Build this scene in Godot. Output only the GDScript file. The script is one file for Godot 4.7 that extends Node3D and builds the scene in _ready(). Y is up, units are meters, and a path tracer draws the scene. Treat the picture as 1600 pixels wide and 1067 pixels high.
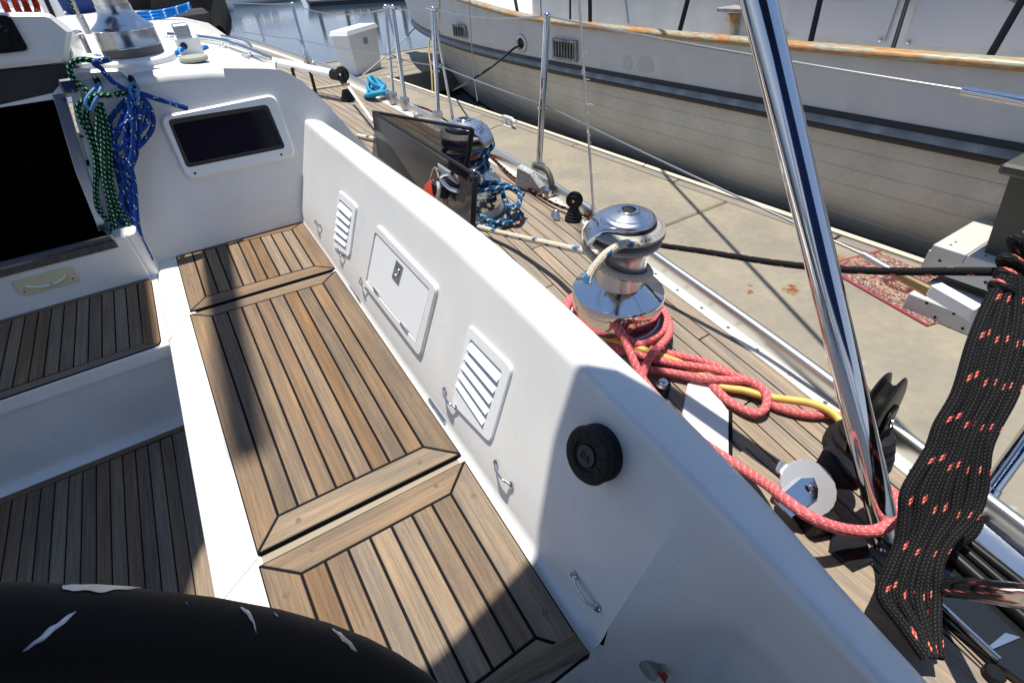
extends Node3D

# Boat frame -> world: the yacht floats slightly down by the stern.
var BOAT := Transform3D(Basis(Vector3.RIGHT, deg_to_rad(3.4)), Vector3.ZERO)
var HERE := Transform3D.IDENTITY
var used := {}
var offs := {}
var M := {}
var rng := RandomNumberGenerator.new()


class MB:
	var v := PackedVector3Array()
	var n := PackedVector3Array()
	var t := PackedVector2Array()
	var ix := PackedInt32Array()

	func vert(p: Vector3, nn: Vector3, uv: Vector2) -> int:
		v.append(p)
		n.append(nn)
		t.append(uv)
		return v.size() - 1

	func tri(a: Vector3, b: Vector3, c: Vector3, ta := Vector2.ZERO, tb := Vector2.ZERO, tc := Vector2.ZERO) -> void:
		var nn := (b - a).cross(c - a)
		if nn.length_squared() < 1e-18:
			return
		nn = nn.normalized()
		var i := vert(a, nn, ta)
		vert(b, nn, tb)
		vert(c, nn, tc)
		ix.append_array([i, i + 2, i + 1])

	func quad(a: Vector3, b: Vector3, c: Vector3, d: Vector3, ta := Vector2.ZERO, tb := Vector2.ZERO, tc := Vector2.ZERO, td := Vector2.ZERO) -> void:
		tri(a, b, c, ta, tb, tc)
		tri(a, c, d, ta, tc, td)

	# rows of points; smooth shading; uv = (column length, row length) times uvs
	func grid(rows: Array, flip := false, wrap := false, uvs := Vector2.ONE, uvo := Vector2.ZERO) -> void:
		var nr := rows.size()
		var nc: int = rows[0].size()
		var base := v.size()
		var ul := 0.0
		for i in nr:
			var vl := 0.0
			if i > 0:
				ul += ((rows[i] as PackedVector3Array)[nc / 2] - (rows[i - 1] as PackedVector3Array)[nc / 2]).length()
			for j in nc:
				var r: PackedVector3Array = rows[i]
				var r0: PackedVector3Array = rows[maxi(i - 1, 0)]
				var r1: PackedVector3Array = rows[mini(i + 1, nr - 1)]
				var du := r1[j] - r0[j]
				var j0 := j - 1
				var j1 := j + 1
				if wrap:
					if j0 < 0:
						j0 = nc - 2
					if j1 > nc - 1:
						j1 = 1
				else:
					j0 = maxi(j0, 0)
					j1 = mini(j1, nc - 1)
				var dv := r[j1] - r[j0]
				var nn := du.cross(dv)
				if nn.length_squared() < 1e-20:
					nn = Vector3.UP
				nn = nn.normalized()
				if flip:
					nn = -nn
				if j > 0:
					vl += (r[j] - r[j - 1]).length()
				vert(r[j], nn, Vector2(ul, vl) * uvs + uvo)
		for i in nr - 1:
			for j in nc - 1:
				var a := base + i * nc + j
				var b := a + nc
				if flip:
					ix.append_array([a, b, b + 1, a, b + 1, a + 1])
				else:
					ix.append_array([a, b + 1, b, a, a + 1, b + 1])

	# swept round bar; rad may be a float or an array with one radius per point
	func tube(pts: Array, rad, sides := 10, closed := false, uvk := 1.0, cap := true) -> void:
		var m := pts.size()
		var base := v.size()
		var T: Vector3
		var up := Vector3.UP
		var len := 0.0
		var cnt := m + 1 if closed else m
		var r0: float = rad[0] if rad is Array else rad
		var per := TAU * maxf(r0, 0.0005)
		var first_n := Vector3.ZERO
		for k in cnt:
			var i := k % m
			var a: Vector3 = pts[(i - 1 + m) % m] if closed else pts[maxi(i - 1, 0)]
			var b: Vector3 = pts[(i + 1) % m] if closed else pts[mini(i + 1, m - 1)]
			T = (b - a).normalized()
			if k == 0:
				up = T.cross(Vector3(0.31, 0.87, 0.39)).normalized()
			else:
				up = (up - T * up.dot(T)).normalized()
				len += (pts[i] - pts[(k - 1) % m]).length()
			var sd := T.cross(up)
			var rr: float = rad[i] if rad is Array else rad
			for j in sides + 1:
				var ang := TAU * j / sides
				var nn := up * cos(ang) + sd * sin(ang)
				vert(pts[i] + nn * rr, nn, Vector2(float(j) / sides, len / per * uvk))
		for k in cnt - 1:
			for j in sides:
				var a2 := base + k * (sides + 1) + j
				var b2 := a2 + sides + 1
				ix.append_array([a2, b2, b2 + 1, a2, b2 + 1, a2 + 1])
		if cap and not closed:
			for e in 2:
				var pi: int = 0 if e == 0 else m - 1
				var q: Vector3 = pts[pi]
				var row := base if e == 0 else base + (m - 1) * (sides + 1)
				for j in sides:
					if e == 0:
						tri(q, v[row + j + 1], v[row + j])
					else:
						tri(q, v[row + j], v[row + j + 1])

	# profile of (radius, height) round local y
	func lathe(prof: Array, seg := 28, xf := Transform3D.IDENTITY) -> void:
		var m := prof.size()
		var ns: Array = []
		for i in m - 1:
			var d: Vector2 = prof[i + 1] - prof[i]
			ns.append(Vector2(d.y, -d.x).normalized())
		for i in m - 1:
			var na: Vector2 = ns[i]
			var nb: Vector2 = ns[i]
			if i > 0 and ns[i - 1].dot(ns[i]) > 0.8:
				na = (ns[i - 1] + ns[i]).normalized()
			if i < m - 2 and ns[i + 1].dot(ns[i]) > 0.8:
				nb = (ns[i + 1] + ns[i]).normalized()
			var p: Vector2 = prof[i]
			var q: Vector2 = prof[i + 1]
			var base := v.size()
			for j in seg + 1:
				var c := cos(TAU * j / seg)
				var s := sin(TAU * j / seg)
				vert(xf * Vector3(p.x * c, p.y, p.x * s), xf.basis * Vector3(na.x * c, na.y, na.x * s), Vector2(float(j) / seg, p.y * 4.0))
				vert(xf * Vector3(q.x * c, q.y, q.x * s), xf.basis * Vector3(nb.x * c, nb.y, nb.x * s), Vector2(float(j) / seg, q.y * 4.0))
			for j in seg:
				var a := base + j * 2
				ix.append_array([a, a + 2, a + 3, a, a + 3, a + 1])

	func box(xf: Transform3D, size: Vector3, ch := 0.0) -> void:
		var h := size * 0.5
		ch = minf(ch, minf(h.x, minf(h.y, h.z)) * 0.9)
		var f := func(sx: float, sy: float, sz: float, ax: int) -> Vector3:
			var p := Vector3(sx * (h.x - ch), sy * (h.y - ch), sz * (h.z - ch))
			p[ax] = [sx * h.x, sy * h.y, sz * h.z][ax]
			return xf * p
		for ax in 3:
			for sg in [-1.0, 1.0]:
				var c: Array = []
				for q in [[-1.0, -1.0], [1.0, -1.0], [1.0, 1.0], [-1.0, 1.0]]:
					var s := [0.0, 0.0, 0.0]
					s[ax] = sg
					s[(ax + 1) % 3] = q[0]
					s[(ax + 2) % 3] = q[1]
					c.append(f.call(s[0], s[1], s[2], ax))
				var e1 := size[(ax + 1) % 3]
				var e2 := size[(ax + 2) % 3]
				if sg > 0:
					quad(c[0], c[1], c[2], c[3], Vector2.ZERO, Vector2(e1, 0), Vector2(e1, e2), Vector2(0, e2))
				else:
					quad(c[0], c[3], c[2], c[1], Vector2.ZERO, Vector2(0, e2), Vector2(e1, e2), Vector2(e1, 0))
		if ch > 0.0:
			for ax in 3:
				var b := (ax + 1) % 3
				var d := (ax + 2) % 3
				for sb in [-1.0, 1.0]:
					for sd in [-1.0, 1.0]:
						var s0 := [0.0, 0.0, 0.0]
						var s1 := [0.0, 0.0, 0.0]
						s0[ax] = -1.0
						s1[ax] = 1.0
						s0[b] = sb
						s1[b] = sb
						s0[d] = sd
						s1[d] = sd
						var p0: Vector3 = f.call(s0[0], s0[1], s0[2], b)
						var p1: Vector3 = f.call(s1[0], s1[1], s1[2], b)
						var p2: Vector3 = f.call(s1[0], s1[1], s1[2], d)
						var p3: Vector3 = f.call(s0[0], s0[1], s0[2], d)
						if sb * sd < 0:
							quad(p0, p1, p2, p3)
						else:
							quad(p0, p3, p2, p1)
			for sx in [-1.0, 1.0]:
				for sy in [-1.0, 1.0]:
					for sz in [-1.0, 1.0]:
						var a: Vector3 = f.call(sx, sy, sz, 0)
						var b3: Vector3 = f.call(sx, sy, sz, 1)
						var c3: Vector3 = f.call(sx, sy, sz, 2)
						if sx * sy * sz > 0:
							tri(a, b3, c3)
						else:
							tri(a, c3, b3)

	# polygon (x, z) raised from y0 to y1 along local y, top edge chamfered by ch
	func prism(poly_in: Array, y0: float, y1: float, xf := Transform3D.IDENTITY, ch := 0.0, grain := Vector2(1, 0), uvs := Vector2.ONE, uvo := Vector2.ZERO, bottom := true) -> void:
		var poly := PackedVector2Array(poly_in)
		if poly.size() < 3:
			return
		var area := 0.0
		for i in poly.size():
			area += poly[i].cross(poly[(i + 1) % poly.size()])
		if area > 0.0:
			poly.reverse()
		# now clockwise in (x, z) read with y up = counter-clockwise seen from +y
		var m := poly.size()
		var ins := PackedVector2Array()
		for i in m:
			if ch <= 0.0:
				ins.append(poly[i])
				continue
			var e0 := (poly[i] - poly[(i - 1 + m) % m]).normalized()
			var e1 := (poly[(i + 1) % m] - poly[i]).normalized()
			var n0 := Vector2(e0.y, -e0.x)
			var n1 := Vector2(e1.y, -e1.x)
			var b := n0 + n1
			var k := b.length_squared()
			if k < 0.2:
				ins.append(poly[i] - n0 * -ch)
			else:
				ins.append(poly[i] + b * (ch * 2.0 / k) * 1.0)
		# make sure that the inset goes inwards
		var a0 := 0.0
		var a1 := 0.0
		for i in m:
			a0 += poly[i].cross(poly[(i + 1) % m])
			a1 += ins[i].cross(ins[(i + 1) % m])
		if ch > 0.0 and absf(a1) > absf(a0):
			for i in m:
				ins[i] = poly[i] * 2.0 - ins[i]
		var gp := Vector2(-grain.y, grain.x)
		var uvf := func(p: Vector2) -> Vector2: return Vector2(p.dot(grain), p.dot(gp)) * uvs + uvo
		var tr := Geometry2D.triangulate_polygon(ins)
		for k in range(0, tr.size(), 3):
			var a := ins[tr[k]]
			var b := ins[tr[k + 1]]
			var c := ins[tr[k + 2]]
			if (b - a).cross(c - a) > 0.0:
				var sw := b
				b = c
				c = sw
			tri(xf * Vector3(a.x, y1, a.y), xf * Vector3(b.x, y1, b.y), xf * Vector3(c.x, y1, c.y), uvf.call(a), uvf.call(b), uvf.call(c))
			if bottom:
				tri(xf * Vector3(a.x, y0, a.y), xf * Vector3(c.x, y0, c.y), xf * Vector3(b.x, y0, b.y), uvf.call(a), uvf.call(c), uvf.call(b))
		var yc := y1 - ch
		for i in m:
			var p := poly[i]
			var q := poly[(i + 1) % m]
			var pi := ins[i]
			var qi := ins[(i + 1) % m]
			quad(xf * Vector3(p.x, y0, p.y), xf * Vector3(q.x, y0, q.y), xf * Vector3(q.x, yc, q.y), xf * Vector3(p.x, yc, p.y), uvf.call(p), uvf.call(q), uvf.call(q), uvf.call(p))
			if ch > 0.0:
				quad(xf * Vector3(p.x, yc, p.y), xf * Vector3(q.x, yc, q.y), xf * Vector3(qi.x, y1, qi.y), xf * Vector3(pi.x, y1, pi.y), uvf.call(p), uvf.call(q), uvf.call(qi), uvf.call(pi))

	# flat ring between two outlines with the same number of points
	func ring(outer: Array, inner: Array, y0: float, y1: float, xf := Transform3D.IDENTITY, ch := 0.0) -> void:
		var m := outer.size()
		var flip := false
		var area := 0.0
		for i in m:
			area += (outer[i] as Vector2).cross(outer[(i + 1) % m])
		flip = area > 0.0
		for k in m:
			var i := k
			var j := (k + 1) % m
			if flip:
				i = (k + 1) % m
				j = k
			var o0: Vector2 = outer[i]
			var o1: Vector2 = outer[j]
			var i0: Vector2 = inner[i]
			var i1: Vector2 = inner[j]
			var o0c := o0.lerp(i0, clampf(ch / maxf(o0.distance_to(i0), 1e-5), 0, 0.45))
			var o1c := o1.lerp(i1, clampf(ch / maxf(o1.distance_to(i1), 1e-5), 0, 0.45))
			quad(xf * Vector3(o0c.x, y1, o0c.y), xf * Vector3(o1c.x, y1, o1c.y), xf * Vector3(i1.x, y1, i1.y), xf * Vector3(i0.x, y1, i0.y))
			quad(xf * Vector3(o0.x, y0, o0.y), xf * Vector3(o1.x, y0, o1.y), xf * Vector3(o1.x, y1 - ch, o1.y), xf * Vector3(o0.x, y1 - ch, o0.y))
			if ch > 0.0:
				quad(xf * Vector3(o0.x, y1 - ch, o0.y), xf * Vector3(o1.x, y1 - ch, o1.y), xf * Vector3(o1c.x, y1, o1c.y), xf * Vector3(o0c.x, y1, o0c.y))
			quad(xf * Vector3(i1.x, y0, i1.y), xf * Vector3(i0.x, y0, i0.y), xf * Vector3(i0.x, y1, i0.y), xf * Vector3(i1.x, y1, i1.y))

	func ball(c: Vector3, r: Vector3, seg := 14) -> void:
		var rows: Array = []
		for i in seg / 2 + 1:
			var th := PI * i / (seg / 2)
			var row := PackedVector3Array()
			for j in seg + 1:
				var ph := TAU * j / seg
				row.append(c + Vector3(sin(th) * cos(ph), cos(th), sin(th) * sin(ph)) * r)
			rows.append(row)
		var base := v.size()
		grid(rows, true, true)
		for k in range(base, v.size()):
			n[k] = ((v[k] - c) / (r * r)).normalized()

	func mesh() -> ArrayMesh:
		var a := []
		a.resize(Mesh.ARRAY_MAX)
		a[Mesh.ARRAY_VERTEX] = v
		a[Mesh.ARRAY_NORMAL] = n
		a[Mesh.ARRAY_TEX_UV] = t
		a[Mesh.ARRAY_INDEX] = ix
		var m := ArrayMesh.new()
		m.add_surface_from_arrays(Mesh.PRIMITIVE_TRIANGLES, a)
		return m


# ---------------------------------------------------------------- scene helpers
func numbered(called: String) -> String:
	if not used.has(called):
		used[called] = 0
		return called
	used[called] += 1
	return "%s_%03d" % [called, used[called]]


func tag(o: Node3D, label: String, category: String, group := "", kind := "") -> void:
	if label:
		o.set_meta("label", label)
	if category:
		o.set_meta("category", category)
	if group:
		o.set_meta("group", group)
	if kind:
		o.set_meta("kind", kind)


# a thing whose parts are given in frame coordinates; its node stands at `at`
func thing(called: String, label: String, category: String, at: Vector3, group := "", frame := BOAT) -> Node3D:
	var o := Node3D.new()
	o.name = numbered(called)
	add_child(o)
	o.transform = frame * Transform3D(Basis.IDENTITY, at)
	offs[o] = at
	tag(o, label, category, group)
	return o


func part(called: String, mb: MB, mat: Material, parent: Node3D, label := "") -> MeshInstance3D:
	var mi := MeshInstance3D.new()
	mi.name = called
	mi.mesh = mb.mesh()
	mi.material_override = mat
	parent.add_child(mi, true)
	mi.position = -offs.get(parent, Vector3.ZERO)
	if label:
		mi.set_meta("label", label)
	return mi


func solo(called: String, mb: MB, mat: Material, label: String, category: String, group := "", frame := BOAT, kind := "") -> MeshInstance3D:
	var mi := MeshInstance3D.new()
	mi.name = numbered(called)
	mi.mesh = mb.mesh()
	mi.material_override = mat
	add_child(mi)
	mi.transform = frame
	tag(mi, label, category, group, kind)
	return mi


func at_frame(origin: Vector3, x: Vector3, y: Vector3) -> Transform3D:
	var yy := y.normalized()
	var zz := x.cross(yy).normalized()
	return Transform3D(Basis(yy.cross(zz), yy, zz), origin)


func place(p: Vector3) -> Transform3D:
	return Transform3D(Basis.IDENTITY, p)


# smooth curve through points
func curve(pts: Array, k := 6, closed := false) -> Array:
	var out: Array = []
	var m := pts.size()
	var last := m if closed else m - 1
	for i in last:
		var p1: Vector3 = pts[i]
		var p2: Vector3 = pts[(i + 1) % m]
		var p0: Vector3 = pts[(i - 1 + m) % m] if closed or i > 0 else p1 * 2.0 - p2
		var p3: Vector3 = pts[(i + 2) % m] if closed or i < m - 2 else p2 * 2.0 - p1
		for j in k:
			out.append(p1.cubic_interpolate(p2, p0, p3, float(j) / k))
	if not closed:
		out.append(pts[m - 1])
	return out


func sag(a: Vector3, b: Vector3, drop: float, k := 16) -> Array:
	var out: Array = []
	for i in k + 1:
		var t := float(i) / k
		out.append(a.lerp(b, t) - Vector3(0, drop * 4.0 * t * (1.0 - t), 0))
	return out


func rounded(pts: Array, r: float, k := 5) -> Array:
	var out: Array = []
	var m := pts.size()
	for i in m:
		var p: Vector2 = pts[i]
		var a: Vector2 = pts[(i - 1 + m) % m]
		var b: Vector2 = pts[(i + 1) % m]
		var ra := minf(r, p.distance_to(a) * 0.49)
		var rb := minf(r, p.distance_to(b) * 0.49)
		var s := p + (a - p).normalized() * ra
		var e := p + (b - p).normalized() * rb
		for j in k + 1:
			var t := float(j) / k
			out.append(s.lerp(p, t).lerp(p.lerp(e, t), t))
	return out


func rect2(x0: float, z0: float, x1: float, z1: float) -> Array:
	return [Vector2(x0, z0), Vector2(x1, z0), Vector2(x1, z1), Vector2(x0, z1)]


func circle2(c: Vector2, r: float, k := 16) -> Array:
	var out: Array = []
	for i in k:
		out.append(c + Vector2(cos(TAU * i / k), sin(TAU * i / k)) * r)
	return out


func table(tab: Array, z: float) -> float:
	# tab: [Vector2(z, value)] rising z, smooth
	var n := tab.size()
	if z <= tab[0].x:
		return tab[0].y
	for i in n - 1:
		if z <= tab[i + 1].x:
			var p0: Vector2 = tab[maxi(i - 1, 0)]
			var p1: Vector2 = tab[i]
			var p2: Vector2 = tab[i + 1]
			var p3: Vector2 = tab[mini(i + 2, n - 1)]
			var t := (z - p1.x) / (p2.x - p1.x)
			return cubic_interpolate_in_time(p1.y, p2.y, p0.y, p3.y, t, p2.x - p1.x, p0.x - p1.x - (0.0001 if i == 0 else 0.0), p3.x - p1.x + (0.0001 if i == n - 2 else 0.0))
	return tab[n - 1].y


# ---------------------------------------------------------------- materials
func lin(r: float, g: float, b: float) -> Color:
	return Color(r, g, b).linear_to_srgb()


func mat(called: String, c: Color, rough := 0.5, metal := 0.0) -> StandardMaterial3D:
	var m := StandardMaterial3D.new()
	m.resource_name = called
	m.albedo_color = c
	m.roughness = rough
	m.metallic = metal
	M[called] = m
	return m


func noise_bytes(w: int, h: int, freq: float, oct: int, sd: int, stretch := 1.0) -> PackedByteArray:
	var f := FastNoiseLite.new()
	f.seed = sd
	f.noise_type = FastNoiseLite.TYPE_SIMPLEX_SMOOTH
	f.frequency = freq
	f.fractal_octaves = oct
	f.fractal_type = FastNoiseLite.FRACTAL_FBM if oct > 1 else FastNoiseLite.FRACTAL_NONE
	var sw := int(ceil(w / stretch))
	var im := f.get_seamless_image(sw, h, false, false, 0.2, true)
	if sw != w:
		im.resize(w, h, Image.INTERPOLATE_CUBIC)
	im.convert(Image.FORMAT_L8)
	return im.get_data()


func tex(data: PackedByteArray, w: int, h: int, fmt := Image.FORMAT_RGB8) -> ImageTexture:
	return ImageTexture.create_from_image(Image.create_from_data(w, h, false, fmt, data))


func normal_tex(height: PackedByteArray, w: int, h: int, strength: float) -> ImageTexture:
	var im := Image.create_from_data(w, h, false, Image.FORMAT_L8, height)
	im.convert(Image.FORMAT_RGBA8)
	im.bump_map_to_normal_map(strength)
	return ImageTexture.create_from_image(im)


func set_normal(m: StandardMaterial3D, t: Texture2D, k := 1.0) -> void:
	m.normal_enabled = true
	m.normal_texture = t
	m.normal_scale = k


func tri_map(m: StandardMaterial3D, k: float) -> void:
	m.uv1_triplanar = true
	m.uv1_scale = Vector3.ONE * k


func put3(d: PackedByteArray, i: int, c: Vector3) -> void:
	d[i] = clampi(int(c.x * 255.0), 0, 255)
	d[i + 1] = clampi(int(c.y * 255.0), 0, 255)
	d[i + 2] = clampi(int(c.z * 255.0), 0, 255)


# weathered teak, grain along u
func teak_textures() -> void:
	var w := 1024
	var h := 256
	var grain := noise_bytes(w, h, 0.08, 3, 11, 32.0)
	var fine := noise_bytes(w, h, 0.30, 2, 12, 64.0)
	var broad := noise_bytes(w, h, 0.012, 3, 13, 8.0)
	var pores := noise_bytes(w, h, 0.42, 1, 14, 16.0)
	var d := PackedByteArray()
	d.resize(w * h * 3)
	var hh := PackedByteArray()
	hh.resize(w * h)
	for i in w * h:
		var g := grain[i] / 255.0
		var f := fine[i] / 255.0
		var b := broad[i] / 255.0
		var p := pores[i] / 255.0
		var k := 0.70 + 0.15 * (g - 0.5) + 0.13 * (f - 0.5) + 0.13 * (b - 0.5)
		if p < 0.3:
			k -= 0.12 * (0.3 - p) / 0.3
		var warm := 0.5 + 0.9 * (b - 0.5) + 0.3 * (g - 0.5)
		put3(d, i * 3, Vector3(k * 1.06 + 0.02 * warm, k * (0.97 + 0.03 * (1.0 - warm)), k * (0.86 + 0.12 * (1.0 - warm))))
		hh[i] = clampi(int((0.5 + 0.4 * (f - 0.5) + 0.5 * (g - 0.5)) * 255.0 - (60.0 if p < 0.28 else 0.0)), 0, 255)
	var ct := tex(d, w, h)
	var nt := normal_tex(hh, w, h, 2.2)
	var tones := [Vector3(0.30, 0.215, 0.145), Vector3(0.335, 0.26, 0.19), Vector3(0.285, 0.19, 0.115), Vector3(0.36, 0.30, 0.235), Vector3(0.315, 0.235, 0.165), Vector3(0.26, 0.205, 0.155)]
	for i in tones.size():
		var c: Vector3 = tones[i]
		var m := mat("weathered teak %d" % i, lin(c.x * 0.70, c.y * 0.79, c.z * 0.86) * 1.25, 0.75)
		m.albedo_color.a = 1.0
		m.albedo_texture = ct
		set_normal(m, nt, 0.4)
		m.metallic_specular = 0.3
	for i in tones.size():
		var c: Vector3 = tones[i]
		c = c.lerp(Vector3(0.335, 0.32, 0.295), 0.66) * 1.1
		var m := mat("grey deck teak %d" % i, lin(c.x * 0.84, c.y * 0.93, c.z * 0.98) * 1.25, 0.8)
		m.albedo_color.a = 1.0
		m.albedo_texture = ct
		set_normal(m, nt, 0.4)
		m.metallic_specular = 0.3


# braided rope: u once round, v one turn = 1 / turns of texture
func rope(called: String, base: Vector3, pick: Callable, strands := 10, rows := 24, depth := 3.0, gap := 0.9) -> StandardMaterial3D:
	var w := strands * 12
	var h := rows * 12
	var d := PackedByteArray()
	d.resize(w * h * 3)
	var hh := PackedByteArray()
	hh.resize(w * h)
	for yy in h:
		for xx in w:
			var cx := xx / 12
			var left := cx % 2 == 0
			var fx := (xx % 12) / 12.0
			var sk := yy + (int(fx * 10.0) if left else int((1.0 - fx) * 10.0)) + (6 if left else 0)
			var cy := (sk / 12) % rows
			var fy := (sk % 12) / 12.0
			var b := sin(PI * clampf(fx, 0.02, 0.98)) * sin(PI * clampf(fy, 0.02, 0.98))
			var c: Vector3 = pick.call(cx, cy)
			if c == Vector3.ZERO:
				c = base
			var jitter := 0.92 + 0.16 * fmod(float((cx * 73 + cy * 151) % 97) / 97.0 + fx * 0.3, 1.0)
			put3(d, (yy * w + xx) * 3, c * jitter * (gap + (1.0 - gap) * 2.0 * b))
			hh[yy * w + xx] = int(60 + 190.0 * sqrt(b))
	var m := mat(called, Color.WHITE, 0.85)
	m.albedo_texture = tex(d, w, h)
	m.uv1_scale = Vector3(1, float(strands) / rows, 1)
	set_normal(m, normal_tex(hh, w, h, depth), 1.0)
	m.metallic_specular = 0.25
	return m


func materials() -> void:
	mat("white gelcoat", lin(0.80, 0.80, 0.79), 0.32)
	M["white gelcoat"].clearcoat_enabled = true
	M["white gelcoat"].clearcoat = 0.25
	M["white gelcoat"].clearcoat_roughness = 0.15
	mat("white plastic", lin(0.80, 0.81, 0.81), 0.4)
	mat("stainless", lin(0.62, 0.62, 0.63), 0.10, 1.0)
	mat("satin metal", lin(0.56, 0.57, 0.60), 0.28, 1.0)
	mat("brushed steel", lin(0.56, 0.56, 0.57), 0.24, 1.0)
	mat("zinc plate", lin(0.66, 0.66, 0.67), 0.42, 0.75)
	mat("alloy", lin(0.62, 0.61, 0.58), 0.36, 1.0)
	mat("white alloy", lin(0.66, 0.66, 0.63), 0.5, 0.3)
	mat("black plastic", lin(0.006, 0.006, 0.0065), 0.38)
	mat("black rubber", lin(0.011, 0.012, 0.014), 0.6)
	mat("caulk", lin(0.010, 0.010, 0.012), 0.8)
	mat("dark", lin(0.004, 0.004, 0.005), 0.6)
	mat("grey plastic", lin(0.30, 0.29, 0.27), 0.5)
	mat("grey rubber", lin(0.30, 0.31, 0.27), 0.7)
	mat("seam grey", lin(0.33, 0.32, 0.30), 0.6)
	mat("leather", lin(0.008, 0.0075, 0.0075), 0.62)
	for nm in ["black plastic", "black rubber", "caulk"]:
		M[nm].metallic_specular = 0.35 if nm != "caulk" else 0.12
	M["leather"].metallic_specular = 0.3
	mat("bare steel showing", lin(0.5, 0.52, 0.55), 0.3, 0.8)
	mat("red plastic", lin(0.50, 0.05, 0.025), 0.4)
	mat("cream plate", lin(0.62, 0.56, 0.34), 0.5)
	mat("print", lin(0.12, 0.11, 0.08), 0.7)
	mat("glass bead", lin(0.75, 0.78, 0.82), 0.1)
	mat("yellow hose", lin(0.62, 0.42, 0.10), 0.45)
	mat("tan hose", lin(0.50, 0.34, 0.12), 0.5)
	mat("blue line", lin(0.01, 0.14, 0.46), 0.7)
	mat("turquoise rope", lin(0.015, 0.27, 0.47), 0.75)
	mat("black canvas", lin(0.012, 0.012, 0.014), 0.85)
	mat("navy canvas", lin(0.01, 0.035, 0.16), 0.8)
	mat("red canvas", lin(0.30, 0.03, 0.02), 0.8)
	mat("wire", lin(0.45, 0.44, 0.42), 0.35, 1.0)
	mat("grey cord", lin(0.42, 0.40, 0.36), 0.85)
	mat("varnish", lin(0.40, 0.20, 0.075), 0.4)
	mat("white hull paint", lin(0.58, 0.58, 0.58), 0.42)
	mat("cream hull paint", lin(0.60, 0.58, 0.54), 0.5)
	mat("black rail paint", lin(0.012, 0.013, 0.013), 0.45)
	mat("worn grey rail", lin(0.17, 0.17, 0.18), 0.6)
	mat("grey canvas", lin(0.46, 0.46, 0.48), 0.85)
	mat("dark glass", lin(0.012, 0.010, 0.018), 0.08)
	mat("step plastic", lin(0.48, 0.475, 0.455), 0.55)
	mat("dark bin", lin(0.055, 0.055, 0.048), 0.55)
	mat("fender cream", lin(0.62, 0.55, 0.40), 0.6)
	mat("antifoul", lin(0.02, 0.03, 0.045), 0.7)
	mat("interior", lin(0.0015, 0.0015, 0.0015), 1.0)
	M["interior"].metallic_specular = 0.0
	M["dark glass"].metallic_specular = 0.25
	var smoke := mat("smoked acrylic", Color(0.07, 0.05, 0.13, 0.55), 0.05)
	smoke.transparency = BaseMaterial3D.TRANSPARENCY_ALPHA
	var smoke2 := mat("clear acrylic", Color(0.10, 0.08, 0.13, 0.45), 0.06)
	smoke2.transparency = BaseMaterial3D.TRANSPARENCY_ALPHA
	teak_textures()
	# gelcoat: faint orange peel and dirt
	var w := 512
	var a := noise_bytes(w, w, 0.006, 4, 31)
	var b := noise_bytes(w, w, 0.09, 2, 32)
	var d := PackedByteArray()
	d.resize(w * w * 3)
	for i in w * w:
		var k := 0.965 + 0.06 * (a[i] / 255.0 - 0.5) + 0.02 * (b[i] / 255.0 - 0.5)
		if a[i] > 165 and b[i] > 205:
			k -= 0.07
		put3(d, i * 3, Vector3(k, k * 0.998, k * 0.99))
	var gt := tex(d, w, w)
	for nm in ["white gelcoat", "white hull paint"]:
		M[nm].albedo_texture = gt
		tri_map(M[nm], 1.3)
	var lw := 256
	var le := noise_bytes(lw, lw, 0.16, 3, 35)
	set_normal(M["leather"], normal_tex(le, lw, lw, 3.0), 0.5)
	M["leather"].uv1_scale = Vector3(4, 4, 1)
	# weathered paint on the neighbour's planking
	for i in w * w:
		var k := 0.93 + 0.16 * (a[i] / 255.0 - 0.5) + 0.06 * (b[i] / 255.0 - 0.5)
		put3(d, i * 3, Vector3(k, k * 0.99, k * 0.96))
	M["cream hull paint"].albedo_texture = tex(d, w, w)
	tri_map(M["cream hull paint"], 0.5)
	# varnished cap rail with worn, greenish paint
	var c1 := noise_bytes(w, 64, 0.03, 4, 33, 4.0)
	var c2 := noise_bytes(w, 64, 0.2, 3, 34, 6.0)
	d.resize(w * 64 * 3)
	for i in w * 64:
		var k := clampf((c1[i] / 255.0 - 0.42) * 5.0, 0.0, 1.0)
		var c := Vector3(0.72, 0.53, 0.33).lerp(Vector3(0.64, 0.64, 0.56), k) * (0.78 + 0.4 * c2[i] / 255.0)
		put3(d, i * 3, c)
	M["varnish"].albedo_color = Color(0.95, 0.95, 0.95)
	M["varnish"].albedo_texture = tex(d, w, 64)
	# worn grey rubbing strake
	d.resize(w * w * 3)
	for i in w * w:
		var k := 0.55 + 0.16 * (b[i] / 255.0 - 0.5) + 0.25 * (a[i] / 255.0 - 0.5)
		put3(d, i * 3, Vector3(k, k, k))
	M["worn grey rail"].albedo_color = Color(0.98, 0.97, 0.94)
	M["worn grey rail"].albedo_texture = tex(d, w, w)
	tri_map(M["worn grey rail"], 2.0)
	# grey, silvered dock timber
	var tw := mat("silvered timber", Color(0.66, 0.68, 0.69), 0.85)
	tw.albedo_texture = M["weathered teak 0"].albedo_texture
	# concrete of the float
	concrete()
	rug_texture()
	rope("pink sheet rope", Vector3(0.82, 0.40, 0.42), func(cx, cy): return Vector3(0.88, 0.58, 0.57) if (cx * 5 + cy * 3) % 4 == 0 else Vector3.ZERO, 14, 28, 4.0)
	rope("white sheet rope", Vector3(0.80, 0.77, 0.69), func(cx, cy): return Vector3(0.18, 0.40, 0.62) if (cy % 12 < 3 and (cx + 5 * (cy / 12)) % 10 < 5) else (Vector3(0.75, 0.40, 0.35) if cy % 12 == 3 and (cx + 5 * (cy / 12)) % 10 == 3 else Vector3.ZERO), 10, 36, 4.5)
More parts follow.
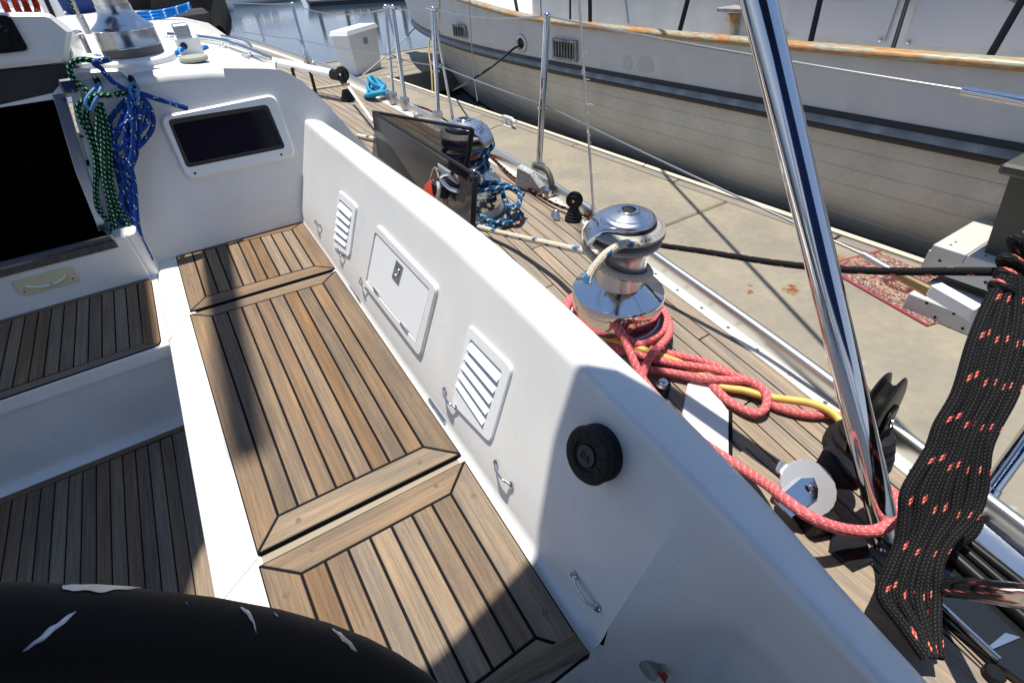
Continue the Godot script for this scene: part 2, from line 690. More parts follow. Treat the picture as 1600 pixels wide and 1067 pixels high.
	rope("black coil rope", Vector3(0.14, 0.14, 0.145), func(cx, cy): return Vector3(0.93, 0.42, 0.37) if ((cx == 1 or cx == 2) and cy % 12 < 2) or ((cx == 6 or cx == 7) and (cy + 6) % 12 < 2) else Vector3.ZERO, 10, 36, 6.0, 0.45)
	rope("blue halyard rope", Vector3(0.12, 0.27, 0.56), func(cx, cy): return Vector3(0.82, 0.86, 0.9) if (cx + cy) % 10 == 0 and cy % 4 < 2 else (Vector3(0.03, 0.04, 0.10) if (cx + cy) % 10 == 1 and cy % 4 != 3 else Vector3.ZERO), 10, 30, 4.0)
	rope("green halyard rope", Vector3(0.05, 0.21, 0.13), func(cx, cy): return Vector3(0.62, 0.85, 0.72) if cx % 2 == 0 and (cy + cx / 2) % 3 == 0 else Vector3.ZERO, 10, 30, 4.0)
	rope("mixed sheet rope", Vector3(0.10, 0.32, 0.48), func(cx, cy): return (Vector3(0.72, 0.76, 0.76) if (cx + cy) % 6 == 0 else (Vector3(0.68, 0.26, 0.16) if (cx + cy / 2) % 11 < 3 and (cy / 5) % 3 == 0 else Vector3.ZERO)), 10, 30, 4.0)
	rope("thin black line", Vector3(0.07, 0.06, 0.06), func(cx, cy): return Vector3(0.72, 0.30, 0.25) if (cx + cy) % 6 == 0 else Vector3.ZERO, 6, 12, 3.0)


func concrete() -> void:
	var w := 1024
	var h := 1536
	var a := noise_bytes(w, h, 0.004, 4, 41)
	var b := noise_bytes(w, h, 0.03, 4, 42)
	var c := noise_bytes(w, h, 0.35, 2, 43)
	var e := noise_bytes(w, h, 0.09, 2, 44)
	for pass_i in 2:
		var d := PackedByteArray()
		d.resize(w * h * 3)
		var hh := PackedByteArray()
		hh.resize(w * h)
		for i in w * h:
			var j := i if pass_i == 0 else w * h - 1 - i
			var k := 0.74 + 0.10 * (a[j] / 255.0 - 0.5) + 0.06 * (b[j] / 255.0 - 0.5) + 0.06 * (c[j] / 255.0 - 0.5)
			var warm := 0.5 + (a[j] / 255.0 - 0.5) * 0.8
			var col := Vector3(k * (1.0 + 0.02 * warm), k * 0.955, k * (0.875 - 0.05 * warm))
			if e[j] > 226:
				col = col.lerp(Vector3(0.82, 0.81, 0.77), 0.7)
			elif e[j] < 22:
				col *= 0.86
			put3(d, i * 3, col)
			hh[i] = clampi(int(128.0 + 0.9 * (c[j] - 128.0) + 0.5 * (b[j] - 128.0)), 0, 255)
		if pass_i == 0:
			# rust stains and pale bird droppings on the near slab: (x, z, radius, strength)
			for s in [[2.36, -1.29, 0.022, 0.8], [2.42, -1.33, 0.014, 0.5], [2.55, -1.16, 0.04, 0.75], [2.585, -1.18, 0.022, 0.9], [2.61, -1.03, 0.02, 0.4], [3.0, -1.27, 0.07, 0.75], [3.08, -1.22, 0.055, 0.6]]:
				stain(d, w, h, s[0], s[1], s[2], Vector3(0.62, 0.32, 0.12), s[3])
			for s in [[2.5, -0.95, 0.012, 1.0], [2.25, -0.6, 0.014, 0.9], [1.8, -0.9, 0.012, 0.8], [2.7, -1.6, 0.01, 0.9], [2.2, -1.75, 0.016, 0.7], [1.95, -0.35, 0.03, 0.8], [1.9, 0.1, 0.012, 0.9], [2.6, -0.3, 0.013, 1.0], [2.33, -0.9, 0.01, 0.8], [1.7, -0.62, 0.009, 0.9]]:
				stain(d, w, h, s[0], s[1], s[2], Vector3(0.86, 0.85, 0.82), s[3])
		var m := mat("concrete %d" % pass_i, Color(0.72, 0.725, 0.735), 0.9)
		m.albedo_texture = tex(d, w, h)
		m.metallic_specular = 0.25
		set_normal(m, normal_tex(hh, w, h, 1.2), 0.7)


func stain(d: PackedByteArray, w: int, h: int, x: float, z: float, r: float, c: Vector3, k: float) -> void:
	# the near slab runs x 0.8..3.3, z -2.19..1.5
	var px := (x - 0.8) / 2.5 * w
	var pz := (z + 2.19) / 3.69 * h
	var rp := r / 2.5 * w
	var f := FastNoiseLite.new()
	f.seed = 51
	f.frequency = 0.07
	for yy in range(int(pz - rp * 2), int(pz + rp * 2)):
		for xx in range(int(px - rp * 2), int(px + rp * 2)):
			if xx < 0 or yy < 0 or xx >= w or yy >= h:
				continue
			var q := Vector2(xx - px, yy - pz).length() / rp + 0.9 * f.get_noise_2d(xx, yy)
			var t := k * clampf(1.25 - q, 0.0, 1.0)
			if t > 0.0:
				var i := (yy * w + xx) * 3
				put3(d, i, Vector3(d[i] / 255.0, d[i + 1] / 255.0, d[i + 2] / 255.0).lerp(c, t))


# oriental rug, dense small flowers, wine red border
func rug_texture() -> void:
	var w := 256
	var h := 384
	var d := PackedByteArray()
	d.resize(w * h * 3)
	var f := FastNoiseLite.new()
	f.seed = 61
	f.noise_type = FastNoiseLite.TYPE_CELLULAR
	f.cellular_return_type = FastNoiseLite.RETURN_CELL_VALUE
	f.frequency = 0.075
	var cols := [Vector3(0.42, 0.10, 0.12), Vector3(0.12, 0.11, 0.18), Vector3(0.62, 0.55, 0.47), Vector3(0.50, 0.16, 0.15), Vector3(0.30, 0.28, 0.34), Vector3(0.70, 0.62, 0.52), Vector3(0.45, 0.22, 0.14), Vector3(0.2, 0.09, 0.12)]
	for y in h:
		for x in w:
			var mx := absi(x - w / 2)
			var my := absi(y - h / 2)
			var edge := mini(w / 2 - mx, h / 2 - my)
			var k := int((f.get_noise_2d(mx, my) * 0.5 + 0.5) * 7.99)
			var c: Vector3 = cols[k]
			if edge > 26 and edge < 33:
				c = Vector3(0.15, 0.13, 0.2) if (x + y) % 6 < 3 else Vector3(0.66, 0.58, 0.48)
			if edge > 60 and edge < 64:
				c = Vector3(0.62, 0.54, 0.44)
			if Vector2(mx, my * 0.8).length() < 50:
				c = cols[(k + int(Vector2(mx, my).length() / 9.0)) % 8]
			put3(d, (y * w + x) * 3, c * (0.85 + 0.3 * float((x * 31 + y * 17) % 13) / 13.0))
	var m := mat("patterned rug", Color.WHITE, 0.95)
	m.albedo_texture = tex(d, w, h)
	mat("rug border", lin(0.27, 0.05, 0.06), 0.95)


func gb(c: float) -> float:
	return 1.0 - pow(1.0 - clampf(c, 0.0, 1.0), 2.2)


# planform of the neighbour's hull: x of the port side at height y and station z
func nx(yy: float, zz: float) -> float:
	var zs := table([Vector2(-1.4, -8.9), Vector2(-1.05, -9.88), Vector2(-0.69, -10.5), Vector2(-0.2, -11.1), Vector2(0.07, -11.8), Vector2(0.6, -12.1), Vector2(1.1, -12.4)], yy)
	var fill := table([Vector2(-1.3, 0.45), Vector2(-1.05, 0.70), Vector2(-0.85, 0.81), Vector2(-0.7, 0.885), Vector2(-0.58, 0.93), Vector2(-0.46, 0.96), Vector2(-0.34, 0.978), Vector2(-0.1, 0.997), Vector2(0.03, 1.0), Vector2(1.2, 1.03)], yy)
	return 5.0 - 1.5 * fill * gb((zz - zs) / 8.0)


func ncap(zz: float) -> float:
	return table([Vector2(-12.5, 1.02), Vector2(-9.0, 0.76), Vector2(-6.6, 0.565), Vector2(-5.2, 0.462), Vector2(-3.9, 0.43), Vector2(-2.0, 0.42), Vector2(0.0, 0.437), Vector2(3.0, 0.55)], zz)


func setting() -> void:
	# ---- water
	var q := MB.new()
	q.quad(Vector3(-160, -1.05, 40), Vector3(160, -1.05, 40), Vector3(160, -1.05, -260), Vector3(-160, -1.05, -260), Vector2(0, 0), Vector2(320, 0), Vector2(320, 300), Vector2(0, 300))
	var wm := mat("harbour water", lin(0.035, 0.06, 0.085), 0.06)
	wm.metallic_specular = 0.6
	var nz := NoiseTexture2D.new()
	nz.width = 1024
	nz.height = 1024
	nz.seamless = true
	nz.as_normal_map = true
	nz.bump_strength = 2.2
	var fn := FastNoiseLite.new()
	fn.seed = 71
	fn.frequency = 0.012
	fn.fractal_octaves = 4
	nz.noise = fn
	set_normal(wm, nz, 0.22)
	wm.uv1_scale = Vector3(0.14, 0.3, 1)
	solo("water", q, wm, "", "", "", HERE, "structure")

	# ---- concrete float: slabs, timber walers, fender strips
	var dock := Node3D.new()
	dock.name = "pontoon"
	add_child(dock)
	dock.set_meta("kind", "structure")
	dock.set_meta("label", "pale concrete pontoon with timber edge between the two yachts")
	var zj := [1.5, -2.19, -5.9, -9.55]
	for i in 3:
		q = MB.new()
		var z0: float = zj[i + 1] + 0.006
		var z1: float = zj[i] - 0.006
		q.prism(rect2(1.3, z0, 3.3, z1), -0.98, -0.6, HERE, 0.012, Vector2(1, 0), Vector2(1 / 2.5, 1 / 3.69), Vector2(-0.8 / 2.5, -z0 / 3.69))
		part("slab", q, M["concrete %d" % mini(i, 1)], dock)
	q = MB.new()
	q.prism(rect2(-6, -12.42, 14, -9.56), -0.98, -0.604, HERE, 0.012, Vector2(1, 0), Vector2(1 / 2.5, 1 / 3.69))
	part("slab", q, M["concrete 1"], dock)
	rng.seed = 5
	for i in 8:
		q = MB.new()
		var za := 1.4 - i * 1.38
		q.box(place(Vector3(3.338 + rng.randf_range(-0.002, 0.002), -0.665, za - 0.685)), Vector3(0.07, 0.14, 1.362), 0.008)
		part("waler", q, M["silvered timber"], dock)
	for i in 7:
		q = MB.new()
		var zb := 1.5 - i * 1.6 + 0.13
		var pr := [Vector3(3.378, -0.585, zb), Vector3(3.402, -0.575, zb), Vector3(3.428, -0.585, zb), Vector3(3.436, -0.62, zb), Vector3(3.43, -0.68, zb)]
		var rows: Array = []
		for zz in [zb, zb - 1.59]:
			var r := PackedVector3Array()
			for p in pr:
				r.append(Vector3(p.x, p.y, zz))
			rows.append(r)
		q.grid(rows, true)
		q.quad(Vector3(3.378, -0.7, zb), Vector3(3.378, -0.585, zb), Vector3(3.378, -0.585, zb - 1.59), Vector3(3.378, -0.7, zb - 1.59))
		part("fender_strip", q, M["fender cream"], dock)
	# walkway boards scored across the main float
	for i in 4:
		q = MB.new()
		q.box(place(Vector3(4.0, -0.602, -9.95 - i * 0.6)), Vector3(12.0, 0.012, 0.02))
		part("joint", q, M["seam grey"], dock)
	q = MB.new()
	q.box(place(Vector3(4.0, -0.64, -12.44)), Vector3(20.0, 0.12, 0.06), 0.01)
	part("waler", q, M["silvered timber"], dock)

	# ---- neighbour's motor yacht
	neighbour()
	dock_things()
	far_marina()


func neighbour() -> void:
	var t := thing("motor_yacht", "white wooden yacht with black rubbing strake and varnished cap rail across the pontoon", "yacht", Vector3(5.0, -1.05, -4.0), "", HERE)
	var zs: Array = []
	for i in 47:
		zs.append(-12.4 + i * 0.34)
	var lv := [0.03, -0.11, -0.225, -0.335, -0.44, -0.545, -0.65, -0.76, -0.88, -1.02, -1.2]
	for k in lv.size() - 1:
		var q := MB.new()
		var rows: Array = []
		for zz in zs:
			var r := PackedVector3Array()
			var y0: float = lv[k]
			var y1: float = lv[k + 1]
			for e in [[y0, 0.0045], [y0 - 0.0035, 0.001], [y0 - 0.009, 0.0], [(y0 + y1) / 2, 0.0], [y1 + 0.008, 0.0], [y1 + 0.003, 0.001], [y1, 0.0045]]:
				var z2: float = maxf(zz, table([Vector2(-1.4, -8.9), Vector2(-1.05, -9.88), Vector2(-0.69, -10.5), Vector2(-0.2, -11.1), Vector2(0.07, -11.8), Vector2(0.6, -12.1)], e[0]))
				r.append(Vector3(nx(e[0], z2) + e[1], e[0], z2))
			rows.append(r)
		q.grid(rows, true)
		part("hull_plank", q, M["cream hull paint"] if lv[k] > -0.9 else M["antifoul"], t)
	# far side of the hull, so that the bow has thickness from the other side too
	var qf := MB.new()
	var rf: Array = []
	for zz in zs:
		var r := PackedVector3Array()
		for y0 in [-1.2, -0.7, -0.2, 0.1, 0.4]:
			var z2: float = maxf(zz, table([Vector2(-1.4, -8.9), Vector2(-1.05, -9.88), Vector2(-0.69, -10.5), Vector2(-0.2, -11.1), Vector2(0.07, -11.8), Vector2(0.6, -12.1)], y0))
			r.append(Vector3(10.0 - nx(y0, z2), y0, z2))
		rf.append(r)
	qf.grid(rf, true)
	part("far_side", qf, M["white hull paint"], t)
	# bulwark
	var q := MB.new()
	var rows: Array = []
	for zz in zs:
		var r := PackedVector3Array()
		for k in 6:
			var yy: float = lerpf(0.085, ncap(zz), k / 5.0)
			var z2: float = maxf(zz, -11.8 - 0.6 * maxf(yy - 0.07, 0.0))
			r.append(Vector3(nx(yy, z2), yy, z2))
		rows.append(r)
	q.grid(rows, false)
	part("bulwark", q, M["white hull paint"], t)
	# rubbing strake: black fillet, worn grey ledge, black fillet
	for spec in [["strake_upper", "black rail paint", [[0.098, 0.0], [0.094, -0.012], [0.062, -0.014]]], ["strake_ledge", "worn grey rail", [[0.062, -0.014], [0.05, -0.035], [0.026, -0.05]]], ["strake_lower", "black rail paint", [[0.026, -0.05], [0.012, -0.056], [-0.004, -0.05], [-0.016, -0.03], [-0.02, 0.004]]]]:
		q = MB.new()
		rows = []
		for zz in zs:
			if zz < -11.9:
				continue
			var r := PackedVector3Array()
			for e in spec[2]:
				var z2: float = maxf(zz, -11.75)
				r.append(Vector3(nx(0.07, z2) + e[1], e[0], z2))
			rows.append(r)
		q.grid(rows, true)
		part(spec[0], q, M[spec[1]], t)
	# varnished cap rail in lengths
	for s in [[0, 9], [9, 19], [19, 29], [29, 38], [38, 46]]:
		q = MB.new()
		rows = []
		for i in range(s[0], s[1] + 1):
			var zz: float = zs[i] + (0.003 if i == s[0] else 0.0)
			var r := PackedVector3Array()
			var yy := ncap(zz)
			var x0 := nx(yy, maxf(zz, -12.1))
			for e in [[0.06, -0.006], [0.05, 0.028], [0.02, 0.034], [-0.025, 0.031], [-0.045, 0.018], [-0.048, 0.0], [-0.04, -0.014], [-0.012, -0.018]]:
				r.append(Vector3(x0 + e[0], yy + e[1], zz))
			rows.append(r)
		q.grid(rows, true, false, Vector2(0.7, 6.0))
		part("cap_rail", q, M["varnish"], t)
	# side deck and cabin side
	q = MB.new()
	rows = []
	for zz in zs:
		var yy := ncap(zz) - 0.1
		rows.append(PackedVector3Array([Vector3(nx(yy, maxf(zz, -12.0)) + 0.03, yy, zz), Vector3(10.0 - nx(yy, maxf(zz, -12.0)), yy, zz)]))
	q.grid(rows)
	part("deck", q, M["white hull paint"], t)
	q = MB.new()
	q.prism(rounded([Vector2(3.98, -5.9), Vector2(5.9, -5.9), Vector2(5.9, 2.6), Vector2(3.98, 2.6)], 0.25), 0.3, 1.75, HERE, 0.05)
	part("cabin", q, M["white hull paint"], t)
	# canvas covers over the cabin windows
	for c in [[-2.46, -1.765, 0], [-1.64, -0.72, 1], [-0.6, 0.3, 0]]:
		q = MB.new()
		rows = []
		for i in 13:
			var r := PackedVector3Array()
			for j in 11:
				var u := i / 12.0
				var w := j / 10.0
				var x0 := 3.96 - 0.02 * sin(PI * u) * sin(PI * w) - 0.006 * sin(u * 11.0 + w * 5.0 + c[2]) * w * (1.0 - w) * 4.0
				r.append(Vector3(x0, 0.402 + w * 0.85 + (0.012 * sin(PI * u) if j == 0 else 0.0), lerpf(c[0], c[1], u)))
			rows.append(r)
		q.grid(rows, false)
		var cv := part("window_cover", q, M["grey canvas"], t)
		q = MB.new()
		for cz in [c[0] + 0.02, c[1] - 0.02]:
			q.lathe([Vector2(0, 0.012), Vector2(0.009, 0.009), Vector2(0.013, 0.0)], 10, at_frame(Vector3(3.955, 0.42, cz), Vector3(0, 0, 1), Vector3(-1, 0, 0)))
		part("snap_fastener", q, M["stainless"], cv)
		q = MB.new()
		var win: Array = []
		for k in 18:
			var an := TAU * k / 18.0
			win.append(Vector2(lerpf(c[0], c[1], 0.55) + cos(an) * 0.24, -(0.86 + sin(an) * 0.23)))
		q.prism(win, 0.0, 0.004, Transform3D(Basis(Vector3(0, 0, 1), Vector3(-1, 0, 0), Vector3(0, -1, 0)), Vector3(3.932, 0, 0)), 0.0)
		part("vinyl_window", q, mat("grey vinyl", lin(0.16, 0.165, 0.18), 0.35), cv)
	# awning posts and shrouds
	for p in [[Vector3(3.57, 0.4054, -3.1075), Vector3(3.62, 0.6406, -3.1082), 0.019], [Vector3(3.57, 0.4171, -4.1994), Vector3(3.6, 0.6234, -4.2465), 0.019], [Vector3(3.57, 0.4146, -2.0193), Vector3(3.62, 0.658, -2.0583), 0.018], [Vector3(3.57, 0.4166, -1.0636), Vector3(3.66, 0.671, -1.0671), 0.019], [Vector3(3.57, 0.4158, -1.5245), Vector3(3.95, 0.636, -1.707), 0.012], [Vector3(3.57, 0.4132, -4.5012), Vector3(3.6, 0.6185, -4.543), 0.010], [Vector3(3.57, 0.4302, -4.9896), Vector3(3.6, 0.6103, -5.0353), 0.005], [Vector3(3.57, 0.4654, -5.4404), Vector3(3.6, 0.6022, -5.5242), 0.017]]:
		q = MB.new()
		var a: Vector3 = p[0]
		var b: Vector3 = p[1]
		a.y = ncap(a.z) + 0.015
		q.tube([a, a + (b - a) * 3.2], p[2], 8)
		part("awning_post", q, M["black plastic"], t)
	# stay whose shadow falls across cap rail and pontoon
	q = MB.new()
	q.tube([Vector3(3.67, 0.45, -3.79), Vector3(3.9, 11.5, -7.95)], 0.011, 6)
	part("shroud", q, M["wire"], t)
	# louvred grilles in the bulwark
	for g in [[Vector3(3.49, 0.3095, -4.6587), Vector3(3.49, 0.128, -4.2723), 7], [Vector3(3.66, 0.3009, -7.1685), Vector3(3.66, 0.1499, -6.8018), 4]]:
		var a: Vector3 = g[0]
		var b: Vector3 = g[1]
		var x0 := minf(minf(nx(a.y, a.z), nx(b.y, b.z)), minf(nx(a.y, b.z), nx(b.y, a.z))) - 0.02
		q = MB.new()
		q.ring(rect2(a.z, -a.y, b.z, -b.y), rect2(a.z + 0.025, -a.y + 0.022, b.z - 0.025, -b.y - 0.022), -0.02, 0.006, Transform3D(Basis(Vector3(0, 0, 1), Vector3(-1, 0, 0), Vector3(0, -1, 0)), Vector3(x0, 0, 0)), 0.004)
		var gr := part("bulwark_grille", q, M["worn grey rail"], t)
		q = MB.new()
		q.box(place(Vector3(x0 + 0.009, (a.y + b.y) / 2, (a.z + b.z) / 2)), Vector3(0.004, absf(a.y - b.y) - 0.02, absf(a.z - b.z) - 0.02))
		part("recess", q, M["dark"], gr)
		for k in g[2]:
			q = MB.new()
			q.box(place(Vector3(x0 + 0.004, (a.y + b.y) / 2, lerpf(a.z + 0.03, b.z - 0.03, (k + 0.5) / g[2]))), Vector3(0.012, absf(a.y - b.y) - 0.04, 0.012), 0.002)
			part("bar", q, M["worn grey rail"], gr)
	# touched-up paint on the bulwark
	for pc in [[Vector3(3.49, 0.192, -3.5864), 0.055, 0.075], [Vector3(3.49, 0.2073, -3.3705), 0.09, 0.085]]:
		q = MB.new()
		var c0: Vector3 = pc[0]
		var ol: Array = []
		for k in 14:
			var an := TAU * k / 14.0
			ol.append(Vector2(c0.z + cos(an) * pc[1] * (1.0 + 0.25 * sin(an * 3.0 + c0.z)), -(c0.y + sin(an) * pc[2] * (1.0 + 0.2 * cos(an * 2.0)))))
		q.prism(ol, 0.0, 0.0015, Transform3D(Basis(Vector3(0, 0, 1), Vector3(-1, 0, 0), Vector3(0, -1, 0)), Vector3(nx(c0.y, c0.z) - 0.001, 0, 0)))
		part("paint_patch", q, mat("touch up paint", lin(0.47, 0.47, 0.465), 0.6), t)
	# hawse hole
	q = MB.new()
	var hp := Vector3(3.49, 0.2143, -5.3044)
	var ring: Array = []
	for k in 20:
		var an := TAU * k / 20.0
		ring.append(Vector3(nx(hp.y, hp.z) - 0.008, hp.y + sin(an) * 0.068, hp.z + cos(an) * 0.085))
	q.tube(ring, 0.02, 8, true)
	part("hawse_ring", q, M["brushed steel"], t)
	q = MB.new()
	q.prism(circle2(Vector2(hp.z, -hp.y), 0.06), 0.0, 0.004, Transform3D(Basis(Vector3(0, 0, 1), Vector3(-1, 0, 0), Vector3(0, -1, 0)), Vector3(nx(hp.y, hp.z) - 0.004, 0, 0)))
	part("hawse_opening", q, M["dark"], t)
	# little shelf on a bracket
	q = MB.new()
	q.box(place(Vector3(3.86, 0.5688, -2.8307)), Vector3(0.2, 0.03, 0.22), 0.006)
	var sh := part("shelf", q, M["worn grey rail"], t)
	q = MB.new()
	var sp := Vector3(3.94, 0.5348, -2.8959)
	q.prism([Vector2(0, 0), Vector2(-0.14, 0), Vector2(-0.1, 0.05), Vector2(-0.05, 0.07), Vector2(-0.03, 0.16), Vector2(0, 0.2)], -0.02, 0.02, Transform3D(Basis(Vector3(1, 0, 0), Vector3(0, 0, 1), Vector3(0, -1, 0)), sp + Vector3(0.035, 0, 0)), 0.004)
	part("bracket", q, M["varnish"], sh)
	# anti-fouling skirt below the waterline is in the lowest planks; fender and mooring lines are things of their own
	q = MB.new()
	q.tube(curve([Vector3(3.48, 0.1988, -5.2778), Vector3(3.44, 0.1515, -5.3924), Vector3(3.2, 0.0196, -5.4373), Vector3(2.95, -0.1056, -5.5408)] + [Vector3(3.5708, -0.55, -7.3454)], 6), 0.012, 8)
	solo("mooring_line", q, M["black plastic"], "black mooring line from the hawse hole of the white yacht to the pontoon", "rope", "", HERE)
	q = MB.new()
	q.tube([Vector3(3.55, 0.7828, -6.4826), Vector3(3.5, 0.3296, -6.4343), Vector3(3.46, -0.177, -6.3939), Vector3(3.43, -0.5154, -6.3107)], 0.007, 6)
	var fd := thing("fender", "black fender on a pale cord against the bow of the white yacht", "fender", Vector3(3.43, -0.6195, -6.2628), "", HERE)
	part("cord", q, M["grey cord"], fd)
	q = MB.new()
	var fp := Vector3(3.45, -0.6289, -6.2997)
	q.lathe([Vector2(0, -0.3), Vector2(0.09, -0.26), Vector2(0.12, -0.15), Vector2(0.12, 0.1), Vector2(0.09, 0.17), Vector2(0.02, 0.2), Vector2(0, 0.2)], 18, place(fp + Vector3(0, -0.15, 0)))
	part("bulb", q, M["black rubber"], fd)
	q = MB.new()
	q.tube(curve([Vector3(3.72, 0.7407, -7.5993), Vector3(3.78, 0.4088, -7.8561), Vector3(3.85, 0.202, -8.0259), Vector3(3.9, 0.1079, -8.273)], 5), 0.016, 8)
	solo("hanging_hose", q, M["tan hose"], "tan hose hanging down the bow bulwark of the white yacht", "hose", "", HERE)
	q = MB.new()
	q.tube(curve([Vector3(3.9, 0.0788, -8.3296), Vector3(3.8, 0.0353, -8.3712), Vector3(3.72, -0.1269, -8.3113), Vector3(3.62, -0.3808, -8.101), Vector3(3.5, -0.6885, -7.9165)], 5), 0.013, 8)
	solo("hanging_hose", q, M["tan hose"], "tan hose looped below the black strake at the bow, beside a stanchion", "hose", "", HERE)
	q = MB.new()
	q.tube(sag(Vector3(4.75, -0.0673, -11.1671), Vector3(3.0702, -0.56, -9.9389), 0.02), 0.012, 6)
	solo("mooring_line", q, M["grey cord"], "pale bow line from the white yacht down to the pontoon by the dock box", "rope", "", HERE)


func slanted_box(q: MB, b: Array, tp: Array) -> void:
	# b, tp: four points each, counter-clockwise from above
	q.quad(tp[0], tp[1], tp[2], tp[3])
	q.quad(b[3], b[2], b[1], b[0])
	for i in 4:
		var j := (i + 1) % 4
		q.quad(b[i], b[j], tp[j], tp[i])


func dock_things() -> void:
	# dock box
	var A := Vector3(2.9194, -0.6, -10.5929)
	var B := Vector3(3.1003, -0.6, -10.3074)
	var Cc := Vector3(3.7268, -0.6, -10.7175)
	var Dd := A + Cc - B
	var t := thing("dock_box", "white plastic dock box with sloping lid on the far pontoon", "dock box", (A + Cc) / 2, "", HERE)
	var mid := (A + B + Cc + Dd) / 4.0
	var up := Vector3(0, 0.66, 0)
	var tp: Array = []
	var bt := [A, B, Cc, Dd]
	for p in bt:
		tp.append(mid + (p - mid) * 1.14 + up)
	tp[2] += Vector3(0, 0.03, 0)
	tp[3] += Vector3(0, 0.03, 0)
	var q := MB.new()
	slanted_box(q, bt, tp)
	part("bin", q, M["white plastic"], t)
	q = MB.new()
	var l0: Array = []
	var l1: Array = []
	for p in tp:
		var o: Vector3 = mid + up + ((p as Vector3) - mid - up) * 1.1
		l0.append(o + Vector3(0, -0.02, 0))
		l1.append(mid + up + (o - mid - up) * 0.92 + Vector3(0, 0.05, 0))
	slanted_box(q, l0, l1)
	part("lid", q, M["white plastic"], t)
	for k in 3:
		q = MB.new()
		var f := 0.25 + k * 0.25
		var p0: Vector3 = B.lerp(Cc, f)
		var p1: Vector3 = (tp[1] as Vector3).lerp(tp[2], f)
		var nn := (Cc - B).cross(up).normalized()
		q.tube([p0 + Vector3(0, 0.06, 0), p1 - Vector3(0, 0.1, 0)], 0.014, 6)
		part("rib", q, M["white plastic"], t)
	q = MB.new()
	var pl: Vector3 = (tp[1] as Vector3).lerp(tp[2], 0.52) - Vector3(0, 0.17, 0)
	q.box(Transform3D(Basis(Vector3.UP, -atan2((Cc - B).z, (Cc - B).x)), pl), Vector3(0.09, 0.1, 0.05), 0.004)
	part("latch_plate", q, M["grey plastic"], t)

	# mooring cleat on the pontoon edge
	var cp := Vector3(3.2431, -0.6, -5.2423)
	t = thing("dock_cleat", "galvanised mooring cleat on the far edge of the pontoon", "cleat", cp, "", HERE)
	q = MB.new()
	q.tube(curve([cp + Vector3(-0.02, 0.075, 0.17), cp + Vector3(0, 0.09, 0.08), cp + Vector3(0, 0.09, -0.08), cp + Vector3(0.02, 0.075, -0.17)], 5), [0.012, 0.016, 0.018, 0.02, 0.02, 0.022, 0.022, 0.022, 0.022, 0.022, 0.022, 0.02, 0.02, 0.018, 0.016, 0.012], 8)
	part("horn", q, M["white alloy"], t)
	for sg in [-1, 1]:
		q = MB.new()
		q.lathe([Vector2(0.035, 0.0), Vector2(0.02, 0.03), Vector2(0.018, 0.09)], 12, place(cp + Vector3(0, 0, 0.05 * sg)))
		part("post", q, M["white alloy"], t)
	q = MB.new()
	q.box(place(cp + Vector3(0, 0.006, 0)), Vector3(0.08, 0.012, 0.2), 0.004)
	part("foot", q, M["white alloy"], t)

	# rug
	var rx := Transform3D(Basis(Vector3.UP, deg_to_rad(-14)), Vector3(3.02, -0.6, -0.86))
	t = thing("rug", "red patterned oriental rug lying on the pontoon at the foot of the steps", "rug", Vector3(3.02, -0.6, -0.8), "", HERE)
	q = MB.new()
	var rows: Array = []
	for i in 17:
		var r := PackedVector3Array()
		for j in 11:
			var u := i / 16.0
			var w := j / 10.0
			r.append(rx * Vector3(lerpf(-0.17, 0.26, w), 0.007 + 0.002 * sin(u * 9.0 + w * 4.0), lerpf(-0.3, 0.36, u)))
		rows.append(r)
	q.grid(rows)
	for k in q.v.size():
		q.t[k] = Vector2(float(k % 11) / 10.0, float(k / 11) / 16.0)
	part("pile", q, M["patterned rug"], t)
	for e in [[-0.18, -0.315, 0.27, -0.296], [-0.183, -0.3, -0.166, 0.36]]:
		q = MB.new()
		q.prism(rounded(rect2(e[0], e[1], e[2], e[3]), 0.004), 0.0, 0.012, rx, 0.004)
		part("binding", q, M["rug border"], t)

	# boarding steps
	t = thing("boarding_steps", "white plastic boarding steps beside the white yacht", "steps", Vector3(3.1, -0.6, -0.4), "", HERE)
	q = MB.new()
	q.box(place(Vector3(2.93, -0.553, -0.16)), Vector3(0.2, 0.095, 1.1), 0.005)
	part("lower_step", q, M["step plastic"], t)
	for k in 6:
		q = MB.new()
		q.box(place(Vector3(3.245, -0.322, -0.683 + k * 0.148)), Vector3(0.5, 0.044, 0.144), 0.004)
		part("tread_board", q, M["step plastic"], t)
	q = MB.new()
	q.box(place(Vector3(3.02, -0.395, -0.2)), Vector3(0.025, 0.098, 1.1), 0.003)
	part("front_skirt", q, M["step plastic"], t)
	q = MB.new()
	q.prism([Vector2(3.01, 0.345), Vector2(3.49, 0.345), Vector2(3.49, 0.6), Vector2(3.35, 0.6), Vector2(3.3, 0.47), Vector2(3.01, 0.44)], 0.0, 0.025, Transform3D(Basis(Vector3(1, 0, 0), Vector3(0, 0, 1), Vector3(0, -1, 0)), Vector3(0, 0, -0.765)), 0.002)
	part("side_panel", q, M["step plastic"], t)
	q = MB.new()
	q.box(place(Vector3(3.04, -0.55, -0.24)), Vector3(0.02, 0.09, 0.9))
	part("kick_board", q, M["step plastic"], t)
	for p in [[2.829, -0.52, -0.62], [2.829, -0.52, -0.5], [2.829, -0.575, -0.56], [2.829, -0.575, -0.44]]:
		q = MB.new()
		q.prism(circle2(Vector2.ZERO, 0.007, 8), 0.0, 0.002, at_frame(Vector3(p[0], p[1], p[2]), Vector3(0, 0, 1), Vector3(-1, 0, 0)))
		part("screw", q, M["caulk"], t)
	for k in 5:
		for xx in [3.05, 3.1]:
			q = MB.new()
			q.prism(circle2(Vector2(xx, -0.7 + k * 0.148), 0.006, 8), -0.3, -0.2985)
			part("screw", q, M["caulk"], t)
